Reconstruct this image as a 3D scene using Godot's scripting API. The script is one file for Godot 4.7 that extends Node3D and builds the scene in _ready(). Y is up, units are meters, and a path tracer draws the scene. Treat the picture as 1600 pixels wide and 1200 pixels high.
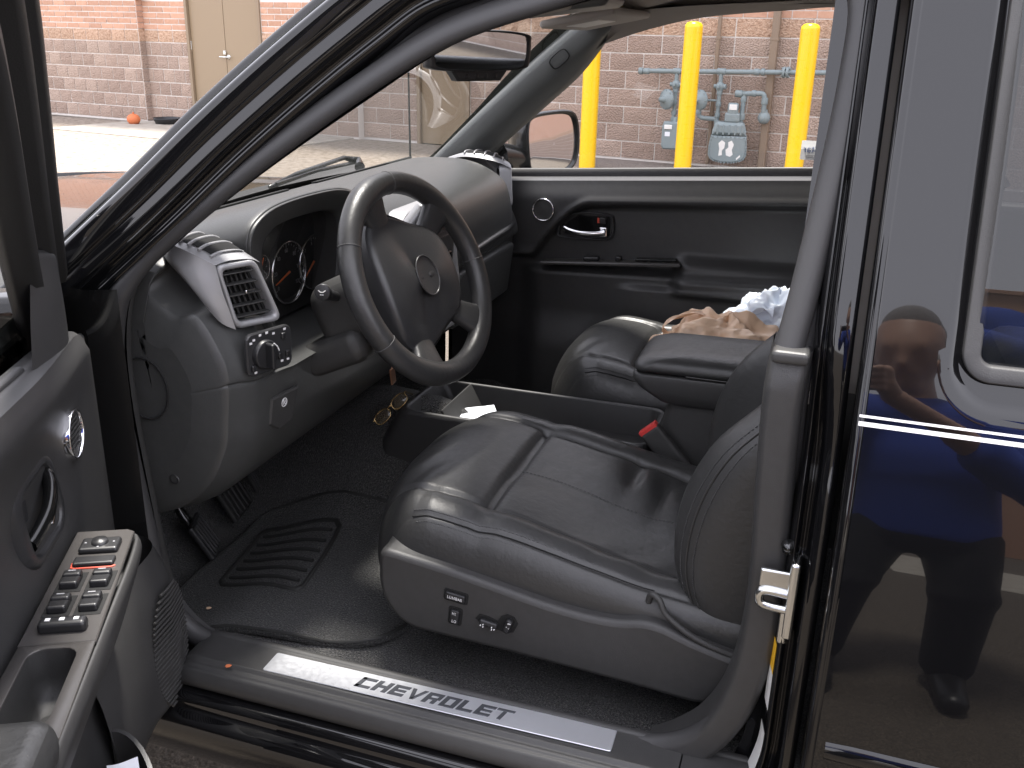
extends Node3D
# A parked black pickup truck seen through its open driver door, in a yard beside a block and brick building.

var M := {}
var truck: Node3D
var used := {}
var rng := RandomNumberGenerator.new()


class Shape:
	var v := PackedVector3Array()
	var ix := PackedInt32Array()
	var cols := PackedColorArray()
	var uvs := PackedVector2Array()

	func quad(a: int, b: int, c: int, d: int) -> void:
		ix.append_array(PackedInt32Array([a, b, c, a, c, d]))

	# rows of points; cu joins the end of each row to its start, cv joins the last row to the first
	func grid(rows: Array, cu := false, cv := false) -> void:
		var base := v.size()
		var nr := rows.size()
		var nc: int = rows[0].size()
		for r in nr:
			v.append_array(rows[r])
			for c in nc:
				uvs.append(Vector2(float(c) / maxf(1, nc - 1), float(r) / maxf(1, nr - 1)))
		for r in (nr if cv else nr - 1):
			var r2 := (r + 1) % nr
			for c in (nc if cu else nc - 1):
				var c2 := (c + 1) % nc
				quad(base + r * nc + c, base + r * nc + c2, base + r2 * nc + c2, base + r2 * nc + c)

	# closes a ring of points with a flat or slightly domed fan of its own
	func fan(ring: PackedVector3Array, middle = null, flip := false) -> void:
		var base := v.size()
		var mid := Vector3.ZERO
		for p in ring:
			mid += p
		mid /= ring.size()
		if middle != null:
			mid = middle
		v.append_array(ring)
		v.append(mid)
		for k in ring.size() + 1:
			uvs.append(Vector2(0.5, 0.5))
		var n := ring.size()
		for k in n:
			var a := base + k
			var b := base + (k + 1) % n
			if flip:
				ix.append_array(PackedInt32Array([base + n, b, a]))
			else:
				ix.append_array(PackedInt32Array([base + n, a, b]))

	func box(at: Vector3, size: Vector3, turn := Basis.IDENTITY) -> void:
		var h := size / 2
		for f in 6:
			var ax := f >> 1
			var s := 1.0 if f & 1 else -1.0
			var base := v.size()
			for q in [[-1, -1], [1, -1], [1, 1], [-1, 1]]:
				var p := Vector3.ZERO
				p[ax] = h[ax] * s
				p[(ax + 1) % 3] = h[(ax + 1) % 3] * q[0]
				p[(ax + 2) % 3] = h[(ax + 2) % 3] * q[1]
				v.append(at + turn * p)
				uvs.append(Vector2(q[0] * 0.5 + 0.5, q[1] * 0.5 + 0.5))
			if s > 0:
				quad(base, base + 3, base + 2, base + 1)
			else:
				quad(base, base + 1, base + 2, base + 3)

	# box with rounded edges of radius r
	func rbox(at: Vector3, size: Vector3, r: float, turn := Basis.IDENTITY, k := 2) -> void:
		var h := size / 2
		r = minf(r, minf(h.x, minf(h.y, h.z)) * 0.999)
		var tk := []
		for j in k + 1:
			tk.append([-1.0, tan(deg_to_rad(-45.0 + 45.0 * j / k))])
		for j in k + 1:
			tk.append([1.0, tan(deg_to_rad(45.0 * j / k))])
		for f in 6:
			var ax := f >> 1
			var s := 1.0 if f & 1 else -1.0
			var a1 := (ax + 1) % 3
			var a2 := (ax + 2) % 3
			var rows := []
			for a in tk:
				var row := PackedVector3Array()
				for b in tk:
					var d := Vector3.ZERO
					d[ax] = s
					d[a1] = a[1]
					d[a2] = b[1]
					var c := Vector3.ZERO
					c[ax] = s * (h[ax] - r)
					c[a1] = a[0] * (h[a1] - r)
					c[a2] = b[0] * (h[a2] - r)
					row.append(at + turn * (c + d.normalized() * r))
				rows.append(row)
			if s < 0:
				rows.reverse()
			grid(rows)

	# round bar along a path; rad is a number or an array of one radius per point
	func tube(path: PackedVector3Array, rad, sides := 10, closed := false, flat := 1.0) -> void:
		var n := path.size()
		var up := Vector3.UP
		var t0 := (path[1] - path[0]).normalized()
		if absf(t0.dot(up)) > 0.9:
			up = Vector3.RIGHT
		var nx := t0.cross(up).normalized()
		var rows := []
		for i in n:
			var a := path[(i - 1 + n) % n] if closed else path[maxi(i - 1, 0)]
			var b := path[(i + 1) % n] if closed else path[mini(i + 1, n - 1)]
			var t := (b - a).normalized()
			nx = (nx - t * nx.dot(t)).normalized()
			var ny := t.cross(nx)
			var r: float = rad[i] if rad is Array else rad
			var row := PackedVector3Array()
			for k in sides:
				var an := TAU * k / sides
				row.append(path[i] + nx * cos(an) * r + ny * sin(an) * r * flat)
			rows.append(row)
		grid(rows, true, closed)
		if not closed:
			fan(rows[0], null, false)
			fan(rows[n - 1], null, true)

	# profile of (radius, height) turned about the y axis of xf
	func lathe(xf: Transform3D, prof: Array, seg := 24) -> void:
		var rows := []
		for p in prof:
			var row := PackedVector3Array()
			for k in seg:
				var an := TAU * k / seg
				row.append(xf * Vector3(p.x * cos(an), p.y, -p.x * sin(an)))
			rows.append(row)
		grid(rows, true)

	# outline in the xy plane of xf, from z = 0 to z = depth, front edge bevelled
	func prism(xf: Transform3D, poly: PackedVector2Array, depth: float, bevel := 0.0) -> void:
		if Geometry2D.is_polygon_clockwise(poly):
			poly = poly.duplicate()
			poly.reverse()
		var n := poly.size()
		var inset := PackedVector2Array()
		for i in n:
			var e1 := (poly[i] - poly[(i - 1 + n) % n]).normalized()
			var e2 := (poly[(i + 1) % n] - poly[i]).normalized()
			var d := Vector2(-e1.y, e1.x) + Vector2(-e2.y, e2.x)
			d = d / maxf(0.6, d.length_squared() / 2)
			inset.append(poly[i] + d * bevel)
		var tri := Geometry2D.triangulate_polygon(inset)
		var base := v.size()
		for p in inset:
			v.append(xf * Vector3(p.x, p.y, depth))
			uvs.append(p)
		for i in range(0, tri.size(), 3):
			ix.append_array(PackedInt32Array([base + tri[i], base + tri[i + 1], base + tri[i + 2]]))
		var tri2 := Geometry2D.triangulate_polygon(poly)
		base = v.size()
		for p in poly:
			v.append(xf * Vector3(p.x, p.y, 0))
			uvs.append(p)
		for i in range(0, tri2.size(), 3):
			ix.append_array(PackedInt32Array([base + tri2[i], base + tri2[i + 2], base + tri2[i + 1]]))
		for lay in ([[poly, 0.0, poly, depth - bevel], [poly, depth - bevel, inset, depth]] if bevel > 0 else [[poly, 0.0, poly, depth]]):
			for i in n:
				var j := (i + 1) % n
				base = v.size()
				v.append(xf * Vector3(lay[0][i].x, lay[0][i].y, lay[1]))
				v.append(xf * Vector3(lay[0][j].x, lay[0][j].y, lay[1]))
				v.append(xf * Vector3(lay[2][j].x, lay[2][j].y, lay[3]))
				v.append(xf * Vector3(lay[2][i].x, lay[2][i].y, lay[3]))
				for k in 4:
					uvs.append(Vector2.ZERO)
				quad(base, base + 3, base + 2, base + 1)

	func normals() -> PackedVector3Array:
		var n := PackedVector3Array()
		n.resize(v.size())
		for t in range(0, ix.size(), 3):
			var a := ix[t]
			var b := ix[t + 1]
			var c := ix[t + 2]
			var f := (v[c] - v[a]).cross(v[b] - v[a])
			n[a] += f
			n[b] += f
			n[c] += f
		for k in n.size():
			n[k] = n[k].normalized() if n[k].length_squared() > 1e-24 else Vector3.UP
		return n

	func mesh() -> ArrayMesh:
		var arr := []
		arr.resize(Mesh.ARRAY_MAX)
		arr[Mesh.ARRAY_VERTEX] = v
		arr[Mesh.ARRAY_NORMAL] = normals()
		if uvs.size() == v.size():
			arr[Mesh.ARRAY_TEX_UV] = uvs
		if cols.size() == v.size():
			arr[Mesh.ARRAY_COLOR] = cols
		arr[Mesh.ARRAY_INDEX] = ix
		var m := ArrayMesh.new()
		m.add_surface_from_arrays(Mesh.PRIMITIVE_TRIANGLES, arr)
		return m


func V(x: float, y: float, z: float) -> Vector3:
	return Vector3(x, y, z)


func pv(list: Array) -> PackedVector3Array:
	return PackedVector3Array(list)


func cr(a, b, c, d, t: float):
	return 0.5 * ((2.0 * b) + (c - a) * t + (2.0 * a - 5.0 * b + 4.0 * c - d) * t * t + (3.0 * b - a - 3.0 * c + d) * t * t * t)


# smooth curve through points (Vector2 or Vector3), n samples to each span
func spline(p, n: int, closed := false) -> Array:
	var out := []
	var k: int = p.size()
	for i in (k if closed else k - 1):
		var a = p[(i - 1 + k) % k] if closed else p[maxi(i - 1, 0)]
		var b = p[i]
		var c = p[(i + 1) % k]
		var d = p[(i + 2) % k] if closed else p[mini(i + 2, k - 1)]
		for j in n:
			out.append(cr(a, b, c, d, float(j) / n))
	if not closed:
		out.append(p[k - 1])
	return out


func sp3(p, n: int, closed := false) -> PackedVector3Array:
	return PackedVector3Array(spline(p, n, closed))


# smooth sheet through a net of points
func net(ctrl: Array, nu: int, nv: int, closed_rows := false) -> Array:
	var rows := []
	for c in ctrl:
		rows.append(spline(c, nu, closed_rows))
	var cols := []
	var out := []
	for j in rows[0].size():
		var col := []
		for r in rows:
			col.append(r[j])
		cols.append(spline(col, nv))
	for i in cols[0].size():
		var row := PackedVector3Array()
		for c in cols:
			row.append(c[i])
		out.append(row)
	return out


func ss(a: float, b: float, x: float) -> float:
	return smoothstep(a, b, x)


func gauss(x: float, s: float) -> float:
	return exp(-x * x / (s * s))


func numbered(called: String) -> String:
	used[called] = used.get(called, -1) + 1
	return called if used[called] == 0 else "%s_%03d" % [called, used[called]]


func obj(st, called: String, m: Material, parent: Node = null, label := "") -> MeshInstance3D:
	var o := MeshInstance3D.new()
	o.mesh = st.mesh() if st is Shape else st
	o.material_override = m
	var p: Node = parent if parent else self
	o.name = numbered(called) if p == self else called
	p.add_child(o, true)
	if label:
		o.set_meta("label", label)
	return o


func thing(called: String, label: String, category: String, at := Vector3.ZERO, turn := 0.0, group := "") -> Node3D:
	var o := Node3D.new()
	o.name = numbered(called)
	add_child(o)
	o.position = at
	o.rotation.y = turn
	tag(o, label, category, group)
	return o


func tag(o: Node, label: String, category: String, group := "") -> void:
	o.set_meta("label", label)
	o.set_meta("category", category)
	if group:
		o.set_meta("group", group)


func part(called: String, parent: Node, label := "") -> Node3D:
	var o := Node3D.new()
	o.name = called
	parent.add_child(o, true)
	if label:
		o.set_meta("label", label)
	return o


func structure(st, called: String, m: Material) -> MeshInstance3D:
	var o := obj(st, called, m)
	o.set_meta("kind", "structure")
	return o


func text(words: String, size: float, depth: float, serif := false, weight := 400, slant := false) -> TextMesh:
	var t := TextMesh.new()
	var f := SystemFont.new()
	f.font_names = PackedStringArray(["Droid Serif" if serif else "Droid Sans"])
	f.font_weight = weight
	f.font_italic = slant
	t.font = f
	t.text = words
	t.font_size = 64
	t.pixel_size = size / 64.0
	t.depth = depth
	return t


func lettering(words: String, called: String, size: float, xf: Transform3D, m: Material, parent: Node, depth := 0.001, weight := 400) -> MeshInstance3D:
	var o := obj(text(words, size, depth, false, weight), called, m, parent)
	o.transform = xf
	return o


# basis whose z axis points along n, with y as near to up as it can be
func facing(n: Vector3, up := Vector3.UP) -> Basis:
	var z := n.normalized()
	var x := up.cross(z).normalized()
	return Basis(x, z.cross(x), z)


func _ready() -> void:
	# camera
	var cam := Camera3D.new()
	cam.name = "camera"
	cam.position = V(0, 1.45, 1.81)
	cam.rotation_degrees = V(-20.3, 18.0, 1.3)
	cam.fov = 44.13
	cam.near = 0.01
	cam.far = 600.0
	add_child(cam)
	# bright, evenly clouded sky
	var sky_m := ProceduralSkyMaterial.new()
	sky_m.sky_top_color = Color(0.86, 0.86, 0.905)
	sky_m.sky_horizon_color = Color(0.90, 0.893, 0.915)
	sky_m.sky_curve = 0.12
	sky_m.sky_energy_multiplier = 1.0
	sky_m.ground_bottom_color = Color(0.35, 0.32, 0.28)
	sky_m.ground_horizon_color = Color(0.6, 0.58, 0.56)
	sky_m.sun_angle_max = 0.0
	sky_m.sun_curve = 0.05
	var sky := Sky.new()
	sky.sky_material = sky_m
	var env := Environment.new()
	env.background_mode = Environment.BG_SKY
	env.sky = sky
	env.background_energy_multiplier = 0.66
	env.tonemap_mode = Environment.TONE_MAPPER_LINEAR
	env.tonemap_exposure = 6.5
	env.sdfgi_enabled = true
	env.ssao_enabled = true
	env.ssil_enabled = true
	var we := WorldEnvironment.new()
	we.name = "environment"
	we.environment = env
	add_child(we)
	# sun through thin cloud, almost overhead, a little in front of the truck and behind the building
	var sun := DirectionalLight3D.new()
	sun.name = "sun"
	sun.light_color = Color(1.0, 0.98, 0.95)
	sun.light_energy = 0.72
	sun.light_angular_distance = 9.0
	sun.shadow_enabled = true
	add_child(sun)
	sun.look_at_from_position(V(-1.0, 9.6, -2.3), Vector3.ZERO)

	materials()
	setting()
	far_side()
	body()
	interior()
	person()


func noise_tex(kind: String, freq: float, size := 512, normal := false, strength := 4.0, ramp := [], seed_ := 1, octaves := 4) -> NoiseTexture2D:
	var t := NoiseTexture2D.new()
	var n := FastNoiseLite.new()
	n.seed = seed_
	n.frequency = freq
	n.fractal_octaves = octaves
	match kind:
		"cell":
			n.noise_type = FastNoiseLite.TYPE_CELLULAR
			n.cellular_return_type = FastNoiseLite.RETURN_DISTANCE2_SUB
			n.fractal_type = FastNoiseLite.FRACTAL_NONE
		"simplex":
			n.noise_type = FastNoiseLite.TYPE_SIMPLEX_SMOOTH
		"value":
			n.noise_type = FastNoiseLite.TYPE_VALUE_CUBIC
	t.noise = n
	t.width = size
	t.height = size
	t.seamless = true
	t.as_normal_map = normal
	t.bump_strength = strength
	if ramp:
		var g := Gradient.new()
		g.offsets = PackedFloat32Array(ramp.map(func(r): return r[0]))
		g.colors = PackedColorArray(ramp.map(func(r): return r[1]))
		t.color_ramp = g
	return t


func lin(r: float, g: float, b: float) -> Color:
	return Color(r, g, b).linear_to_srgb()


func mat(called: String, c: Color, rough: float, metal := 0.0) -> StandardMaterial3D:
	var m := StandardMaterial3D.new()
	m.resource_name = called
	m.albedo_color = c
	m.roughness = rough
	m.metallic = metal
	m.cull_mode = BaseMaterial3D.CULL_DISABLED
	M[called] = m
	return m


func triplanar(m: StandardMaterial3D, per_metre: float) -> StandardMaterial3D:
	m.uv1_triplanar = true
	m.uv1_world_triplanar = true
	m.uv1_scale = Vector3.ONE * per_metre
	return m


func rough_map(m: StandardMaterial3D, t: Texture2D) -> void:
	m.roughness_texture = t
	m.roughness_texture_channel = BaseMaterial3D.TEXTURE_CHANNEL_RED


func materials() -> void:
	var grain := noise_tex("cell", 0.09, 512, true, 3.0)
	var leather_grain := noise_tex("cell", 0.06, 512, true, 2.5, [], 5)
	var wavy := noise_tex("simplex", 0.012, 512, false, 1.0, [], 9, 3)
	var fluff := noise_tex("simplex", 0.22, 512, false, 1.0, [], 3, 3)
	var fluff_n := noise_tex("simplex", 0.2, 512, true, 9.0, [], 4, 3)
	var rock := noise_tex("simplex", 0.045, 512, false, 1.0, [], 15, 5)
	var pile := noise_tex("simplex", 0.09, 512, false, 1.0, [], 16, 3)
	var speck := noise_tex("value", 0.25, 512, false, 1.0, [], 6, 4)
	var patch := noise_tex("simplex", 0.008, 512, false, 1.0, [[0.0, Color(0.93, 0.93, 0.93)], [0.5, Color(0.97, 0.97, 0.97)], [1.0, Color(1, 1, 1)]], 7, 5)

	var m := mat("black_paint", lin(0.004, 0.004, 0.0045), 0.08)
	m.metallic_specular = 0.22
	m.clearcoat_enabled = true
	m.clearcoat = 0.85
	m.clearcoat_roughness = 0.015
	m = mat("jamb_paint", lin(0.006, 0.006, 0.006), 0.12)
	m.clearcoat_enabled = true
	m.clearcoat = 0.7
	m.clearcoat_roughness = 0.05

	# interior plastics: grained, with a little unevenness from wear and dust
	for a in [["dash_plastic", 0.048, 0.049, 0.048, 0.40], ["dark_plastic", 0.036, 0.0355, 0.0345, 0.55], ["door_plastic", 0.034, 0.0335, 0.0335, 0.47], ["shield_plastic", 0.036, 0.0355, 0.035, 0.5], ["satin_plastic", 0.026, 0.026, 0.027, 0.34]]:
		m = triplanar(mat(a[0], lin(a[1], a[2], a[3]), a[4]), 11.0)
		m.normal_enabled = true
		m.normal_texture = grain
		m.normal_scale = 0.3
		m.detail_enabled = true
		m.detail_albedo = patch
		m.detail_blend_mode = BaseMaterial3D.BLEND_MODE_MUL
		m.detail_uv_layer = BaseMaterial3D.DETAIL_UV_1
	mat("gloss_black", lin(0.006, 0.006, 0.006), 0.18)
	mat("void_black", lin(0.004, 0.004, 0.004), 0.9)
	mat("switch_black", lin(0.014, 0.014, 0.015), 0.38)
	m = triplanar(mat("silver_plastic", lin(0.29, 0.29, 0.295), 0.36, 0.25), 14.0)
	m.normal_enabled = true
	m.normal_texture = fluff_n
	m.normal_scale = 0.04
	m = triplanar(mat("grey_trim", lin(0.045, 0.042, 0.040), 0.32, 0.0), 14.0)
	m.normal_enabled = true
	m.normal_texture = fluff_n
	m.normal_scale = 0.05
	mat("chrome", lin(0.78, 0.78, 0.79), 0.08, 1.0)
	mat("zinc", lin(0.6, 0.61, 0.6), 0.22, 1.0)
	m = triplanar(mat("brushed_steel", lin(0.74, 0.755, 0.79), 0.42, 0.8), 9.0)
	rough_map(m, noise_tex("simplex", 0.02, 512, false, 1.0, [[0.0, Color(0.8, 0.8, 0.8)], [1.0, Color(1, 1, 1)]], 21, 4))
	mat("letter_shade", lin(0.10, 0.105, 0.115), 0.4, 0.6)

	# leather: pebbled grain and soft waves
	for a in [["leather", 0.031, 0.031, 0.0305, 0.46], ["wheel_leather", 0.024, 0.024, 0.024, 0.42]]:
		m = triplanar(mat(a[0], lin(a[1], a[2], a[3]), a[4]), 12.0)
		m.normal_enabled = true
		m.normal_texture = leather_grain
		m.normal_scale = 0.14
		m.heightmap_enabled = true
		m.heightmap_texture = wavy
		m.heightmap_scale = 0.035
		rough_map(m, noise_tex("simplex", 0.015, 256, false, 1.0, [[0.0, Color(0.82, 0.82, 0.82)], [1.0, Color(1, 1, 1)]], 31, 4))
	mat("thread", lin(0.05, 0.05, 0.05), 0.7)
	mat("pale_thread", lin(0.45, 0.44, 0.42), 0.7)

	# rubber seal and carpet
	m = triplanar(mat("rubber", lin(0.030, 0.0295, 0.030), 0.55), 10.0)
	m.normal_enabled = true
	m.normal_texture = grain
	m.normal_scale = 0.2
	for a in [["carpet", 0.028, 0.0275, 0.027], ["mat_pile", 0.020, 0.020, 0.0195]]:
		m = triplanar(mat(a[0], Color.WHITE, 1.0), 6.0)
		m.albedo_texture = noise_tex("simplex", 0.07, 512, false, 1.0, [[0.0, lin(a[1] * 0.35, a[2] * 0.35, a[3] * 0.35)], [0.45, lin(a[1], a[2], a[3])], [0.62, lin(a[1] * 2.2, a[2] * 2.2, a[3] * 2.2)], [0.74, lin(a[1] * 4.5, a[2] * 4.5, a[3] * 4.2)], [0.84, lin(0.16, 0.15, 0.13)], [1.0, lin(0.25, 0.23, 0.2)]], 41, 4)
		m.heightmap_enabled = true
		m.heightmap_texture = pile
		m.heightmap_scale = 0.9
		m.rim_enabled = true
		m.rim = 0.25
	m = triplanar(mat("frame_rubber", lin(0.014, 0.0135, 0.013), 0.5), 10.0)
	m.normal_enabled = true
	m.normal_texture = grain
	m.normal_scale = 0.2
	mat("mat_rubber", lin(0.018, 0.018, 0.017), 0.65)

	# light cloth and panels of the roof
	m = triplanar(mat("headliner", lin(0.36, 0.33, 0.30), 0.95), 20.0)
	m.normal_enabled = true
	m.normal_texture = fluff_n
	m.normal_scale = 0.25
	mat("visor_cloth", lin(0.42, 0.39, 0.36), 0.9)
	m = triplanar(mat("pillar_trim", lin(0.10, 0.105, 0.102), 0.42), 11.0)
	m.normal_enabled = true
	m.normal_texture = grain
	m.normal_scale = 0.25

	for a in [["windshield_glass", lin(0.15, 0.18, 0.15), 0.40], ["side_glass", lin(0.10, 0.11, 0.10), 0.14], ["privacy_glass", lin(0.01, 0.011, 0.011), 0.72], ["lens_glass", lin(0.02, 0.02, 0.02), 0.25]]:
		m = mat(a[0], a[1], 0.0)
		m.transparency = BaseMaterial3D.TRANSPARENCY_ALPHA
		m.albedo_color.a = a[2]
	mat("mirror", lin(0.82, 0.83, 0.84), 0.015, 1.0)
	mat("white_print", lin(0.62, 0.62, 0.62), 0.6)
	mat("dim_print", lin(0.22, 0.22, 0.23), 0.6)
	mat("orange_needle", lin(0.75, 0.16, 0.03), 0.5)
	mat("red_plastic", lin(0.62, 0.05, 0.045), 0.35)
	mat("red_line", lin(0.5, 0.06, 0.03), 0.5)
	mat("pinstripe", lin(0.75, 0.73, 0.72), 0.3)
	mat("paper", lin(0.72, 0.75, 0.8), 0.85)
	mat("label_white", lin(0.7, 0.7, 0.68), 0.5)
	mat("label_yellow", lin(0.75, 0.42, 0.02), 0.5)
	mat("gold", lin(0.72, 0.5, 0.22), 0.25, 1.0)
	m = mat("amber_lens", lin(0.10, 0.08, 0.05), 0.05)
	m.transparency = BaseMaterial3D.TRANSPARENCY_ALPHA
	m.albedo_color.a = 0.6
	mat("brass", lin(0.42, 0.22, 0.14), 0.35, 1.0)
	for a in [["tan_bag", lin(0.76, 0.54, 0.37), 0.36, Color(0.45, 0.33, 0.24)], ["white_bag", lin(0.74, 0.80, 0.88), 0.3, Color(0.5, 0.52, 0.56)]]:
		m = mat(a[0], a[1], a[2])
		m.backlight_enabled = true
		m.backlight = a[3]

	# yard
	m = triplanar(mat("asphalt", Color.WHITE, 0.95), 1.1)
	m.albedo_texture = noise_tex("value", 0.3, 1024, false, 1.0, [[0.0, lin(0.02, 0.016, 0.012)], [0.4, lin(0.055, 0.045, 0.035)], [0.6, lin(0.085, 0.07, 0.054)], [0.8, lin(0.16, 0.13, 0.1)], [1.0, lin(0.3, 0.27, 0.23)]], 51, 3)
	m.heightmap_enabled = true
	m.heightmap_texture = speck
	m.heightmap_scale = 0.5
	m = triplanar(mat("pale_paving", Color.WHITE, 0.95), 0.45)
	m.albedo_texture = noise_tex("simplex", 0.02, 1024, false, 1.0, [[0.0, lin(0.09, 0.07, 0.05)], [0.3, lin(0.17, 0.14, 0.11)], [0.5, lin(0.205, 0.172, 0.138)], [0.75, lin(0.235, 0.20, 0.165)], [1.0, lin(0.29, 0.255, 0.215)]], 52, 7)
	m.heightmap_enabled = true
	m.heightmap_texture = speck
	m.heightmap_scale = 1.0
	m = triplanar(mat("concrete", Color.WHITE, 0.9), 0.7)
	m.albedo_texture = noise_tex("simplex", 0.015, 512, false, 1.0, [[0.0, lin(0.24, 0.215, 0.18)], [0.5, lin(0.30, 0.275, 0.235)], [1.0, lin(0.34, 0.315, 0.275)]], 53, 6)
	m = triplanar(mat("gravel", Color.WHITE, 1.0), 1.2)
	m.albedo_texture = noise_tex("value", 0.2, 512, false, 1.0, [[0.0, lin(0.06, 0.05, 0.045)], [0.5, lin(0.2, 0.17, 0.15)], [1.0, lin(0.42, 0.38, 0.34)]], 54, 3)
	m.heightmap_enabled = true
	m.heightmap_texture = speck
	m.heightmap_scale = 2.0
	# masonry: four tones of split-face block, a pale course, bricks
	var tones := [[0.355, 0.265, 0.213], [0.32, 0.237, 0.19], [0.39, 0.297, 0.24], [0.34, 0.256, 0.207]]
	for k in 4:
		var c = tones[k]
		m = triplanar(mat("block_%d" % k, Color.WHITE, 0.95), 1.6)
		m.albedo_texture = noise_tex("simplex", 0.085, 512, false, 1.0, [[0.0, lin(c[0] * 0.4, c[1] * 0.38, c[2] * 0.38)], [0.3, lin(c[0] * 0.72, c[1] * 0.71, c[2] * 0.71)], [0.48, lin(c[0], c[1], c[2])], [0.75, lin(c[0] * 1.25, c[1] * 1.25, c[2] * 1.25)], [1.0, lin(c[0] * 1.7, c[1] * 1.75, c[2] * 1.8)]], 60 + k, 5)
		m.heightmap_enabled = true
		m.heightmap_texture = rock
		m.heightmap_scale = 2.2
	for k in 2:
		m = triplanar(mat("pale_block_%d" % k, Color.WHITE, 0.95), 1.6)
		var f := 1.0 - 0.1 * k
		m.albedo_texture = noise_tex("simplex", 0.05, 256, false, 1.0, [[0.0, lin(0.28 * f, 0.16 * f, 0.10 * f)], [0.5, lin(0.47 * f, 0.32 * f, 0.225 * f)], [1.0, lin(0.6 * f, 0.42 * f, 0.31 * f)]], 66 + k, 5)
		m.heightmap_enabled = true
		m.heightmap_texture = rock
		m.heightmap_scale = 1.8
	for k in 3:
		m = triplanar(mat("brick_%d" % k, Color.WHITE, 0.92), 2.0)
		var f := 1.0 - 0.09 * k
		m.albedo_texture = noise_tex("simplex", 0.03, 256, false, 1.0, [[0.0, lin(0.42 * f, 0.235 * f, 0.155 * f)], [0.5, lin(0.47 * f, 0.275 * f, 0.19 * f)], [1.0, lin(0.52 * f, 0.32 * f, 0.23 * f)]], 70 + k, 4)
	mat("mortar", lin(0.60, 0.56, 0.52), 0.95)
	mat("beige_door", lin(0.235, 0.175, 0.11), 0.45)
	mat("beige_frame", lin(0.215, 0.16, 0.105), 0.5)
	mat("brown_pipe", lin(0.20, 0.145, 0.10), 0.5)
	m = triplanar(mat("yellow_sleeve", lin(0.86, 0.52, 0.006), 0.35), 3.0)
	rough_map(m, noise_tex("simplex", 0.02, 256, false, 1.0, [[0.0, Color(0.7, 0.7, 0.7)], [1.0, Color(1, 1, 1)]], 81, 4))
	m = triplanar(mat("meter_grey", lin(0.19, 0.235, 0.245), 0.5), 5.0)
	m.normal_enabled = true
	m.normal_texture = fluff_n
	m.normal_scale = 0.08
	mat("pan_black", lin(0.012, 0.013, 0.015), 0.5)
	m = triplanar(mat("terracotta", lin(0.5, 0.14, 0.05), 0.7), 8.0)
	m.normal_enabled = true
	m.normal_texture = fluff_n
	m.normal_scale = 0.2
	m = triplanar(mat("tyre", lin(0.012, 0.012, 0.012), 0.8), 8.0)
	m.normal_enabled = true
	m.normal_texture = grain
	m.normal_scale = 0.3
	# clothing and skin
	m = triplanar(mat("blue_shirt", lin(0.02, 0.055, 0.33), 0.85), 30.0)
	m.normal_enabled = true
	m.normal_texture = fluff_n
	m.normal_scale = 0.2
	mat("dark_trousers", lin(0.008, 0.008, 0.01), 0.9)
	mat("skin", lin(0.46, 0.27, 0.19), 0.5)
	m = triplanar(mat("grey_hair", lin(0.24, 0.225, 0.215), 0.8), 25.0)
	m.normal_enabled = true
	m.normal_texture = fluff_n
	m.normal_scale = 1.0
	mat("shoe_leather", lin(0.01, 0.01, 0.01), 0.4)
	mat("dark_brick", lin(0.14, 0.06, 0.04), 0.9)


const WALL_AT := Vector3(0, 0, -9.65)
const WALL_TURN := -0.15378   # the building is not quite parallel to the truck


func block_shape(seed_: int, edge: float, bulge: float, nx := 5, ny := 4) -> ArrayMesh:
	# unit block 1 x 1, face rough and a little proud of its edges
	var r := RandomNumberGenerator.new()
	r.seed = seed_
	var s := Shape.new()
	var rows := []
	for j in ny:
		var row := PackedVector3Array()
		for i in nx:
			var rim := i == 0 or j == 0 or i == nx - 1 or j == ny - 1
			var z := edge + r.randf_range(-0.002, 0.003) if rim else edge + bulge * r.randf_range(0.35, 1.3)
			var ox := 0.0 if i == 0 or i == nx - 1 else r.randf_range(-0.06, 0.06)
			row.append(V(-0.5 + float(i) / (nx - 1) + ox, float(j) / (ny - 1), z))
		rows.append(row)
	s.grid(rows)
	var ring := []
	for i in nx:
		ring.append(rows[0][i])
	for j in range(1, ny):
		ring.append(rows[j][nx - 1])
	for i in range(nx - 2, -1, -1):
		ring.append(rows[ny - 1][i])
	for j in range(ny - 2, 0, -1):
		ring.append(rows[j][0])
	var back := PackedVector3Array()
	for p in ring:
		back.append(V(p.x, p.y, -0.02))
	s.grid([back, pv(ring)], true)
	return s.mesh()


func masonry(parent: Node3D, called: String, meshes: Array, mats: Array, s0: float, s1: float, y0: float, h: float, rows: int, length: float, z: float, joint := 0.015) -> void:
	for k in rows:
		var n := maxi(1, roundi((s1 - s0) / length))
		var w := (s1 - s0) / n
		var off := w * 0.5 if k % 2 else 0.0
		var s := s0 - off
		while s < s1 - 0.01:
			var a := maxf(s, s0)
			var b := minf(s + w, s1)
			var o := MeshInstance3D.new()
			o.mesh = meshes[rng.randi() % meshes.size()]
			o.material_override = mats[rng.randi() % mats.size()]
			o.name = called
			o.position = V((a + b) / 2, y0 + k * h + joint / 2, z + rng.randf_range(-0.002, 0.002))
			o.scale = V(b - a - joint, h - joint, 1)
			parent.add_child(o, true)
			s += w


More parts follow.
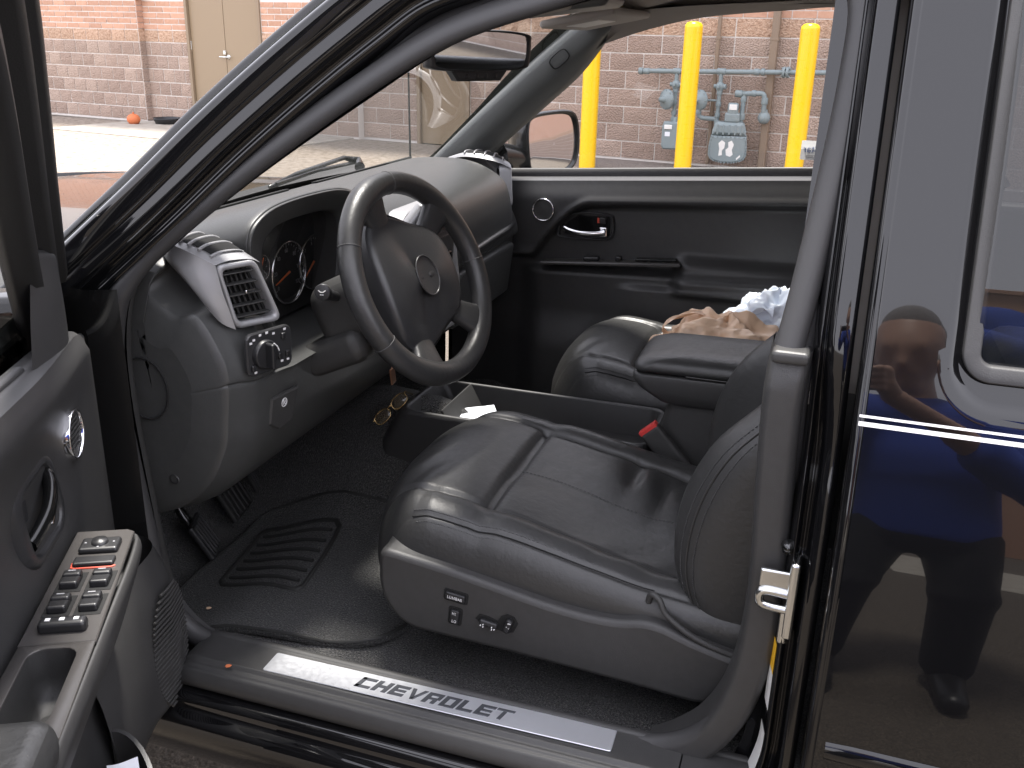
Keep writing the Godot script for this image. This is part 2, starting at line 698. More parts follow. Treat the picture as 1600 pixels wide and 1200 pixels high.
func far_masonry(parent: Node3D, called: String, mesh: Mesh, m: Material, s0: float, s1: float, y0: float, h: float, rows: int, length: float, z: float) -> void:
	var list := []
	for k in rows:
		var s := s0 - (length * 0.5 if k % 2 else 0.0)
		while s < s1:
			list.append(Transform3D(Basis.from_scale(V(length - 0.012, h - 0.012, 1)), V(s + length / 2, y0 + k * h + 0.006, z)))
			s += length
	var mm := MultiMesh.new()
	mm.transform_format = MultiMesh.TRANSFORM_3D
	mm.mesh = mesh
	mm.instance_count = list.size()
	for i in list.size():
		mm.set_instance_transform(i, list[i])
	var o := MultiMeshInstance3D.new()
	o.multimesh = mm
	o.material_override = m
	o.name = called
	o.set_meta("kind", "stuff")
	parent.add_child(o, true)


func steel_door(b: Node3D, s0: float, s1: float, leaves: int, label: String) -> void:
	var d := part("door", b, label)
	var h := 2.15
	var w := s1 - s0
	var fr := Shape.new()
	fr.rbox(V(s0 + 0.025, h / 2, -0.03), V(0.05, h, 0.12), 0.006)
	fr.rbox(V(s1 - 0.025, h / 2, -0.03), V(0.05, h, 0.12), 0.006)
	fr.rbox(V((s0 + s1) / 2, h + 0.026, -0.03), V(w, 0.05, 0.12), 0.006)
	obj(fr, "door_frame", M.beige_frame, d)
	var lw := (w - 0.1) / leaves
	for k in leaves:
		var lf := Shape.new()
		lf.rbox(V(s0 + 0.05 + lw * (k + 0.5), h / 2 + 0.004, -0.04), V(lw - 0.008, h - 0.012, 0.045), 0.004)
		obj(lf, "leaf", M.beige_door, d)
	if leaves == 2:
		var mid := s0 + 0.05 + lw
		var hd := Shape.new()
		hd.lathe(Transform3D(Basis(Vector3.RIGHT, PI / 2), V(mid + 0.05, 1.03, -0.018)), [Vector2(0.0, 0.02), Vector2(0.03, 0.018), Vector2(0.034, 0.0)], 16)
		hd.tube(pv([V(mid + 0.05, 1.03, -0.01), V(mid + 0.05, 1.03, 0.045), V(mid + 0.02, 1.03, 0.05), V(mid - 0.07, 1.03, 0.05)]), 0.012, 8)
		hd.tube(pv([V(mid + 0.05, 1.03, 0.045), V(mid + 0.11, 1.03, 0.045)]), 0.01, 8)
		hd.rbox(V(mid - 0.01, 1.09, -0.005), V(0.05, 0.06, 0.03), 0.008)
		obj(hd, "handle", M.zinc, d)
		for y in [0.3, 1.18, 1.95]:
			for s in [s0 + 0.05, s1 - 0.05]:
				var hg := Shape.new()
				hg.tube(pv([V(s, y - 0.06, -0.008), V(s, y + 0.06, -0.008)]), 0.009, 8)
				obj(hg, "hinge", M.zinc, d)


func building() -> void:
	var b := thing("building", "long building of maroon split-face block with orange brick above, beside the truck", "building", WALL_AT, WALL_TURN)
	rng.seed = 7
	# walls behind the blocks show as mortar joints
	var w := Shape.new()
	var top := 6.0
	w.box(V(-13.25, top / 2, -0.03), V(5.5, top, 0.30))          # stands 0.12 forward
	w.box(V(-10.05, top / 2, -0.15), V(0.90, top, 0.30))
	w.box(V(-8.875, (top + 2.2) / 2, -0.15), V(1.45, top - 2.2, 0.30))
	w.box(V(-7.65, top / 2, -0.15), V(1.0, top, 0.30))
	w.box(V(-6.775, top / 2, -0.09), V(0.75, top, 0.42))
	w.box(V(-5.95, top / 2, -0.15), V(0.90, top, 0.30))
	w.box(V(-5.09, (top + 2.2) / 2, -0.15), V(0.82, top - 2.2, 0.30))
	w.box(V(20.16, top / 2, -0.15), V(49.68, top, 0.30))
	w.box(V(14.5, top / 2, -4.3), V(61, top, 8.0))
	obj(w, "wall", M.mortar, b)
	var rough := []
	for k in 5:
		rough.append(block_shape(100 + k, 0.007, 0.010))
	var smooth := []
	for k in 3:
		smooth.append(block_shape(200 + k, 0.006, 0.0015, 3, 3))
	var bt := [M.block_0, M.block_1, M.block_2, M.block_3]
	var pt := [M.pale_block_0, M.pale_block_1]
	var kt := [M.brick_0, M.brick_1, M.brick_2]
	# left of the double door
	var sections := [[-13.1, -10.5, 0.12], [-10.5, -9.605, 0.0], [-8.145, -7.15, 0.0]]
	for a in sections:
		masonry(b, "block", rough, bt, a[0], a[1], 0.03, 0.196, 6, 0.255, a[2])
		masonry(b, "block", rough, pt, a[0], a[1], 0.03 + 6 * 0.196, 0.18, 1, 0.28, a[2])
		masonry(b, "brick", smooth, kt, a[0], a[1], 0.03 + 6 * 0.196 + 0.18, 0.083, 5, 0.27, a[2])
	# pilaster and wall round the single door
	for a in [[-7.15, -6.4, 0.12], [-6.4, -5.505, 0.0]]:
		masonry(b, "block", rough, bt, a[0], a[1], 0.03, 0.205, 7, 0.375, a[2])
		masonry(b, "block", rough, pt, a[0], a[1], 1.465, 0.205, 1, 0.375, a[2])
		masonry(b, "brick", smooth, kt, a[0], a[1], 1.67, 0.083, 3, 0.27, a[2])
	# behind the posts and the gas meters
	masonry(b, "block", rough, bt, -4.675, 1.35, 0.03, 0.205, 7, 0.42, 0.0)
	masonry(b, "block", rough, pt, -4.675, 1.35, 1.465, 0.205, 1, 0.42, 0.0)
	far_masonry(b, "distant_blocks", rough[0], M.block_0, 1.35, 44.0, 0.03, 0.205, 7, 0.42, 0.0)
	far_masonry(b, "distant_pale_blocks", rough[1], M.pale_block_0, 1.35, 44.0, 1.465, 0.205, 1, 0.42, 0.0)
	far_masonry(b, "upper_bricks", smooth[0], M.brick_0, -4.675, 44.0, 1.67, 0.083, 30, 0.27, 0.0)
	far_masonry(b, "distant_blocks", rough[2], M.block_1, -15.9, -13.1, 0.03, 0.196, 6, 0.255, 0.12)
	far_masonry(b, "upper_bricks", smooth[0], M.brick_1, -15.9, -13.1, 1.206, 0.083, 24, 0.27, 0.12)
	far_masonry(b, "upper_bricks", smooth[0], M.brick_0, -13.1, -10.5, 1.805, 0.083, 20, 0.27, 0.12)
	# the return of the part that stands forward
	for k in 7:
		var rt := Shape.new()
		rt.rbox(V(-10.494, 0.03 + 0.196 * (k + 0.5), 0.055), V(0.022, 0.184, 0.125), 0.006)
		obj(rt, "block", bt[k % 4] if k < 6 else pt[0], b)
	for k in 20:
		var rt := Shape.new()
		rt.rbox(V(-10.494, 1.40 + 0.083 * (k + 0.5), 0.055), V(0.018, 0.073, 0.125), 0.003)
		obj(rt, "brick", kt[k % 3], b)
	steel_door(b, -9.6, -8.15, 2, "double beige steel door with silver lever handle")
	steel_door(b, -5.5, -4.68, 1, "single beige steel door beside the block wall")


func downspout(s: float, r: float, label: String) -> void:
	var t := thing("downspout", label, "pipe", WALL_AT + Basis(Vector3.UP, WALL_TURN) * V(s, 0, 0.085), WALL_TURN, "brown pipes up the block wall")
	var p := Shape.new()
	p.rbox(V(0, 3.0, 0), V(r * 2, 5.9, r * 1.6), 0.012)
	obj(p, "pipe", M.brown_pipe, t)
	for y in [0.62, 1.45, 2.4]:
		var c := Shape.new()
		c.rbox(V(0, y, -0.012), V(r * 2 + 0.012, 0.03, r * 1.6 + 0.03), 0.004)
		obj(c, "bracket", M.brown_pipe, t)


func bollard(s: float, out: float, label: String) -> void:
	var t := thing("bollard", label, "bollard", WALL_AT + Basis(Vector3.UP, WALL_TURN) * V(s, 0, out), 0, "yellow posts guarding the gas meters")
	var p := Shape.new()
	p.lathe(Transform3D.IDENTITY, [Vector2(0.094, 0), Vector2(0.094, 0.8), Vector2(0.094, 1.55), Vector2(0.09, 1.575), Vector2(0.07, 1.598), Vector2(0.04, 1.607), Vector2(0.0, 1.61)], 32)
	obj(p, "sleeve", M.yellow_sleeve, t)
	var c := Shape.new()
	c.lathe(Transform3D.IDENTITY, [Vector2(0.0955, 1.50), Vector2(0.0955, 1.503)], 32)
	obj(c, "cap_joint", M.yellow_sleeve, t)


func elbow(a: Vector3, mid: Vector3, c: Vector3, r: float) -> PackedVector3Array:
	var d1 := (a - mid).normalized() * r
	var d2 := (c - mid).normalized() * r
	var out := PackedVector3Array([a])
	for k in 7:
		var t := k / 6.0
		out.append((mid + d1) * (1 - t) * (1 - t) + mid * 2 * t * (1 - t) + (mid + d2) * t * t)
	out.append(c)
	return out


func collar(s: Shape, at: Vector3, along: Vector3, r: float, len_: float) -> void:
	var d := along.normalized()
	s.tube(pv([at - d * len_ / 2, at - d * len_ * 0.42, at + d * len_ * 0.42, at + d * len_ / 2]), [r * 0.86, r, r, r * 0.86], 12)


func gas_set() -> void:
	var g := Basis(Vector3.UP, WALL_TURN)
	var t := thing("gas_pipe", "grey gas pipe run with regulators and valves fixed along the block wall", "pipe", WALL_AT + g * V(-1.2, 0, 0.2), WALL_TURN)
	var m: Material = M.meter_grey
	var s := Shape.new()
	var y0 := 1.07
	s.tube(pv([V(-1.06, y0, 0), V(1.25, y0 + 0.06, 0)]), 0.027, 14)
	collar(s, V(-1.06, y0, 0), Vector3.RIGHT, 0.04, 0.05)
	collar(s, V(-0.99, y0, 0), Vector3.RIGHT, 0.036, 0.07)
	collar(s, V(-0.62, y0 + 0.012, 0), Vector3.RIGHT, 0.035, 0.09)
	collar(s, V(-0.1, y0 + 0.027, 0), Vector3.RIGHT, 0.036, 0.10)
	collar(s, V(0.3, y0 + 0.036, 0), Vector3.RIGHT, 0.036, 0.06)
	collar(s, V(0.37, y0 + 0.038, 0), Vector3.RIGHT, 0.038, 0.04)
	obj(s, "main_pipe", m, t)
	var fl := Shape.new()
	collar(fl, V(0.60, y0 + 0.043, 0), Vector3.RIGHT, 0.06, 0.03)
	collar(fl, V(0.64, y0 + 0.044, 0), Vector3.RIGHT, 0.06, 0.03)
	for k in 6:
		var an := TAU * k / 6
		fl.tube(pv([V(0.57, y0 + 0.044 + 0.048 * sin(an), 0.048 * cos(an)), V(0.67, y0 + 0.044 + 0.048 * sin(an), 0.048 * cos(an))]), 0.008, 6)
	obj(fl, "flange", m, t)
	for a in [[-0.62, 0.50], [-0.1, 0.36]]:
		var x: float = a[0]
		var dr := Shape.new()
		dr.tube(pv([V(x, y0, 0), V(x, a[1], 0)]), 0.024, 12)
		for q in [0.87, 0.74, 0.62, 0.54]:
			if q > a[1] + 0.03:
				collar(dr, V(x, q, 0), Vector3.UP, 0.033, 0.05)
		obj(dr, "drop_pipe", m, t)
		var vl := Shape.new()
		vl.tube(pv([V(x, 0.98, 0), V(x, 0.95, 0), V(x, 0.92, 0), V(x, 0.88, 0)]), [0.03, 0.05, 0.05, 0.03], 14)
		vl.tube(pv([V(x - 0.07, 0.935, 0), V(x + 0.07, 0.935, 0)]), [0.024, 0.03], 10)
		vl.rbox(V(x, 0.935, 0.055), V(0.03, 0.035, 0.05), 0.006)
		obj(vl, "valve", m, t)
	# regulators: round diaphragm housings beside the drops
	for a in [[-0.69, 0.77, 0.12], [-0.30, 0.78, 0.10]]:
		var rg := Shape.new()
		var xf := Transform3D(Basis(Vector3.UP, -0.55) * Basis(Vector3.RIGHT, PI / 2), V(a[0], a[1], a[2] - 0.03))
		rg.lathe(xf, [Vector2(0, -0.05), Vector2(0.06, -0.048), Vector2(0.095, -0.018), Vector2(0.115, -0.014), Vector2(0.115, 0.012), Vector2(0.09, 0.018), Vector2(0.05, 0.045), Vector2(0.032, 0.05), Vector2(0.03, 0.10), Vector2(0.0, 0.105)], 28)
		for k in 8:
			var an := TAU * k / 8
			rg.tube(pv([xf * V(0.105 * cos(an), -0.02, 0.105 * sin(an)), xf * V(0.105 * cos(an), 0.02, 0.105 * sin(an))]), 0.008, 6)
		obj(rg, "regulator", m, t)
	var lk := Shape.new()
	lk.tube(elbow(V(-0.31, 0.67, 0.06), V(-0.30, 0.585, 0.05), V(-0.12, 0.575, 0.0), 0.05), 0.026, 12)
	collar(lk, V(-0.31, 0.65, 0.06), Vector3.UP, 0.036, 0.05)
	lk.tube(pv([V(-0.27, 0.78, 0.03), V(-0.12, 0.78, 0)]), 0.012, 8)
	obj(lk, "bypass_pipe", m, t)
	# outlet of the large meter: up, across and down to the ball joint
	var o := Shape.new()
	o.tube(pv([V(0.18, 0.5, 0.02), V(0.19, 0.78, 0.02), V(0.195, 0.90, 0.02)]), 0.026, 12)
	collar(o, V(0.185, 0.62, 0.02), Vector3.UP, 0.04, 0.07)
	collar(o, V(0.19, 0.81, 0.02), Vector3.UP, 0.034, 0.06)
	o.tube(elbow(V(0.11, 0.865, 0.02), V(0.42, 0.885, 0.02), V(0.425, 0.66, 0.0), 0.06), 0.028, 12)
	collar(o, V(0.13, 0.867, 0.02), Vector3.RIGHT, 0.04, 0.08)
	collar(o, V(0.30, 0.877, 0.02), Vector3.RIGHT, 0.036, 0.05)
	collar(o, V(0.425, 0.80, 0.01), Vector3.UP, 0.038, 0.07)
	o.lathe(Transform3D(Basis.IDENTITY, V(0.43, 0.62, -0.02)), [Vector2(0, -0.072), Vector2(0.045, -0.058), Vector2(0.068, -0.025), Vector2(0.07, 0.01), Vector2(0.055, 0.045), Vector2(0.035, 0.062), Vector2(0.03, 0.09)], 20)
	o.tube(pv([V(0.43, 0.62, -0.02), V(0.43, 0.62, -0.2)]), 0.03, 10)
	obj(o, "outlet_pipe", m, t)
	for x in [-0.85, 0.85]:
		var br := Shape.new()
		br.box(V(x, y0 + 0.02, -0.1), V(0.03, 0.03, 0.2))
		obj(br, "bracket", m, t)

	# large diaphragm meter
	var big := thing("gas_meter", "large grey gas meter with white painted mark on its front, between two yellow posts", "gas meter", WALL_AT + g * V(-1.13, 0, 0.26), WALL_TURN + 0.25, "gas meters on the wall")
	var y := 0.14
	var outline := PackedVector2Array()
	for p in [[-0.2, 0.27], [-0.215, 0.15], [-0.215, 0.06], [-0.195, 0.02], [-0.15, -0.01], [-0.06, -0.03], [0.06, -0.03], [0.15, -0.01], [0.195, 0.02], [0.215, 0.06], [0.215, 0.15], [0.2, 0.27]]:
		outline.append(Vector2(p[0], p[1] + y))
	var s2 := Shape.new()
	s2.prism(Transform3D(Basis.IDENTITY, V(0, 0, -0.11)), outline, 0.24, 0.02)
	obj(s2, "case", m, big)
	s2 = Shape.new()
	var head := PackedVector2Array()
	for p in [[-0.19, 0.275], [-0.19, 0.32], [-0.165, 0.40], [-0.14, 0.42], [0.14, 0.42], [0.165, 0.40], [0.19, 0.32], [0.19, 0.275]]:
		head.append(Vector2(p[0], p[1] + y))
	s2.prism(Transform3D(Basis.IDENTITY, V(0, 0, -0.115)), head, 0.23, 0.035)
	obj(s2, "top_casting", m, big)
	for k in 5:
		var rb := Shape.new()
		rb.rbox(V(-0.13 + 0.065 * k, y + 0.34, 0.105), V(0.022, 0.12, 0.03), 0.009)
		obj(rb, "rib", m, big)
	s2 = Shape.new()
	s2.rbox(V(0.02, y + 0.47, 0.02), V(0.17, 0.10, 0.14), 0.02)
	s2.rbox(V(0.02, y + 0.565, 0.03), V(0.12, 0.13, 0.11), 0.025)
	obj(s2, "index_housing", m, big)
	s2 = Shape.new()
	s2.rbox(V(0.02, y + 0.585, 0.086), V(0.085, 0.06, 0.008), 0.003)
	obj(s2, "dial_window", M.label_white, big)
	var bolts := Shape.new()
	for k in outline.size() - 1:
		for q in 3:
			var p := outline[k].lerp(outline[k + 1], q / 3.0) * 1.0
			var c := Vector2(0, y + 0.13)
			p = c + (p - c) * 0.96
			bolts.tube(pv([V(p.x, p.y, 0.12), V(p.x, p.y, 0.138)]), 0.008, 6)
	for k in 8:
		bolts.tube(pv([V(-0.17 + 0.0486 * k, y + 0.262, 0.12), V(-0.17 + 0.0486 * k, y + 0.262, 0.138)]), 0.008, 6)
	obj(bolts, "case_bolts", m, big)
	# the white paint mark: two ragged arches
	var mk := Shape.new()
	for a in [[[-0.085, 0.05], [-0.08, 0.13], [-0.095, 0.19], [-0.06, 0.225], [-0.02, 0.20], [-0.025, 0.14], [-0.05, 0.11], [-0.045, 0.06]], [[0.0, 0.06], [-0.01, 0.12], [0.02, 0.15], [0.012, 0.205], [0.05, 0.225], [0.078, 0.18], [0.06, 0.12], [0.075, 0.07], [0.045, 0.045]], [[0.12, 0.01], [0.115, 0.03], [0.155, 0.07], [0.16, 0.05]]]:
		var pl := PackedVector2Array()
		for p in a:
			pl.append(Vector2(p[0] - 0.01, p[1] + y))
		mk.prism(Transform3D(Basis.IDENTITY, V(0, 0, 0.1301)), pl, 0.0015)
	obj(mk, "paint_mark", M.label_white, big)

	# small meter
	var sm := thing("gas_meter", "small flat grey gas meter with a pale label hanging beside a yellow post", "gas meter", WALL_AT + g * V(-1.78, 0, 0.25), WALL_TURN + 0.1, "gas meters on the wall")
	s2 = Shape.new()
	outline = PackedVector2Array()
	for p in [[-0.135, 0.20], [-0.135, -0.02], [-0.11, -0.06], [0.11, -0.06], [0.135, -0.02], [0.135, 0.20], [0.12, 0.255], [-0.12, 0.255]]:
		outline.append(Vector2(p[0], p[1] + 0.27))
	s2.prism(Transform3D(Basis.IDENTITY, V(0, 0, -0.06)), outline, 0.14, 0.018)
	obj(s2, "case", m, sm)
	s2 = Shape.new()
	s2.rbox(V(-0.06, 0.465, 0.085), V(0.09, 0.05, 0.02), 0.006)
	obj(s2, "dial_window", M.label_white, sm)
	s2 = Shape.new()
	s2.rbox(V(-0.065, 0.385, 0.082), V(0.06, 0.05, 0.005), 0.002)
	obj(s2, "label_plate", M.paper, sm)
	s2 = Shape.new()
	s2.tube(pv([V(0.0, 0.5, 0), V(-0.005, 0.57, -0.02)]), 0.03, 10)
	s2.tube(pv([V(0.09, 0.51, 0), V(0.09, 0.55, 0)]), 0.03, 10)
	obj(s2, "connector", m, sm)


func setting() -> void:
	var s := Shape.new()
	s.grid([pv([V(-220, 0, -220), V(220, 0, -220)]), pv([V(-220, 0, 220), V(220, 0, 220)])])
	structure(s, "ground", M.asphalt)
	# pale sun-bleached yard left of a slanting edge, with a concrete edging strip
	s = Shape.new()
	s.grid([pv([V(-60, 0.006, 20), V(-19.6, 0.006, 20)]), pv([V(-60, 0.006, -17), V(-3.3, 0.006, -10.2)])])
	structure(s, "paving", M.pale_paving)
	s = Shape.new()
	s.grid([pv([V(-19.75, 0.011, 20), V(-19.45, 0.011, 20)]), pv([V(-3.45, 0.011, -10.2), V(-3.15, 0.011, -10.2)])])
	structure(s, "edging_strip", M.concrete)
	# concrete pad by the double door, gravel strip along the wall
	var g := Transform3D(Basis(Vector3.UP, WALL_TURN), WALL_AT)
	s = Shape.new()
	s.rbox(g * V(-8.6, 0.0, 0.95), V(4.2, 0.05, 1.7), 0.012, g.basis)
	structure(s, "concrete_pad", M.concrete)
	s = Shape.new()
	s.grid([pv([g * V(-13.2, 0.011, 0.14), g * V(-10.5, 0.011, 0.14)]), pv([g * V(-13.2, 0.011, 0.24), g * V(-10.5, 0.011, 0.24)])])
	structure(s, "wall_footing_strip", M.concrete)
	s = Shape.new()
	s.grid([pv([g * V(-4.0, 0.012, 0.02), g * V(6, 0.012, 0.02)]), pv([g * V(-3.6, 0.012, 2.2), g * V(6, 0.012, 2.2)])])
	structure(s, "gravel_strip", M.gravel)

	building()
	downspout(-1.40, 0.022, "thin brown conduit running up the block wall above the large gas meter")
	downspout(-0.765, 0.042, "wide brown downspout running up the block wall beside the pipe flange")
	gas_set()
	bollard(-2.555, 1.0, "yellow post on the door side of the small gas meter")
	bollard(-1.417, 1.0, "yellow post standing between the small and the large gas meter")
	bollard(-0.219, 1.0, "yellow post past the wide brown downspout, farthest from the beige doors")

	# bits lying by the wall
	var t := thing("clay_ball", "round orange clay ball lying on the pale paving by the wall", "ball", V(-10.25, 0.006, -10.64))
	s = Shape.new()
	var prof := []
	for k in 9:
		var an := -PI / 2 + PI * k / 8
		prof.append(Vector2(0.10 * cos(an), 0.085 + 0.085 * sin(an)))
	s.lathe(Transform3D.IDENTITY, prof, 20)
	obj(s, "ball", M.terracotta, t)
	s = Shape.new()
	s.tube(pv([V(0, 0.16, 0), V(0.01, 0.19, 0.005)]), 0.012, 6)
	obj(s, "stub", M.terracotta, t)
	t = thing("feeding_pan", "shallow black rubber pan on the paving beside the double door", "pan", V(-9.85, 0.006, -10.95), 0.3)
	s = Shape.new()
	s.lathe(Transform3D.IDENTITY, [Vector2(0, 0.012), Vector2(0.17, 0.014), Vector2(0.205, 0.10), Vector2(0.225, 0.105), Vector2(0.222, 0.09), Vector2(0.19, 0.0), Vector2(0, 0.0)], 28)
	obj(s, "bowl", M.pan_black, t)


func far_side() -> void:
	# what the paintwork mirrors: a brick building across the yard behind the camera
	var b := thing("brick_building", "dark brick building mirrored in the truck's rear side window", "building", V(4.9, 0, 19))
	var s := Shape.new()
	s.box(V(9, 2.4, 4), V(22, 4.8, 8))
	obj(s, "wall", M.dark_brick, b)
	s = Shape.new()
	s.rbox(V(-1.5, 3.1, -0.25), V(1.2, 6.2, 1.0), 0.02)
	obj(s, "pier", M.brick_2, b)
	s = Shape.new()
	s.rbox(V(-1.5, 6.3, -0.25), V(1.5, 0.25, 1.3), 0.03)
	obj(s, "pier_cap", M.brick_1, b)
	s = Shape.new()
	s.rbox(V(9, 4.9, 4), V(22.3, 0.25, 8.3), 0.03)
	obj(s, "coping", M.concrete, b)
	for k in 3:
		s = Shape.new()
		s.rbox(V(-1.5 + k * 3.4, 4.6, -0.76), V(1.8, 1.1, 0.12), 0.02)
		obj(s, "panel", M.pale_block_0, b)
	s = Shape.new()
	s.grid([pv([V(0.5, 0.008, 5.5), V(8, 0.008, 5.5)]), pv([V(0.5, 0.008, 8.5), V(8, 0.008, 8.5)])])
	structure(s, "concrete_apron", M.concrete)


const SIDE_Y := [0.34, 0.45, 0.58, 0.70, 0.76, 0.88, 0.965, 1.065, 1.15, 1.25, 1.35, 1.45, 1.52, 1.58, 1.62]
const SIDE_Z := [0.836, 0.849, 0.853, 0.853, 0.851, 0.843, 0.829, 0.800, 0.772, 0.737, 0.7005, 0.664, 0.638, 0.605, 0.57]


# lateral place of the outer body side at height y
func zs(y: float) -> float:
	var n := SIDE_Y.size()
	if y <= SIDE_Y[0]:
		return SIDE_Z[0]
	for i in n - 1:
		if y <= SIDE_Y[i + 1]:
			var h: float = SIDE_Y[i + 1] - SIDE_Y[i]
			var t: float = (y - SIDE_Y[i]) / h
			var m0: float = (SIDE_Z[i + 1] - SIDE_Z[maxi(i - 1, 0)]) / (SIDE_Y[i + 1] - SIDE_Y[maxi(i - 1, 0)]) * h
			var j := mini(i + 2, n - 1)
			var m1: float = (SIDE_Z[j] - SIDE_Z[i]) / (SIDE_Y[j] - SIDE_Y[i]) * h
			var t2 := t * t
			var t3 := t2 * t
			return (2 * t3 - 3 * t2 + 1) * SIDE_Z[i] + (t3 - 2 * t2 + t) * m0 + (3 * t2 - 2 * t3) * SIDE_Z[i + 1] + (t3 - t2) * m1
	return SIDE_Z[n - 1]


# the plane of the door seal, further in
func zi(y: float) -> float:
	return 0.73 - maxf(0.0, y - 1.08) * 0.36


# sweeps a profile of (inset, depth) along a path on the body side; turn is +1 or -1, the side on which the inset lies
func side_sweep(path: Array, prof: Array, turn := 1.0, inner := false, closed := false, side := 1.0) -> Array:
	var rows := []
	var n := path.size()
	for i in n:
		var a: Vector2 = path[(i - 1 + n) % n] if closed else path[maxi(i - 1, 0)]
		var b: Vector2 = path[(i + 1) % n] if closed else path[mini(i + 1, n - 1)]
		var t := (b - a).normalized()
		var nn := Vector2(-t.y, t.x) * turn
		var row := PackedVector3Array()
		for p in prof:
			var q: Vector2 = path[i] + nn * p.x
			var z: float = (zi(q.y) if inner else zs(q.y)) - p.y
			row.append(V(q.x, q.y, z * side))
		rows.append(row)
	return rows


func v2(list: Array) -> Array:
	return list.map(func(p): return Vector2(p[0], p[1]))


func circle_prof(cx: float, cy: float, rx: float, ry: float, n := 12) -> Array:
	var out := []
	for k in n:
		var a := TAU * k / n
		out.append(Vector2(cx + rx * cos(a), cy + ry * sin(a)))
	return out


func outline_arc(x0: float, y0: float, x1: float, y1: float, r: float, n := 7) -> Array:
	# rounded rectangle, anticlockwise from the lower left
	var out := []
	for c in [[x0 + r, y0 + r, PI], [x1 - r, y0 + r, PI * 1.5], [x1 - r, y1 - r, 0.0], [x0 + r, y1 - r, PI * 0.5]]:
		for k in n:
			var a: float = c[2] + PI / 2 * k / (n - 1)
			out.append(Vector2(c[0] + r * cos(a), c[1] + r * sin(a)))
	return out


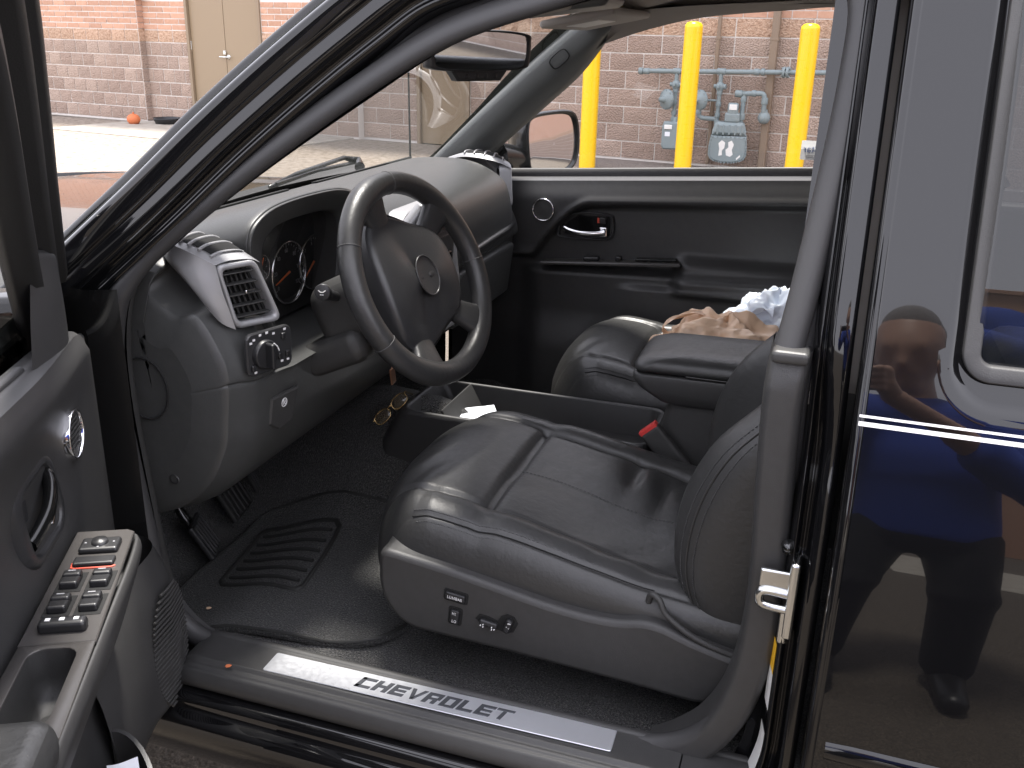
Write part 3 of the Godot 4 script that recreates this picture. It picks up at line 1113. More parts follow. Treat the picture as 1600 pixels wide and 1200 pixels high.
func body() -> void:
	truck = thing("pickup_truck", "black four-door pickup truck with its driver door open and black leather inside", "truck")
	var s: Shape
	var pp := v2([[-1.16, 1.03], [-1.10, 1.075], [-1.04, 1.122], [-0.987, 1.169], [-0.90, 1.248], [-0.813, 1.331], [-0.72, 1.412], [-0.626, 1.487], [-0.55, 1.540], [-0.45, 1.573], [-0.32, 1.596], [-0.1, 1.606], [0.3, 1.606], [0.7, 1.603], [1.02, 1.59]])
	var rail := spline(pp, 6)
	var rail_prof := v2([[-0.016, 0.05], [-0.012, 0.022], [-0.009, 0.008], [-0.004, 0.0015], [0.0, 0.001], [0.006, 0.003], [0.020, 0.010], [0.023, 0.013], [0.0245, 0.019], [0.029, 0.0205], [0.043, 0.022], [0.049, 0.028], [0.054, 0.041], [0.058, 0.050], [0.064, 0.046], [0.072, 0.046], [0.076, 0.060], [0.080, 0.075]])
	for side in [1.0, -1.0]:
		s = Shape.new()
		s.grid(side_sweep(rail, rail_prof, -1.0, false, false, side))
		obj(s, "roof_pillar", M.black_paint, truck)
	# windscreen edge moulding that lies along the pillar
	for side in [1.0, -1.0]:
		s = Shape.new()
		s.grid(side_sweep(rail.slice(0, 60), v2([[-0.024, 0.06], [-0.024, 0.018], [-0.022, 0.014], [-0.017, 0.012], [-0.012, 0.014]]), -1.0, false, false, side))
		obj(s, "windshield_moulding", M.gloss_black, truck)

	# roof skin and headliner
	s = Shape.new()
	var rows := []
	for i in 17:
		var x := -0.50 + 1.5 * i / 16.0
		var row := PackedVector3Array()
		for j in 25:
			var u := -1.0 + 2.0 * j / 24.0
			var z := u * 0.60
			var y := 1.612 + 0.05 * (1 - pow(absf(u), 2.4)) - 0.03 * pow(clampf((-0.2 - x) / 0.3, 0, 1), 2) - 0.01 * ss(0.6, 1.0, x)
			row.append(V(x - 0.05 * (1 - u * u) * ss(-0.2, -0.5, x), y, z))
		rows.append(row)
	s.grid(rows)
	obj(s, "roof", M.black_paint, truck)
	s = Shape.new()
	rows = []
	for i in 17:
		var x := -0.60 + 1.55 * i / 16.0
		var row := PackedVector3Array()
		for j in 25:
			var u := -1.0 + 2.0 * j / 24.0
			var e := pow(absf(u), 5.0)
			row.append(V(x, 1.565 - 0.045 * e - 0.055 * pow(clampf((-0.40 - x) / 0.2, 0, 1), 2.0), u * 0.585))
		rows.append(row)
	s.grid(rows)
	obj(s, "headliner", M.headliner, truck)

	# driver side: rubber seal round the doorway
	var seal := spline(v2([[-0.20, 1.530], [-0.28, 1.517], [-0.36, 1.494], [-0.49, 1.450], [-0.61, 1.378], [-0.735, 1.289], [-0.82, 1.222], [-0.895, 1.157], [-0.945, 1.095], [-0.970, 1.02], [-0.977, 0.924], [-0.969, 0.82], [-0.955, 0.70], [-0.942, 0.61], [-0.90, 0.535], [-0.80, 0.512], [-0.5, 0.51], [-0.22, 0.512], [-0.10, 0.535], [-0.035, 0.61], [-0.014, 0.72], [-0.012, 0.82], [-0.018, 0.95], [-0.022, 1.075], [-0.010, 1.18], [0.005, 1.32], [0.012, 1.42], [0.010, 1.495], [-0.02, 1.535], [-0.09, 1.541]]), 5, true)
	s = Shape.new()
	s.grid(side_sweep(seal, circle_prof(0, 0, 0.017, 0.016, 14), -1.0, true, true), true, true)
	obj(s, "door_seal", M.rubber, truck, "thick black rubber seal round the driver doorway")
	s = Shape.new()
	s.grid(side_sweep(seal, v2([[-0.017, 0.005], [-0.03, 0.012], [-0.034, 0.03], [-0.034, 0.06]]), 1.0, true, true), false, true)
	obj(s, "seal_flange", M.rubber, truck)
	# inner pillar trim behind the seal, front and roof
	s = Shape.new()
	s.grid(side_sweep(spline(v2([[-0.02, 1.53], [-0.20, 1.522], [-0.36, 1.486], [-0.49, 1.442], [-0.61, 1.366], [-0.735, 1.279], [-0.82, 1.214], [-0.895, 1.149], [-0.94, 1.10], [-0.965, 1.02], [-0.97, 0.92], [-0.962, 0.80], [-0.945, 0.62], [-0.93, 0.56]]), 5), v2([[0.008, 0.014], [0.006, 0.022], [0.002, 0.032], [-0.008, 0.038], [-0.03, 0.040]]), 1.0, true), false)
	obj(s, "pillar_cover", M.dark_plastic, truck)

	# front jamb where the hinges sit
	s = Shape.new()
	rows = []
	for i in 24:
		var y := 0.44 + 0.68 * i / 23.0
		var k := 0.0 if y < 1.08 else (y - 1.08) * 0.36
		var row := PackedVector3Array()
		for p in spline(v2([[-1.085, 0.835], [-1.078, 0.832], [-1.072, 0.81], [-1.066, 0.775], [-1.052, 0.757], [-1.02, 0.752], [-0.995, 0.748], [-0.985, 0.735], [-0.975, 0.70]]), 3):
			row.append(V(p.x + 0.012 * sin(y * 9.0) * 0.4, y, minf(p.y, zs(y) - 0.006) - k * 0.4))
		rows.append(row)
	s.grid(rows)
	obj(s, "hinge_jamb", M.jamb_paint, truck)
	for y in [0.62, 0.95]:
		s = Shape.new()
		s.tube(pv([V(-1.03, y - 0.045, 0.79), V(-1.03, y + 0.045, 0.79)]), 0.011, 10)
		s.rbox(V(-1.035, y, 0.765), V(0.05, 0.05, 0.02), 0.005)
		obj(s, "door_hinge", M.jamb_paint, truck)
	s = Shape.new()
	s.rbox(V(-0.985, 0.79, 0.79), V(0.10, 0.02, 0.012), 0.004, Basis(Vector3.UP, -0.9))
	obj(s, "door_check", M.zinc, truck)

	# front wings, bonnet, cowl
	for side in [1.0, -1.0]:
		s = Shape.new()
		rows = []
		for i in 21:
			var x := -1.09 - 1.35 * i / 20.0
			var row := PackedVector3Array()
			var nose := pow(clampf((-2.0 - x) / 0.44, 0, 1), 2.0) * 0.16
			var wheel := sqrt(maxf(0.0, 0.42 * 0.42 - (x + 1.72) * (x + 1.72)))
			var lo := maxf(0.42, 0.36 + wheel)
			for j in 15:
				var y := lerpf(lo, 1.0, j / 14.0)
				row.append(V(x, y, side * (zs(minf(y, 0.93)) - nose - 0.08 * pow(clampf((y - 0.90) / 0.1, 0, 1), 2.0))))
			for q in [[1.035, 0.705], [1.052, 0.66], [1.05, 0.648], [1.0, 0.645]]:
				row.append(V(x, q[0] - 0.05 * nose - 0.03 * (-1.09 - x), side * (q[1] - nose)))
			rows.append(row)
		s.grid(rows)
		obj(s, "front_wing", M.black_paint, truck)
	s = Shape.new()
	rows = []
	for i in 17:
		var x := -1.30 - 1.1 * i / 16.0
		var row := PackedVector3Array()
		for j in 25:
			var u := -1.0 + 2.0 * j / 24.0
			var nose := pow(clampf((-2.0 - x) / 0.44, 0, 1), 2.0)
			row.append(V(x, 1.053 + 0.03 * (1 - u * u) - 0.03 * (-1.09 - x) - 0.06 * nose - 0.012 * gauss(absf(u) - 0.72, 0.06), u * (0.64 - 0.1 * nose)))
		rows.append(row)
	s.grid(rows)
	obj(s, "bonnet", M.black_paint, truck)
	s = Shape.new()
	rows = []
	for i in 6:
		var row := PackedVector3Array()
		for j in 25:
			var u := -1.0 + 2.0 * j / 24.0
			var back := -1.195 + 0.14 * u * u
			row.append(V(lerpf(back, -1.31, i / 5.0), 1.088 - 0.03 * sin(PI * i / 5.0), u * 0.70))
		rows.append(row)
	s.grid(rows)
	obj(s, "cowl", M.dark_plastic, truck)
	s = Shape.new()
	s.rbox(V(-2.42, 0.62, 0), V(0.10, 0.5, 1.36), 0.04)
	obj(s, "front_bumper", M.dark_plastic, truck)

	# windscreen
	s = Shape.new()
	rows = []
	for i in 13:
		var t := i / 12.0
		var row := PackedVector3Array()
		for j in 25:
			var u := -1.0 + 2.0 * j / 24.0
			var lo := V(-1.20 + 0.15 * u * u, 1.085, u * 0.745)
			var hi := V(-0.615 + 0.075 * u * u, 1.515, u * 0.60)
			row.append(lo.lerp(hi, t) + V(-0.02, 0.02, 0) * sin(PI * t) * (1 - u * u))
		rows.append(row)
	s.grid(rows)
	obj(s, "windshield", M.windshield_glass, truck)
	# dark band at the foot of the glass, inside
	s = Shape.new()
	var band := []
	for i in 2:
		var row := PackedVector3Array()
		for p in rows[i]:
			row.append(p + V(0.006, -0.004, 0))
		band.append(row)
	s.grid(band)
	obj(s, "glass_border", M.void_black, truck)
	for a in [[0.35, 0.62], [-0.30, 0.58]]:
		s = Shape.new()
		var z0: float = a[0]
		s.tube(pv([V(-1.235, 1.10, z0 + 0.17), V(-1.205, 1.125, z0 + 0.10), V(-1.215, 1.135, z0 - 0.16), V(-1.19, 1.125, z0 - 0.19), V(-1.165, 1.115, z0 - 0.15)]), [0.007, 0.006, 0.006, 0.012, 0.014], 8)
		s.tube(pv([V(-1.185, 1.118, z0 + 0.22), V(-1.205, 1.122, z0 + 0.0), V(-1.20, 1.12, z0 - 0.2)]), 0.005, 6)
		obj(s, "wiper", M.gloss_black, truck)
	s = Shape.new()
	s.tube(pv([V(-1.17, 1.05, -0.78), V(-1.17, 1.09, -0.78), V(-1.17, 1.10, -0.78), V(-1.172, 1.75, -0.775)]), [0.012, 0.01, 0.0032, 0.002], 8)
	obj(s, "antenna", M.gloss_black, truck)

	sill()
	b_pillar()
	rear_door()
	driver_door()
	far_body()


func sill() -> void:
	var s := Shape.new()
	var xs := [-1.02, -0.9, -0.6, -0.3, 0.0, 0.1]
	var rows := []
	for p in [[0.775, 0.497], [0.800, 0.4955], [0.822, 0.494], [0.832, 0.490], [0.835, 0.482], [0.8355, 0.474], [0.840, 0.470], [0.850, 0.467], [0.857, 0.460], [0.860, 0.445], [0.858, 0.425], [0.850, 0.40], [0.835, 0.375], [0.79, 0.36], [0.70, 0.355]]:
		var row := PackedVector3Array()
		for x in xs:
			row.append(V(x, p[1], p[0]))
		rows.append(row)
	s.grid(rows)
	obj(s, "rocker", M.black_paint, truck)
	# plastic scuff cover with fine ribs along its step
	s = Shape.new()
	rows = []
	var prof := [[0.716, 0.49], [0.717, 0.525], [0.720, 0.534], [0.724, 0.5375], [0.729, 0.5375], [0.733, 0.536], [0.735, 0.534], [0.783, 0.532], [0.785, 0.534], [0.789, 0.533], [0.792, 0.529], [0.796, 0.5275], [0.799, 0.529], [0.802, 0.5265], [0.805, 0.5245], [0.808, 0.5255], [0.811, 0.522], [0.816, 0.515], [0.818, 0.508], [0.818, 0.500], [0.812, 0.496]]
	for i in 40:
		var x := -0.865 + 0.775 * i / 39.0
		var e := minf(ss(-0.865, -0.845, x), 1.0)
		var row := PackedVector3Array()
		for p in prof:
			var z: float = p[0]
			row.append(V(x, p[1] - 0.012 * (1 - e), 0.735 + (z - 0.735) * (0.9 + 0.1 * e)))
		rows.append(row)
	s.grid(rows)
	var cover := obj(s, "sill_cover", M.shield_plastic, truck)
	s = Shape.new()
	rows = []
	for i in 8:
		var x := -0.088 + 0.12 * i / 7.0
		var row := PackedVector3Array()
		for p in prof:
			row.append(V(x, p[1] - 0.001, p[0]))
		rows.append(row)
	s.grid(rows)
	obj(s, "sill_end_cover", M.shield_plastic, truck)
	# carpet edge, then the metal tread plate with its pressed name
	var xf := Transform3D(Basis(V(1, 0, -0.016).normalized(), V(0, 1, 0), V(0.016, 0, 1).normalized()), V(-0.4525, 0.5335, 0.7585))
	var plate := Shape.new()
	plate.prism(xf * Transform3D(Basis(Vector3.RIGHT, -PI / 2), Vector3.ZERO), PackedVector2Array(outline_arc(-0.27, -0.0225, 0.27, 0.0225, 0.003, 3)), 0.0016, 0.0006)
	obj(plate, "tread_plate", M.brushed_steel, cover, "brushed metal tread plate with pressed lettering")
	# wide slanted capitals, one pressed letter each, built from bars
	var letters := {
		"C": [[0.0, 0, 1, 0.24], [0.0, 0, 0.30, 1], [0.0, 0.76, 1, 1]],
		"H": [[0, 0, 0.30, 1], [0.70, 0, 1, 1], [0.30, 0.38, 0.70, 0.62]],
		"E": [[0, 0, 0.30, 1], [0.24, 0.76, 1, 1], [0.24, 0.4, 0.94, 0.6], [0.24, 0, 1, 0.24]],
		"V": [],
		"R": [[0, 0, 0.30, 1], [0.24, 0.76, 1, 1], [0.76, 0.42, 1, 0.8], [0.24, 0.36, 0.86, 0.55], [0.58, 0, 0.86, 0.36]],
		"O": [[0, 0, 0.30, 1], [0.70, 0, 1, 1], [0.24, 0.8, 0.76, 1], [0.24, 0, 0.76, 0.2]],
		"L": [[0, 0, 0.30, 1], [0.24, 0, 1, 0.24]],
		"T": [[-0.05, 0.8, 1.05, 1], [0.38, 0, 0.62, 0.8]],
	}
	var word := "CHEVROLET"
	var lw := 0.0235
	var lh := 0.0235
	for i in word.length():
		var lt := Shape.new()
		var x0 := -0.122 + i * 0.0268
		var bars: Array = letters[word[i]]
		var polys := []
		for b in bars:
			polys.append([[b[0], b[1]], [b[2], b[1]], [b[2], b[3]], [b[0], b[3]]])
		if word[i] == "V":
			polys = [[[0.38, 0], [0.62, 0], [0.24, 1], [-0.02, 1]], [[0.38, 0], [0.62, 0], [1.04, 1], [0.78, 1]]]
		for pl in polys:
			var pts := PackedVector2Array()
			for p in pl:
				pts.append(Vector2(x0 + p[0] * lw + p[1] * 0.007, -0.0120 + p[1] * lh))
			lt.prism(xf * Transform3D(Basis(Vector3.RIGHT, -PI / 2), V(0, 0.0016, 0)), pts, 0.0011, 0.0004)
		obj(lt, "letter", M.letter_shade, cover)


func b_pillar() -> void:
	var bp := part("door_pillar", truck, "glossy black pillar between the front and rear side doors")
	# painted face: an upper and a lower section blended at the waistline
	var upper := v2([[-0.02, 0.085], [0.004, 0.076], [0.009, 0.060], [0.013, 0.050], [0.016, 0.050], [0.0175, 0.060], [0.020, 0.060], [0.0215, 0.044], [0.025, 0.036], [0.030, 0.034], [0.044, 0.034], [0.0485, 0.037], [0.050, 0.044], [0.052, 0.10]])
	var lower := v2([[-0.01, 0.135], [0.004, 0.128], [0.009, 0.112], [0.013, 0.092], [0.017, 0.084], [0.021, 0.088], [0.025, 0.098], [0.029, 0.098], [0.033, 0.082], [0.037, 0.072], [0.046, 0.068], [0.052, 0.072], [0.0545, 0.085], [0.056, 0.16]])
	var s := Shape.new()
	var rows := []
	for i in 60:
		var y := 0.44 + 1.12 * i / 59.0
		var k := ss(0.98, 1.16, y)
		var low := 1.0 - ss(0.44, 0.60, y)
		var row := PackedVector3Array()
		var ctrl := []
		for j in upper.size():
			ctrl.append(lower[j].lerp(upper[j], k) + Vector2(-0.03 * low * (1.0 - j / 13.0), 0))
		for p in spline(ctrl, 3):
			row.append(V(p.x, y, zs(y) - p.y))
		rows.append(row)
	s.grid(rows)
	obj(s, "painted_face", M.black_paint, bp)
	# plastic cover on the cabin side, from the waist down into the sill
	var path := spline(v2([[-0.016, 1.118], [-0.020, 1.05], [-0.016, 0.93], [-0.010, 0.80], [-0.014, 0.70], [-0.030, 0.62], [-0.058, 0.560], [-0.095, 0.520], [-0.13, 0.495]]), 6)
	s = Shape.new()
	s.grid(side_sweep(path, v2([[0.026, 0.03], [0.024, -0.003], [0.020, -0.012], [0.012, -0.016], [-0.012, -0.016], [-0.018, -0.012], [-0.021, -0.002], [-0.023, 0.03], [-0.021, 0.05]]), 1.0, true))
	s.rbox(V(-0.0158, 1.112, 0.722), V(0.042, 0.016, 0.052), 0.006)
	obj(s, "lower_cover", M.shield_plastic, bp)
	# striker: a bent zinc plate with a loop
	s = Shape.new()
	var zb := 0.757
	s.rbox(V(0.022, 0.815, zb), V(0.012, 0.105, 0.035), 0.004)
	s.rbox(V(0.002, 0.838, zb + 0.006), V(0.04, 0.026, 0.008), 0.003)
	s.tube(sp3([V(0.02, 0.822, zb + 0.01), V(-0.01, 0.823, zb + 0.01), V(-0.016, 0.814, zb + 0.01), V(-0.01, 0.803, zb + 0.01), V(0.02, 0.801, zb + 0.01)], 5), 0.006, 8)
	s.rbox(V(0.017, 0.775, zb + 0.004), V(0.012, 0.05, 0.012), 0.004)
	obj(s, "striker", M.zinc, bp)
	s = Shape.new()
	s.lathe(Transform3D(Basis(Vector3.RIGHT, PI / 2), V(0.010, 0.878, 0.748)), [Vector2(0.0, 0.012), Vector2(0.007, 0.011), Vector2(0.009, 0.0)], 12)
	obj(s, "bolt", M.jamb_paint, bp)
	# tall label: yellow head and white body, curling with the pillar
	for a in [[0.745, 0.70, "label_yellow"], [0.70, 0.645, "label_white"], [0.61, 0.535, "label_white"]]:
		s = Shape.new()
		rows = []
		for i in 9:
			var y := lerpf(a[0], a[1], i / 8.0)
			var low := 1.0 - ss(0.44, 0.60, y)
			rows.append(pv([V(0.0068 - 0.03 * low * 0.93, y, zs(y) - 0.1195), V(0.0125 - 0.03 * low * 0.86, y, zs(y) - 0.0915)]))
		s.grid(rows)
		obj(s, "sticker", M[a[2]], bp)
	# upper belt cover inside
	s = Shape.new()
	rows = []
	for i in 16:
		var y := 1.05 + 0.47 * i / 15.0
		rows.append(pv([V(0.010, y, zi(y) - 0.012), V(0.022, y, zi(y) - 0.04), V(0.045, y, zi(y) - 0.07), V(0.10, y, zi(y) - 0.07), V(0.14, y, zi(y) - 0.04)]))
	s.grid(rows)
	obj(s, "upper_cover", M.headliner, bp)


func rear_door() -> void:
	var rd := part("rear_door", truck, "closed glossy black rear side door mirroring the yard and sky")
	# outer skin with the window opening left out
	var win := outline_arc(0.142, 1.088, 0.92, 1.64, 0.052, 12)
	var glazing := outline_arc(0.1555, 1.1185, 0.89, 1.61, 0.030, 12)
	var win_poly := PackedVector2Array(win)
	var xs := []
	for k in 40:
		xs.append(0.070 + 0.0062 * k)
	for k in range(1, 16):
		xs.append(0.070 + 0.0062 * 39 + 0.042 * k)
	var ys := []
	for k in 20:
		ys.append(0.45 + 0.03 * k)
	for k in 88:
		ys.append(1.05 + 0.00625 * k)
	var s := Shape.new()
	var base := 0
	for y in ys:
		for x in xs:
			s.v.append(V(x, y, zs(y) - 0.004 * pow((x - 0.5) / 0.45, 2)))
	var nc := xs.size()
	var grow: PackedVector2Array = Geometry2D.offset_polygon(win_poly, 0.002)[0]
	for j in ys.size() - 1:
		for i in nc - 1:
			var c := Vector2((xs[i] + xs[i + 1]) / 2, (ys[j] + ys[j + 1]) / 2)
			if not Geometry2D.is_point_in_polygon(c, grow):
				var a := base + j * nc + i
				s.quad(a, a + 1, a + nc + 1, a + nc)
	# folded front edge, with a shallow pressed line just behind it
	var rows := []
	for y in ys:
		var row := PackedVector3Array()
		for p in [[0.0585, 0.075], [0.0575, 0.03], [0.0578, 0.014], [0.0592, 0.006], [0.0615, 0.0022], [0.0645, 0.0008], [0.0668, 0.0012], [0.0678, 0.0022], [0.0690, 0.0012], [0.0702, 0.0]]:
			row.append(V(p[0], y, zs(y) - p[1] - 0.004 * pow((0.07 - 0.5) / 0.45, 2)))
		rows.append(row)
	s.grid(rows)
	obj(s, "outer_skin", M.black_paint, rd)
	# pressed recess round the window, the matt moulding, the glass
	var bow := func(list: Array) -> Array:
		for r in list:
			for k in r.size():
				r[k].z -= 0.004 * pow((r[k].x - 0.5) / 0.45, 2)
		return list
	s = Shape.new()
	s.grid(bow.call(side_sweep(win, v2([[-0.010, -0.0004], [-0.004, -0.0006], [0.0, 0.0], [0.003, 0.0015], [0.006, 0.0045], [0.009, 0.0075], [0.0115, 0.0095]]), 1.0, false, true)), false, true)
	var lip: Array = bow.call(side_sweep(win, v2([[0.0115, 0.0095]]), 1.0, false, true))
	var rest: Array = bow.call(side_sweep(glazing, v2([[0.001, 0.0115]]), 1.0, false, true))
	var ledge := []
	for k in lip.size():
		ledge.append(pv([lip[k][0], rest[k][0]]))
	s.grid(ledge, false, true)
	obj(s, "window_recess", M.black_paint, rd)
	s = Shape.new()
	s.grid(bow.call(side_sweep(glazing, v2([[0.0, 0.013], [0.0005, 0.006], [0.0025, 0.0045], [0.0075, 0.004], [0.0155, 0.0045], [0.018, 0.006], [0.0185, 0.018]]), 1.0, false, true)), false, true)
	obj(s, "window_moulding", M.rubber, rd)
	s = Shape.new()
	rows = []
	for i in 15:
		var t := i / 14.0
		var y := lerpf(1.125, 1.60, t)
		var chord := lerpf(zs(1.125), zs(1.475), t * 0.475 / 0.35) - 0.016
		rows.append(pv([V(0.168, y, chord + 0.018 * 4 * minf(t * 1.357, 1.0) * (1 - minf(t * 1.357, 1.0))), V(0.5, y, chord + 0.018 * 4 * minf(t * 1.357, 1.0) * (1 - minf(t * 1.357, 1.0))), V(0.885, y, chord + 0.018 * 4 * minf(t * 1.357, 1.0) * (1 - minf(t * 1.357, 1.0)))]))
	s.grid(rows)
	obj(s, "window_glass", M.privacy_glass, rd)
	# twin pinstripe and rub strip
	for a in [[1.0715, 1.0742], [1.0625, 1.0672]]:
		s = Shape.new()
		rows = []
		for k in 24:
			var x := 0.0635 + 0.85 * k / 23.0
			var w := 0.004 * pow((x - 0.5) / 0.45, 2)
			rows.append(pv([V(x, a[0] + 0.004 * (x - 0.06), zs(a[0]) - w + 0.0008), V(x, a[1] + 0.004 * (x - 0.06), zs(a[1]) - w + 0.0008)]))
		s.grid(rows)
		obj(s, "pinstripe", M.pinstripe, rd)
	s = Shape.new()
	rows = []
	for k in 30:
		var x := 0.080 + 0.82 * k / 29.0
		var e := ss(0.080, 0.092, x)
		var w := 0.004 * pow((x - 0.5) / 0.45, 2)
		var row := PackedVector3Array()
		for q in 9:
			var an := -PI / 2 + PI * q / 8
			row.append(V(x, 0.676 + 0.014 * sin(an) * (0.9 + 0.1 * e), zs(0.68) - w - 0.002 + 0.009 * cos(an) * (0.85 + 0.15 * e)))
		rows.append(row)
	s.grid(rows)
	s.fan(rows[0])
	obj(s, "rub_strip", M.black_paint, rd)
	# inner side of the door
	s = Shape.new()
	s.rbox(V(0.5, 0.78, 0.70), V(0.85, 0.62, 0.07), 0.03)
	obj(s, "inner_trim", M.door_plastic, rd)


func driver_door() -> void:
	# built closed about its hinge, then swung out
	var d := part("driver_door", truck, "open driver door showing its black inner trim and switches")
	d.position = V(-1.02, 0, 0.80)
	d.rotation.y = deg_to_rad(-62)
	var s := Shape.new()
	var rows := []
	# outer skin
	for i in 30:
		var y := 0.45 + 0.66 * i / 29.0
		var row := PackedVector3Array()
		for x in [-0.03, -0.02, 0.0, 0.2, 0.5, 0.8, 1.05, 1.07]:
			row.append(V(x, y, zs(y) - 0.80 - (0.012 if x < -0.025 or x > 1.06 else 0.0)))
		rows.append(row)
	s.grid(rows)
	obj(s, "outer_skin", M.black_paint, d)
	# painted inner shell edge at the hinge end and the rear end
	s = Shape.new()
	for e in [[-0.03, 0.0], [1.07, 1.04]]:
		rows = []
		for i in 30:
			var y := 0.45 + 0.65 * i / 29.0
			rows.append(pv([V(e[0], y, zs(y) - 0.812), V(lerpf(e[0], e[1], 0.3), y, -0.03), V(e[1], y, -0.055), V(e[1], y, -0.10)]))
		s.grid(rows)
	rows = []
	for i in 20:
		var x := -0.03 + 1.1 * i / 19.0
		rows.append(pv([V(x, 0.45, 0.03), V(x, 0.452, -0.03), V(x, 0.46, -0.07)]))
	s.grid(rows)
	obj(s, "inner_shell", M.jamb_paint, d)
	# trim panel: relief over (x, y), negative z is towards the cabin
	s = Shape.new()
	rows = []
	for j in 61:
		var row := PackedVector3Array()
		for i in 71:
			var x := lerpf(0.0, 1.06, i / 70.0)
			var y := lerpf(0.47, 1.062 + 0.055 * x, j / 60.0)
			var w := 0.076
			w += 0.016 * ss(0.97, 1.04, y - 0.055 * x) * ss(0.05, 0.35, x)            # roll under the window
			w -= 0.010 * ss(1.042, 1.061, y - 0.055 * x)
			w += 0.022 * (1 - ss(0.60, 0.72, y + 0.10 * ss(0.1, 0.4, x)))  # foot swells
			w += 0.010 * ss(0.84, 0.80, y) * ss(0.18, 0.26, x)
			w -= 0.016 * gauss(y - 0.925, 0.06) * ss(0.22, 0.32, x)         # scoop behind the handle
			var edge := minf(x / 0.11, 1.0)
			w = lerpf(0.048, w, sin(edge * PI / 2))
			row.append(V(x, y + -0.030 * ss(0.12, 0.0, x) * ss(0.98, 1.06, y), -w))
		rows.append(row)
	s.grid(rows)
	# cap over the top edge to the glass
	var cap := []
	for k in 5:
		var row := PackedVector3Array()
		for i in 71:
			var p: Vector3 = rows[60][i]
			var t := k / 4.0
			row.append(V(p.x, p.y + 0.006 * sin(PI * minf(t * 1.3, 1)), lerpf(p.z, -0.035, t)))
		cap.append(row)
	s.grid(cap)
	obj(s, "trim_panel", M.door_plastic, d)
	# sealing strips along the glass
	s = Shape.new()
	s.rbox(V(0.67, 1.102, -0.055), V(0.76, 0.014, 0.012), 0.004, Basis(Vector3.BACK, 0.055))
	obj(s, "belt_strip", M.rubber, d)
	s = Shape.new()
	s.rbox(V(0.67, 1.098, -0.018), V(0.76, 0.02, 0.012), 0.004, Basis(Vector3.BACK, 0.055))
	obj(s, "outer_belt_strip", M.gloss_black, d)
	# window frame: front leg follows the windscreen pillar, then along the roof
	var frame := spline(v2([[0.07, 1.05], [0.165, 1.135], [0.265, 1.22], [0.365, 1.305], [0.465, 1.388], [0.56, 1.457], [0.66, 1.496], [0.78, 1.512], [0.92, 1.512], [0.99, 1.49], [1.01, 1.40], [1.03, 1.10]]), 5)
	s = Shape.new()
	rows = []
	for i in frame.size():
		var a: Vector2 = frame[maxi(i - 1, 0)]
		var b: Vector2 = frame[mini(i + 1, frame.size() - 1)]
		var t := (b - a).normalized()
		var nn := Vector2(t.y, -t.x)
		var row := PackedVector3Array()
		for p in [[-0.100, 0.004], [-0.106, 0.0], [-0.105, -0.010], [-0.102, -0.013], [-0.088, -0.015], [-0.085, -0.007], [-0.066, -0.007], [-0.063, -0.017], [-0.060, -0.020], [-0.043, -0.020], [-0.040, -0.009], [-0.020, -0.009], [-0.016, -0.020], [0.003, -0.028], [0.010, -0.032], [0.022, -0.029], [0.027, -0.021], [0.034, -0.016], [0.034, -0.010], [0.027, 0.0], [0.022, 0.004], [-0.02, 0.006]]:
			var q: Vector2 = frame[i] + nn * p[0]
			row.append(V(q.x, q.y, zs(q.y) - 0.812 + p[1] + 0.006))
		rows.append(row)
	s.grid(rows, true)
	obj(s, "window_frame", M.frame_rubber, d)
	# glass, wound up
	s = Shape.new()
	var poly := [[0.16, 1.085], [0.27, 1.205], [0.37, 1.29], [0.47, 1.375], [0.60, 1.455], [0.96, 1.49], [1.0, 1.40], [1.01, 1.10]]
	var lo := PackedVector3Array()
	var hi := PackedVector3Array()
	for k in 20:
		var x := 0.13 + 0.86 * k / 19.0
		var y := 1.085
		for q in poly.size() - 4:
			if x >= poly[q][0] and x <= poly[q + 1][0]:
				y = lerpf(poly[q][1], poly[q + 1][1], (x - poly[q][0]) / (poly[q + 1][0] - poly[q][0]))
		if x > 0.60:
			y = minf(1.48, 1.455 + (x - 0.6))
		lo.append(V(x, 1.075 + 0.065 * x, zs(1.075 + 0.065 * x) - 0.80 - 0.018))
		hi.append(V(x, y, zs(y) - 0.80 - 0.018))
	rows = [lo]
	for t in [0.33, 0.66, 1.0]:
		var row := PackedVector3Array()
		for k in lo.size():
			row.append(lo[k].lerp(hi[k], t))
		rows.append(row)
	s.grid(rows)
	obj(s, "window_glass", M.side_glass, d)
	# triangular sail cover inside the mirror
	s = Shape.new()
	rows = net([[V(0.06, 1.025, -0.036), V(0.14, 1.040, -0.067), V(0.21, 1.062, -0.072), V(0.295, 1.085, -0.070)], [V(0.075, 1.085, -0.036), V(0.135, 1.10, -0.067), V(0.20, 1.12, -0.071), V(0.27, 1.135, -0.068)], [V(0.10, 1.145, -0.036), V(0.132, 1.155, -0.065), V(0.18, 1.17, -0.068), V(0.238, 1.182, -0.065)], [V(0.115, 1.172, -0.036), V(0.135, 1.183, -0.061), V(0.175, 1.195, -0.063), V(0.224, 1.202, -0.061)], [V(0.118, 1.176, -0.02), V(0.137, 1.188, -0.02), V(0.176, 1.20, -0.02), V(0.226, 1.206, -0.02)]], 4, 4)
	s.grid(rows)
	s.tube(sp3([V(0.16, 1.190, -0.060), V(0.166, 1.202, -0.056), V(0.175, 1.235, -0.056)], 4), [0.006, 0.005, 0.004, 0.004, 0.004, 0.003, 0.003, 0.003, 0.0025], 6)
	obj(s, "sail_cover", M.door_plastic, d)
	# outside mirror: housing with a rounded shell
	var mr := part("outside_mirror", d, "black outside mirror beyond the driver door glass")
	s = Shape.new()
	s.rbox(V(0.13, 1.17, 0.14), V(0.10, 0.17, 0.20), 0.045, Basis(Vector3.UP, 0.25), 4)
	s.rbox(V(0.12, 1.10, 0.02), V(0.08, 0.06, 0.10), 0.02)
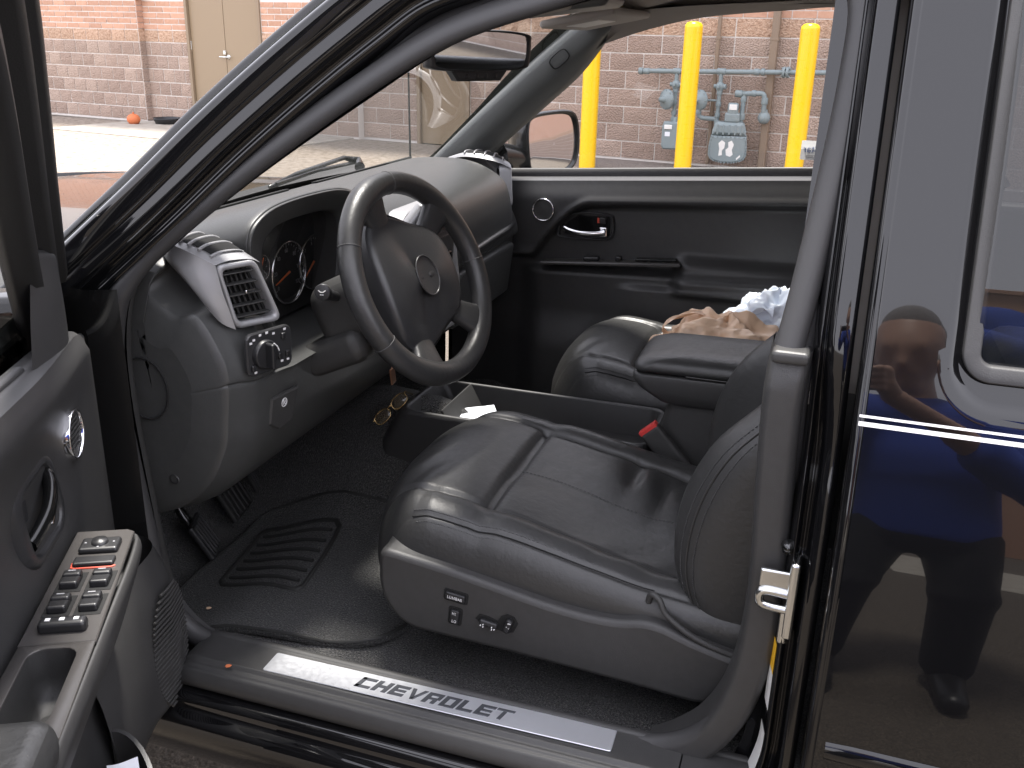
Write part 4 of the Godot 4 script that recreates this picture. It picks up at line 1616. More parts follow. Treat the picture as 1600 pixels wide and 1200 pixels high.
	obj(s, "housing", M.black_paint, mr)
	s = Shape.new()
	s.rbox(V(0.182, 1.17, 0.15), V(0.006, 0.14, 0.17), 0.003, Basis(Vector3.UP, 0.25))
	obj(s, "mirror_glass", M.mirror, mr)
	# tweeter: chrome ring and ribbed grille
	s = Shape.new()
	var rx := Transform3D(Basis(Vector3.RIGHT, -PI / 2) * Basis.IDENTITY, V(0.215, 0.972, -0.084))
	s.lathe(rx, [Vector2(0.0285, -0.006), Vector2(0.0288, -0.0015), Vector2(0.0302, 0.0), Vector2(0.0318, -0.0015), Vector2(0.0325, -0.010)], 32)
	obj(s, "tweeter_ring", M.chrome, d)
	s = Shape.new()
	s.lathe(rx, [Vector2(0.0, -0.006), Vector2(0.0285, -0.005)], 24)
	for k in 7:
		var zz := -0.018 + 0.006 * k
		var half := sqrt(0.026 * 0.026 - zz * zz)
		s.tube(pv([rx * V(-half, -0.004, zz), rx * V(half, -0.004, zz)]), 0.0012, 5)
	obj(s, "tweeter_grille", M.dark_plastic, d)
	# inside handle in its recess
	var hn := part("inside_handle", d)
	s = Shape.new()
	var bz := outline_arc(0.275, 0.880, 0.395, 0.980, 0.028, 6)
	rows = []
	for a in [[0.016, 0.058], [0.010, 0.068], [0.0, 0.0725], [-0.006, 0.070], [-0.010, 0.050]]:
		var row := PackedVector3Array()
		for p in bz:
			var c := Vector2(0.335, 0.930)
			var q: Vector2 = c + (p - c) * (1.0 + a[0] / 0.06)
			row.append(V(q.x + (q.y - 0.930) * 0.25, q.y, -a[1]))
		rows.append(row)
	s.grid(rows, true)
	obj(s, "handle_bezel", M.satin_plastic, hn)
	s = Shape.new()
	s.rbox(V(0.335, 0.930, -0.046), V(0.105, 0.085, 0.006), 0.003)
	obj(s, "recess", M.void_black, hn)
	s = Shape.new()
	s.tube(sp3([V(0.285, 0.958, -0.0560), V(0.305, 0.948, -0.0720), V(0.340, 0.928, -0.0760), V(0.380, 0.908, -0.0660)], 5), 0.008, 8, false, 1.6)
	obj(s, "handle", M.gloss_black, hn)
	s = Shape.new()
	s.tube(sp3([V(0.288, 0.955, -0.062), V(0.308, 0.940, -0.0765), V(0.345, 0.916, -0.080)], 5), 0.003, 6)
	obj(s, "chrome_edge", M.chrome, hn)
	s = Shape.new()
	s.rbox(V(0.375, 0.948, -0.0560), V(0.02, 0.03, 0.02), 0.005)
	obj(s, "lock_slider", M.switch_black, hn)

	# armrest with its switch bezel
	var ar := part("armrest", d, "door armrest with grey switch panel and pull pocket")
	s = Shape.new()
	var ctrl := []
	for a in [[0.22, 0.835, 0.10], [0.245, 0.845, 0.145], [0.30, 0.85, 0.158], [0.45, 0.852, 0.160], [0.62, 0.855, 0.162], [0.68, 0.86, 0.165], [0.85, 0.87, 0.165], [1.0, 0.87, 0.14]]:
		ctrl.append([V(a[0], a[1] - 0.15, -0.09), V(a[0], a[1] - 0.11, -a[2] + 0.035), V(a[0], a[1] - 0.05, -a[2] + 0.012), V(a[0], a[1] - 0.012, -a[2]), V(a[0], a[1], -a[2] + 0.008), V(a[0], a[1] - 0.055, -a[2] + 0.022), V(a[0], a[1] - 0.058, -0.072)])
	s.grid(net(ctrl, 4, 5))
	obj(s, "arm_body", M.door_plastic, ar)
	s = Shape.new()
	s.rbox(V(0.80, 0.872, -0.118), V(0.30, 0.05, 0.095), 0.02)
	obj(s, "arm_pad", M.leather, ar)
	# bezel plate on top: local frame, x along the door, y up
	var top := 0.8565
	s = Shape.new()
	# plate with the pull pocket opening: built as a ring round the pocket plus the front part
	var outer := PackedVector2Array(v2([[0.262, -0.148], [0.645, -0.158], [0.645, -0.080], [0.262, -0.080]]))
	var hole := outline_arc(0.505, -0.142, 0.628, -0.094, 0.016, 5)
	# front part
	var flat := Transform3D(Basis(V(1, 0, 0), V(0, 0, 1), V(0, -1, 0)), V(0, top, 0))
	flat = Transform3D(Basis(V(1, 0, 0), V(0, 0, 1), V(0, 1, 0)), V(0, top, 0))
	s.prism(flat, PackedVector2Array(v2([[0.262, -0.140], [0.268, -0.1485], [0.498, -0.1555], [0.498, -0.080], [0.262, -0.080]])), 0.004, 0.0012)
	rows = []
	var ring_out := []
	for p in hole:
		var c := Vector2(0.5665, -0.118)
		var q: Vector2 = p - c
		var f: float = minf(absf((0.645 - 0.5665) / q.x) if q.x > 0 else absf((0.498 - 0.5665) / q.x), absf(0.0395 / q.y))
		ring_out.append(c + q * f)
	for lay in [[ring_out, 0.0], [ring_out, 0.004], [hole, 0.004], [hole, 0.002], [hole, -0.001]]:
		var row := PackedVector3Array()
		for p in lay[0]:
			row.append(V(p.x, top + lay[1], p.y))
		rows.append(row)
	s.grid(rows, true)
	obj(s, "switch_panel", M.grey_trim, ar)
	s = Shape.new()
	rows = []
	for lay in [[1.0, 0.0], [0.97, -0.03], [0.9, -0.05], [0.5, -0.055]]:
		var row := PackedVector3Array()
		for p in hole:
			var c := Vector2(0.5665, -0.118)
			var q: Vector2 = c + (p - c) * lay[0]
			row.append(V(q.x, top + lay[1] + 0.001, q.y))
		rows.append(row)
	s.grid(rows, true)
	s.fan(rows[3])
	obj(s, "pull_pocket", M.dark_plastic, ar)
	# mirror switch, child lock bar, four window switches, door lock rocker
	s = Shape.new()
	s.rbox(V(0.305, top + 0.007, -0.117), V(0.03, 0.008, 0.045), 0.004)
	s.lathe(Transform3D(Basis.IDENTITY, V(0.305, top + 0.011, -0.117)), [Vector2(0.010, 0), Vector2(0.009, 0.004), Vector2(0.0, 0.005)], 16)
	obj(s, "mirror_switch", M.switch_black, ar)
	s = Shape.new()
	for q in [[0.0, 0.016], [0.0, -0.016], [0.011, 0.0], [-0.011, 0.0]]:
		s.rbox(V(0.305 + q[0], top + 0.0112, -0.117 + q[1]), V(0.0025, 0.001, 0.0025), 0.0004)
	obj(s, "arrow_marks", M.dim_print, ar)
	s = Shape.new()
	s.rbox(V(0.340, top + 0.006, -0.118), V(0.018, 0.006, 0.046), 0.003)
	obj(s, "lockout_switch", M.switch_black, ar)
	s = Shape.new()
	s.tube(pv([V(0.341, top + 0.0045, -0.094), V(0.3515, top + 0.0045, -0.095), V(0.353, top + 0.0045, -0.099), V(0.353, top + 0.0045, -0.139), V(0.350, top + 0.0045, -0.143)]), 0.0012, 6)
	obj(s, "red_outline", M.red_line, ar)
	for k in 4:
		var x := 0.382 if k < 2 else 0.43
		var z := -0.103 if k % 2 == 0 else -0.135
		s = Shape.new()
		s.box(V(x, top + 0.0035, z), V(0.040, 0.002, 0.028))
		obj(s, "switch_well", M.void_black, ar)
		s = Shape.new()
		s.rbox(V(x + 0.002, top + 0.0065, z), V(0.024, 0.010, 0.020), 0.003, Basis(Vector3.BACK, 0.12))
		s.rbox(V(x - 0.008, top + 0.009, z), V(0.012, 0.010, 0.020), 0.003)
		obj(s, "window_switch", M.switch_black, ar)
		s = Shape.new()
		s.box(V(x - 0.009, top + 0.0145, z), V(0.0018, 0.0006, 0.008))
		obj(s, "switch_mark", M.dim_print, ar)
	s = Shape.new()
	s.rbox(V(0.473, top + 0.009, -0.118), V(0.016, 0.014, 0.048), 0.005)
	obj(s, "lock_switch", M.switch_black, ar)
	s = Shape.new()
	for q in [-0.014, 0.0, 0.014]:
		s.box(V(0.473, top + 0.0164, -0.118 + q), V(0.005, 0.0006, 0.005))
	obj(s, "lock_marks", M.white_print, ar)

	# speaker swell with grooved grille, and the map pocket below
	s = Shape.new()
	ctrl = []
	for a in [[0.0, 0.055], [0.025, 0.118], [0.06, 0.138], [0.11, 0.130], [0.18, 0.110], [0.34, 0.10]]:
		ctrl.append([V(a[0], 0.72, -a[1] + 0.02), V(a[0], 0.66, -a[1]), V(a[0], 0.56, -a[1] - 0.01), V(a[0], 0.48, -a[1] - 0.004), V(a[0], 0.46, -a[1] + 0.03)])
	s.grid(net(ctrl, 5, 5))
	obj(s, "lower_trim", M.door_plastic, d)
	s = Shape.new()
	for k in 26:
		var y := 0.472 + 0.0080 * k
		var t := (y - 0.575) / 0.105
		if absf(t) < 1.0:
			var h := 0.055 * sqrt(1 - t * t)
			s.tube(pv([V(0.10 - h, y, -0.1445 - 0.1 * h), V(0.10, y, -0.1425), V(0.10 + h, y, -0.1425 + 0.35 * h)]), 0.0024, 6)
	obj(s, "speaker_grille", M.dark_plastic, d)
	s = Shape.new()
	rows = []
	for j in 7:
		var t := j / 6.0
		var row := PackedVector3Array()
		for k in 25:
			var a := PI * k / 24.0
			row.append(V(0.53 - cos(a) * 0.20, lerpf(0.615, 0.44, t) - 0.05 * pow(sin(a), 2) * (1 - t), -0.105 - sin(a) * (0.085 - 0.02 * t)))
		rows.append(row)
	s.grid(rows)
	var back := []
	for j in 7:
		var t := j / 6.0
		var row := PackedVector3Array()
		for k in 25:
			var a := PI * k / 24.0
			row.append(V(0.53 - cos(a) * 0.194, lerpf(0.615, 0.44, t) - 0.05 * pow(sin(a), 2) * (1 - t), -0.105 - sin(a) * (0.079 - 0.02 * t)))
		back.append(row)
	s.grid(back)
	s.grid([rows[0], back[0]])
	obj(s, "map_pocket", M.door_plastic, d)


func far_body() -> void:
	var s: Shape
	# floor pan and carpet, bulkhead, back wall
	s = Shape.new()
	var rows := []
	for i in 41:
		var x := -1.41 + 2.36 * i / 40.0
		var row := PackedVector3Array()
		for j in 41:
			var z := -0.70 + 1.418 * j / 40.0
			var y := carpet_y(x, z)
			row.append(V(x, y + 0.0025 * sin(x * 31.0 + z * 17.0) + 0.002 * sin(z * 43.0 - x * 11.0), z))
		rows.append(row)
	s.grid(rows)
	obj(s, "carpet", M.carpet, truck)
	s = Shape.new()
	s.box(V(-1.42, 0.72, 0), V(0.03, 0.66, 1.46))
	obj(s, "bulkhead", M.void_black, truck)
	s = Shape.new()
	s.box(V(-0.2, 0.375, 0), V(2.5, 0.03, 1.55))
	obj(s, "floor_pan", M.void_black, truck)
	s = Shape.new()
	s.box(V(0.98, 0.77, 0), V(0.05, 0.70, 1.5))
	for z in [-0.62, 0.62]:
		s.box(V(0.97, 1.33, z), V(0.05, 0.46, 0.14))
	s.box(V(0.97, 1.51, 0), V(0.05, 0.09, 1.2))
	obj(s, "back_wall", M.door_plastic, truck)
	s = Shape.new()
	s.box(V(0.985, 1.29, 0), V(0.006, 0.36, 1.1))
	obj(s, "rear_glass", M.side_glass, truck)
	# rear bench
	s = Shape.new()
	s.rbox(V(0.62, 0.72, 0), V(0.46, 0.22, 1.30), 0.06)
	s.rbox(V(0.87, 1.02, 0), V(0.14, 0.56, 1.30), 0.06)
	obj(s, "rear_bench", M.leather, truck)
	# rear corner posts
	for side in [1.0, -1.0]:
		s = Shape.new()
		rows = []
		for i in 16:
			var y := 0.45 + 1.12 * i / 15.0
			rows.append(pv([V(0.918, y, side * (zs(y) - 0.002)), V(1.0, y, side * zs(y)), V(1.03, y, side * (zs(y) - 0.03)), V(1.03, y, side * (zs(y) - 0.15))]))
		s.grid(rows)
		obj(s, "rear_post", M.black_paint, truck)
		# bed side
		s = Shape.new()
		rows = []
		for i in 25:
			var x := 1.06 + 1.55 * i / 24.0
			var wheel := sqrt(maxf(0.0, 0.42 * 0.42 - (x - 1.48) * (x - 1.48)))
			var lo := maxf(0.5, 0.36 + wheel)
			var row := PackedVector3Array()
			for j in 10:
				var y := lerpf(lo, 1.06, j / 9.0)
				row.append(V(x, y, side * minf(zs(minf(y, 0.9)), 0.85)))
			row.append(V(x, 1.085, side * 0.825))
			row.append(V(x, 1.085, side * 0.76))
			row.append(V(x, 0.65, side * 0.74))
			rows.append(row)
		s.grid(rows)
		obj(s, "bed_side", M.black_paint, truck)
		for x in [-1.72, 1.48]:
			var wh := part("wheel", truck)
			s = Shape.new()
			var wx := Transform3D(Basis(Vector3.RIGHT, PI / 2), V(x, 0.36, side * 0.70))
			s.lathe(wx, [Vector2(0.20, -0.11), Vector2(0.30, -0.115), Vector2(0.35, -0.09), Vector2(0.36, 0.0), Vector2(0.35, 0.09), Vector2(0.30, 0.115), Vector2(0.20, 0.11)], 40)
			obj(s, "tyre", M.tyre, wh)
			s = Shape.new()
			s.lathe(wx, [Vector2(0.0, -0.06), Vector2(0.10, -0.07), Vector2(0.19, -0.05), Vector2(0.205, -0.11), Vector2(0.205, 0.11), Vector2(0.19, 0.05), Vector2(0.10, 0.07), Vector2(0.0, 0.06)], 30)
			obj(s, "rim", M.zinc, wh)
	s = Shape.new()
	s.box(V(1.83, 0.62, 0), V(1.5, 0.05, 1.5))
	s.box(V(2.6, 0.82, 0), V(0.06, 0.5, 1.6))
	obj(s, "bed_floor", M.black_paint, truck)

	# passenger side outer skin: front and rear door below the windows
	s = Shape.new()
	rows = []
	for i in 30:
		var y := 0.40 + 0.69 * i / 29.0
		var row := PackedVector3Array()
		for x in [-1.08, -0.6, -0.2, 0.3, 0.92]:
			row.append(V(x, y, -zs(y)))
		rows.append(row)
	s.grid(rows)
	obj(s, "passenger_side_skin", M.black_paint, truck)
	s = Shape.new()
	for a in [[0.0, 0.09], [0.90, 0.98]]:
		rows = []
		for i in 14:
			var y := 1.06 + 0.5 * i / 13.0
			rows.append(pv([V(a[0], y, -zs(y)), V(a[1], y, -zs(y)), V(a[1], y, -zs(y) + 0.07), V(a[0], y, -zs(y) + 0.07), V(a[0], y, -zs(y))]))
		s.grid(rows)
	obj(s, "passenger_side_post", M.pillar_trim, truck)
	s = Shape.new()
	rows = []
	for i in 8:
		var y := lerpf(1.09, 1.53, i / 7.0)
		rows.append(pv([V(0.08, y, -zs(y) + 0.02), V(0.92, y, -zs(y) + 0.02)]))
	s.grid(rows)
	obj(s, "passenger_rear_glass", M.privacy_glass, truck)
	s = Shape.new()
	s.rbox(V(0.5, 0.80, -0.70), V(0.85, 0.60, 0.06), 0.02)
	obj(s, "passenger_rear_trim", M.door_plastic, truck)


func carpet_y(x: float, z: float) -> float:
	var y := 0.462 - 0.05 * ss(-0.88, -1.06, x)
	y += 0.10 * gauss(z, 0.14) + 0.14 * gauss(z, 0.15) * ss(-0.2, -0.9, x)
	y += 0.40 * ss(-1.17, -1.40, x)
	y += 0.062 * ss(0.655, 0.715, absf(z))
	return y


func dash_profile(z: float) -> Array:
	var k := ss(0.15, 0.19, z) * (1 - ss(0.535, 0.575, z))     # hollow for the instruments
	var e := ss(0.60, 0.672, absf(z))                           # rounding at the ends
	var p := [[-1.23, 1.075], [-1.12, 1.118], [-1.02, 1.136], [-0.93, 1.142], [-0.86, 1.130], [-0.81, 1.095], [-0.790, 1.04], [-0.787, 0.985], [-0.795, 0.945], [-0.800, 0.937], [-0.797, 0.928], [-0.803, 0.88], [-0.812, 0.83], [-0.85, 0.76], [-0.92, 0.705], [-1.02, 0.68], [-1.15, 0.69]]
	var out := []
	for i in p.size():
		var x: float = p[i][0]
		var y: float = p[i][1]
		if i >= 4 and i <= 8:
			x = lerpf(x, -0.955, k)
		var pod := ss(0.548, 0.58, absf(z))                       # room for the vent pods
		if i >= 4 and i <= 7:
			x = lerpf(x, [-0.93, -0.88, -0.84, -0.805][i - 4], pod)
		if i >= 2 and i <= 5:
			y -= [0.004, 0.016, 0.03, 0.03][i - 2] * pod
		x += (-0.022 if i >= 4 else 0.0) * e * e
		y -= (0.02 if i < 6 else -0.006) * e * e
		if z < 0.1 and i >= 5 and i <= 8:
			x += 0.012 * ss(0.1, -0.1, z)
		out.append(Vector2(x, y))
	return out


func vent_pod(dash: Node3D, side: float) -> void:
	var s := Shape.new()
	var f := func(list: Array) -> Array:
		return list.map(func(r): return r.map(func(p): return V(p[0], p[1], p[2] * side)))
	# flank
	s.grid(net(f.call([[[-0.832, 1.124, 0.660], [-0.87, 1.142, 0.668], [-0.92, 1.146, 0.648], [-0.965, 1.132, 0.608]], [[-0.826, 1.085, 0.657], [-0.858, 1.108, 0.674], [-0.908, 1.128, 0.664], [-0.966, 1.127, 0.612]], [[-0.822, 1.050, 0.648], [-0.845, 1.072, 0.670], [-0.892, 1.110, 0.668], [-0.967, 1.121, 0.612]], [[-0.820, 1.022, 0.640], [-0.838, 1.040, 0.658], [-0.88, 1.090, 0.662], [-0.967, 1.115, 0.606]]]), 5, 5))
	# top
	var top_net: Array = net(f.call([[[-0.832, 1.124, 0.660], [-0.87, 1.142, 0.668], [-0.92, 1.146, 0.648], [-0.965, 1.132, 0.608]], [[-0.822, 1.128, 0.640], [-0.865, 1.149, 0.640], [-0.92, 1.152, 0.622], [-0.968, 1.137, 0.596]], [[-0.806, 1.126, 0.612], [-0.855, 1.148, 0.604], [-0.92, 1.152, 0.594], [-0.97, 1.138, 0.586]], [[-0.798, 1.118, 0.596], [-0.85, 1.136, 0.586], [-0.92, 1.142, 0.58], [-0.97, 1.132, 0.578]]]), 5, 5)
	s.grid(top_net)
	# bezel round the opening: outer ring, lip, inner ring
	var o := [V(-0.833, 1.124, 0.661), V(-0.802, 1.126, 0.604), V(-0.784, 1.022, 0.568), V(-0.820, 1.022, 0.640)]
	var ring := func(inset: float, push: float) -> PackedVector3Array:
		var c: Vector3 = (o[0] + o[1] + o[2] + o[3]) / 4
		var n: Vector3 = V(0.90, 0.12, 0.42).normalized()
		var out := PackedVector3Array()
		for k in 4:
			var a: Vector3 = o[k]
			var b: Vector3 = o[(k + 1) % 4]
			var z: Vector3 = o[(k + 3) % 4]
			for q in 5:
				var t := q / 4.0
				var p: Vector3 = a.lerp(z, 0.16) * (1 - t) * (1 - t) + a * 2 * t * (1 - t) + a.lerp(b, 0.16) * t * t
				p = c + (p - c) * (1 - inset) + n * push
				out.append(V(p.x, p.y, p.z * side))
		return out
	s.grid([ring.call(0.0, -0.03), ring.call(0.0, -0.002), ring.call(0.03, 0.002), ring.call(0.10, 0.003), ring.call(0.17, 0.002), ring.call(0.20, -0.003), ring.call(0.21, -0.02)], true)
	obj(s, "vent_surround", M.silver_plastic, dash, "silver grey surround of the air vent")
	s = Shape.new()
	s.fan(ring.call(0.20, -0.028))
	obj(s, "vent_cavity", M.void_black, dash)
	# slats and vanes
	for k in 5:
		var t := 0.17 + 0.165 * k
		var a: Vector3 = o[0].lerp(o[3], t)
		var b: Vector3 = o[1].lerp(o[2], t)
		var l := a.lerp(b, 0.13) + V(-0.008, 0, -0.003)
		var r := a.lerp(b, 0.87) + V(-0.008, 0, -0.003)
		l.z *= side
		r.z *= side
		var sl := Shape.new()
		var ex := (r - l).normalized()
		var ez := ex.cross(Vector3.UP).normalized()
		sl.rbox((l + r) / 2, V((r - l).length(), 0.0020, 0.014), 0.0008, Basis(ex, ez.cross(ex), ez), 1)
		obj(sl, "vent_slat", M.dark_plastic, dash)
	s = Shape.new()
	for k in 6:
		var t := 0.2 + 0.12 * k
		var a: Vector3 = o[0].lerp(o[1], t).lerp(o[3].lerp(o[2], t), 0.10) + V(-0.02, 0, -0.008)
		var b: Vector3 = o[0].lerp(o[1], t).lerp(o[3].lerp(o[2], t), 0.90) + V(-0.02, 0, -0.008)
		a.z *= side
		b.z *= side
		s.tube(pv([a, b]), 0.0018, 6)
	obj(s, "vent_vanes", M.dark_plastic, dash)
	s = Shape.new()
	var tp: Vector3 = (o[0] + o[1] + o[2] + o[3]) / 4 + V(0.002, 0.004, -0.004)
	s.rbox(V(tp.x, tp.y, tp.z * side), V(0.006, 0.006, 0.018), 0.002, Basis(Vector3.UP, -0.4 * side))
	obj(s, "vent_tab", M.chrome, dash)
	# louvres on top: dark slot with curved silver slats
	var slot := []
	for r in range(3, 12):
		var row := PackedVector3Array()
		for c in range(2, 11):
			row.append(top_net[r][c] + V(0, 0.0016, 0))
		slot.append(row)
	s = Shape.new()
	s.grid(slot)
	obj(s, "louvre_slot", M.void_black, dash)
	for c in [2, 4, 6, 8, 10]:
		s = Shape.new()
		var line := PackedVector3Array()
		for r in range(2, 13):
			line.append(top_net[r][c] + V(-0.006 * sin(PI * (r - 2) / 20.0), 0.0022, 0))
		s.tube(line, 0.0027, 6)
		obj(s, "top_louvre", M.silver_plastic, dash)


func dashboard() -> void:
	var dash := part("dashboard", truck, "dark grey dashboard with silver vent surrounds")
	var rows := []
	var s := Shape.new()
	for i in 70:
		var z := -0.672 + 1.344 * i / 69.0
		var row := PackedVector3Array()
		for p in spline(dash_profile(z), 4):
			row.append(V(p.x, p.y, z))
		rows.append(row)
	s.grid(rows)
	for e in [0, 69]:
		var sg := 1.0 if e else -1.0
		var r2 := PackedVector3Array()
		var r3 := PackedVector3Array()
		for p in rows[e]:
			r2.append(V(lerpf(p.x, -0.98, 0.06), lerpf(p.y, 0.9, 0.06), p.z + 0.010 * sg))
			r3.append(V(lerpf(p.x, -0.98, 0.35), lerpf(p.y, 0.9, 0.35), p.z + 0.016 * sg))
		s.grid([rows[e], r2, r3])
		s.fan(r3)
	obj(s, "dash_body", M.dash_plastic, dash)
	# defroster slot along the glass
	s = Shape.new()
	for z in [[-0.62, -0.10], [0.02, 0.56]]:
		s.rbox(V(-1.10, 1.1255, (z[0] + z[1]) / 2), V(0.016, 0.004, z[1] - z[0]), 0.0015, Basis(Vector3.BACK, 0.2))
	obj(s, "defroster_slot", M.void_black, dash)
	# end cover line
	s = Shape.new()
	var ring := PackedVector3Array()
	for k in 28:
		var a := TAU * k / 28
		ring.append(V(-0.958 + 0.042 * cos(a), 0.925 + 0.050 * sin(a), 0.690))
	s.tube(ring, 0.0016, 6, true)
	obj(s, "fuse_cover_edge", M.void_black, dash)
	s = Shape.new()
	s.lathe(Transform3D(Basis(Vector3.RIGHT, PI / 2), V(-0.925, 0.775, 0.684)), [Vector2(0.0, 0.0), Vector2(0.006, 0.001), Vector2(0.008, 0.004), Vector2(0.009, 0.0)], 14)
	obj(s, "screw_cap", M.satin_plastic, dash)

	# instrument hood, bezel, tunnel and face
	var A := v2([[0.505, 0.975], [0.535, 1.05], [0.557, 1.11], [0.552, 1.150], [0.515, 1.174], [0.456, 1.185], [0.352, 1.187], [0.25, 1.181], [0.185, 1.160], [0.16, 1.12], [0.168, 1.05], [0.19, 0.975]])
	var B := v2([[0.452, 0.975], [0.470, 1.03], [0.479, 1.08], [0.474, 1.113], [0.450, 1.130], [0.420, 1.138], [0.35, 1.141], [0.27, 1.138], [0.222, 1.128], [0.203, 1.10], [0.208, 1.05], [0.225, 0.975]])
	A = spline(A, 5)
	B = spline(B, 5)
	var arch := func(list: Array, x: float, f: float, drop: float) -> PackedVector3Array:
		var c := Vector2(0.355, 1.06)
		var out := PackedVector3Array()
		for p in list:
			var q: Vector2 = c + (p - c) * f
			out.append(V(x, q.y - drop * ss(1.02, 1.12, q.y), q.x))
		return out
	s = Shape.new()
	s.grid([arch.call(A, -1.10, 1.10, 0.085), arch.call(A, -1.03, 1.08, 0.060), arch.call(A, -0.96, 1.05, 0.032), arch.call(A, -0.90, 1.02, 0.012), arch.call(A, -0.86, 1.005, 0.002), arch.call(A, -0.848, 1.0, 0.001), arch.call(A, -0.846, 0.992, 0.002)])
	obj(s, "instrument_hood", M.dash_plastic, dash)
	s = Shape.new()
	s.grid([arch.call(A, -0.852, 0.988, 0.003), arch.call(A, -0.843, 0.984, 0.002), arch.call(A, -0.840, 0.97, 0.003), arch.call(B, -0.868, 1.04, 0.0), arch.call(B, -0.876, 1.0, 0.0), arch.call(B, -0.882, 0.985, 0.0)])
	obj(s, "instrument_bezel", M.dash_plastic, dash)
	s = Shape.new()
	s.grid([arch.call(B, -0.880, 0.985, 0.0), arch.call(B, -0.93, 0.97, 0.0)])
	obj(s, "instrument_tunnel", M.dark_plastic, dash)
	s = Shape.new()
	s.box(V(-0.931, 1.05, 0.34), V(0.006, 0.20, 0.30))
	obj(s, "instrument_face", M.void_black, dash)
	s = Shape.new()
	s.grid([pv([V(-0.925, 0.98, 0.20), V(-0.925, 0.98, 0.48)]), pv([V(-0.895, 1.135, 0.21), V(-0.895, 1.135, 0.475)])])
	obj(s, "instrument_lens", M.lens_glass, dash)
	# dials: big one with chrome ring, tick marks, numbers and needle
	var face := Basis(V(0, 0, -1), V(0, 1, 0), V(1, 0, 0))
	var dial := func(c: Vector3, r: float, called: String, needle_at: float, numbers: Array) -> void:
		var xf := Transform3D(face * Basis(Vector3.RIGHT, PI / 2), c)
		var q := Shape.new()
		q.lathe(xf, [Vector2(r * 0.95, 0), Vector2(r * 0.965, 0.006), Vector2(r, 0.007), Vector2(r * 1.03, 0.004), Vector2(r * 1.03, 0)], 48)
		obj(q, called + "_ring", M.chrome, dash)
		q = Shape.new()
		var n := numbers.size()
		for k in (n - 1) * 4 + 1:
			var an := deg_to_rad(215.0 - 250.0 * k / ((n - 1) * 4))
			var len_ := r * (0.12 if k % 4 == 0 else 0.06)
			q.box(c + face * V(cos(an) * (r * 0.92 - len_ / 2), sin(an) * (r * 0.92 - len_ / 2), 0.0012), V(0.0012, 0.0008, len_).abs() if false else V(0.0006, len_, 0.0011), face * Basis(Vector3.BACK, an - PI / 2) * Basis(Vector3.UP, PI / 2))
		obj(q, called + "_ticks", M.dim_print, dash)
		for k in n:
			var an := deg_to_rad(215.0 - 250.0 * k / (n - 1))
			if numbers[k] != "":
				lettering(numbers[k], "dial_number", r * 0.17, Transform3D(face, c + face * V(cos(an) * r * 0.70, sin(an) * r * 0.70, 0.0012)), M.dim_print, dash, 0.0004)
		q = Shape.new()
		var d := V(cos(needle_at), sin(needle_at), 0)
		q.tube(pv([c + face * (d * -r * 0.05 + V(0, 0, 0.004)), c + face * (d * r * 0.82 + V(0, 0, 0.004))]), [0.0022, 0.0010], 6)
		obj(q, called + "_needle", M.orange_needle, dash)
	dial.call(V(-0.927, 1.028, 0.315), 0.058, "speedometer", deg_to_rad(197.0), ["0", "20", "40", "60", "80", "100", "120"])
	dial.call(V(-0.927, 1.028, 0.225), 0.052, "tachometer", deg_to_rad(215.0), ["0", "1", "2", "3", "4", "5", "6"])
	dial.call(V(-0.927, 1.055, 0.405), 0.024, "fuel_gauge", deg_to_rad(60.0), ["E", "", "F"])
	lettering("00021", "odometer", 0.010, Transform3D(face, V(-0.9265, 1.005, 0.405)), M.dim_print, dash, 0.0004)

	vent_pod(dash, 1.0)
	vent_pod(dash, -1.0)

	# headlamp switch panel
	var nb := facing(V(0.95, -0.02, 0.30))
	var c0 := V(-0.787, 0.985, 0.610)
	s = Shape.new()
	s.prism(Transform3D(nb, c0), PackedVector2Array(outline_arc(-0.044, -0.034, 0.044, 0.034, 0.012, 5)), 0.006, 0.002)
	obj(s, "lamp_switch_panel", M.satin_plastic, dash)
	s = Shape.new()
	var kx := Transform3D(nb * Basis(Vector3.RIGHT, PI / 2), c0 + nb * V(-0.012, -0.002, 0.005))
	s.lathe(kx, [Vector2(0.0235, 0.0), Vector2(0.0225, 0.008), Vector2(0.020, 0.010), Vector2(0.0, 0.010)], 28)
	s.rbox(kx * V(0, 0.016, 0), V(0.008, 0.040, 0.018), 0.003, nb)
	obj(s, "lamp_knob", M.switch_black, dash)
	s = Shape.new()
	s.tube(pv([kx * V(0.012, 0.0105, -0.016), kx * V(0.018, 0.0105, -0.010), kx * V(0.0215, 0.0105, -0.002)]), 0.0009, 6)
	for q in [[-0.036, 0.020], [-0.030, 0.024], [-0.018, 0.029], [-0.005, 0.030], [0.008, 0.026], [0.022, -0.022], [0.034, -0.022], [0.030, 0.028], [-0.030, -0.028]]:
		s.rbox(c0 + nb * V(q[0], q[1], 0.0062), V(0.005, 0.0035, 0.0006), 0.0003, nb)
	obj(s, "switch_symbols", M.white_print, dash)
	for q in [[0.026, 0.018], [0.018, -0.012], [0.033, -0.012], [-0.034, -0.020]]:
		s = Shape.new()
		s.rbox(c0 + nb * V(q[0], q[1], 0.007), V(0.009, 0.011, 0.006), 0.0025, nb)
		obj(s, "lamp_button", M.switch_black, dash)
	# parking brake release with its white symbol
	var rb := facing(V(0.97, -0.15, 0.12))
	var rc := V(-0.804, 0.868, 0.555)
	s = Shape.new()
	s.prism(Transform3D(rb, rc), PackedVector2Array(v2([[-0.035, 0.028], [-0.037, -0.018], [-0.012, -0.036], [0.022, -0.030], [0.034, 0.028]])), 0.007, 0.003)
	obj(s, "brake_release", M.dark_plastic, dash)
	s = Shape.new()
	var rr := PackedVector3Array()
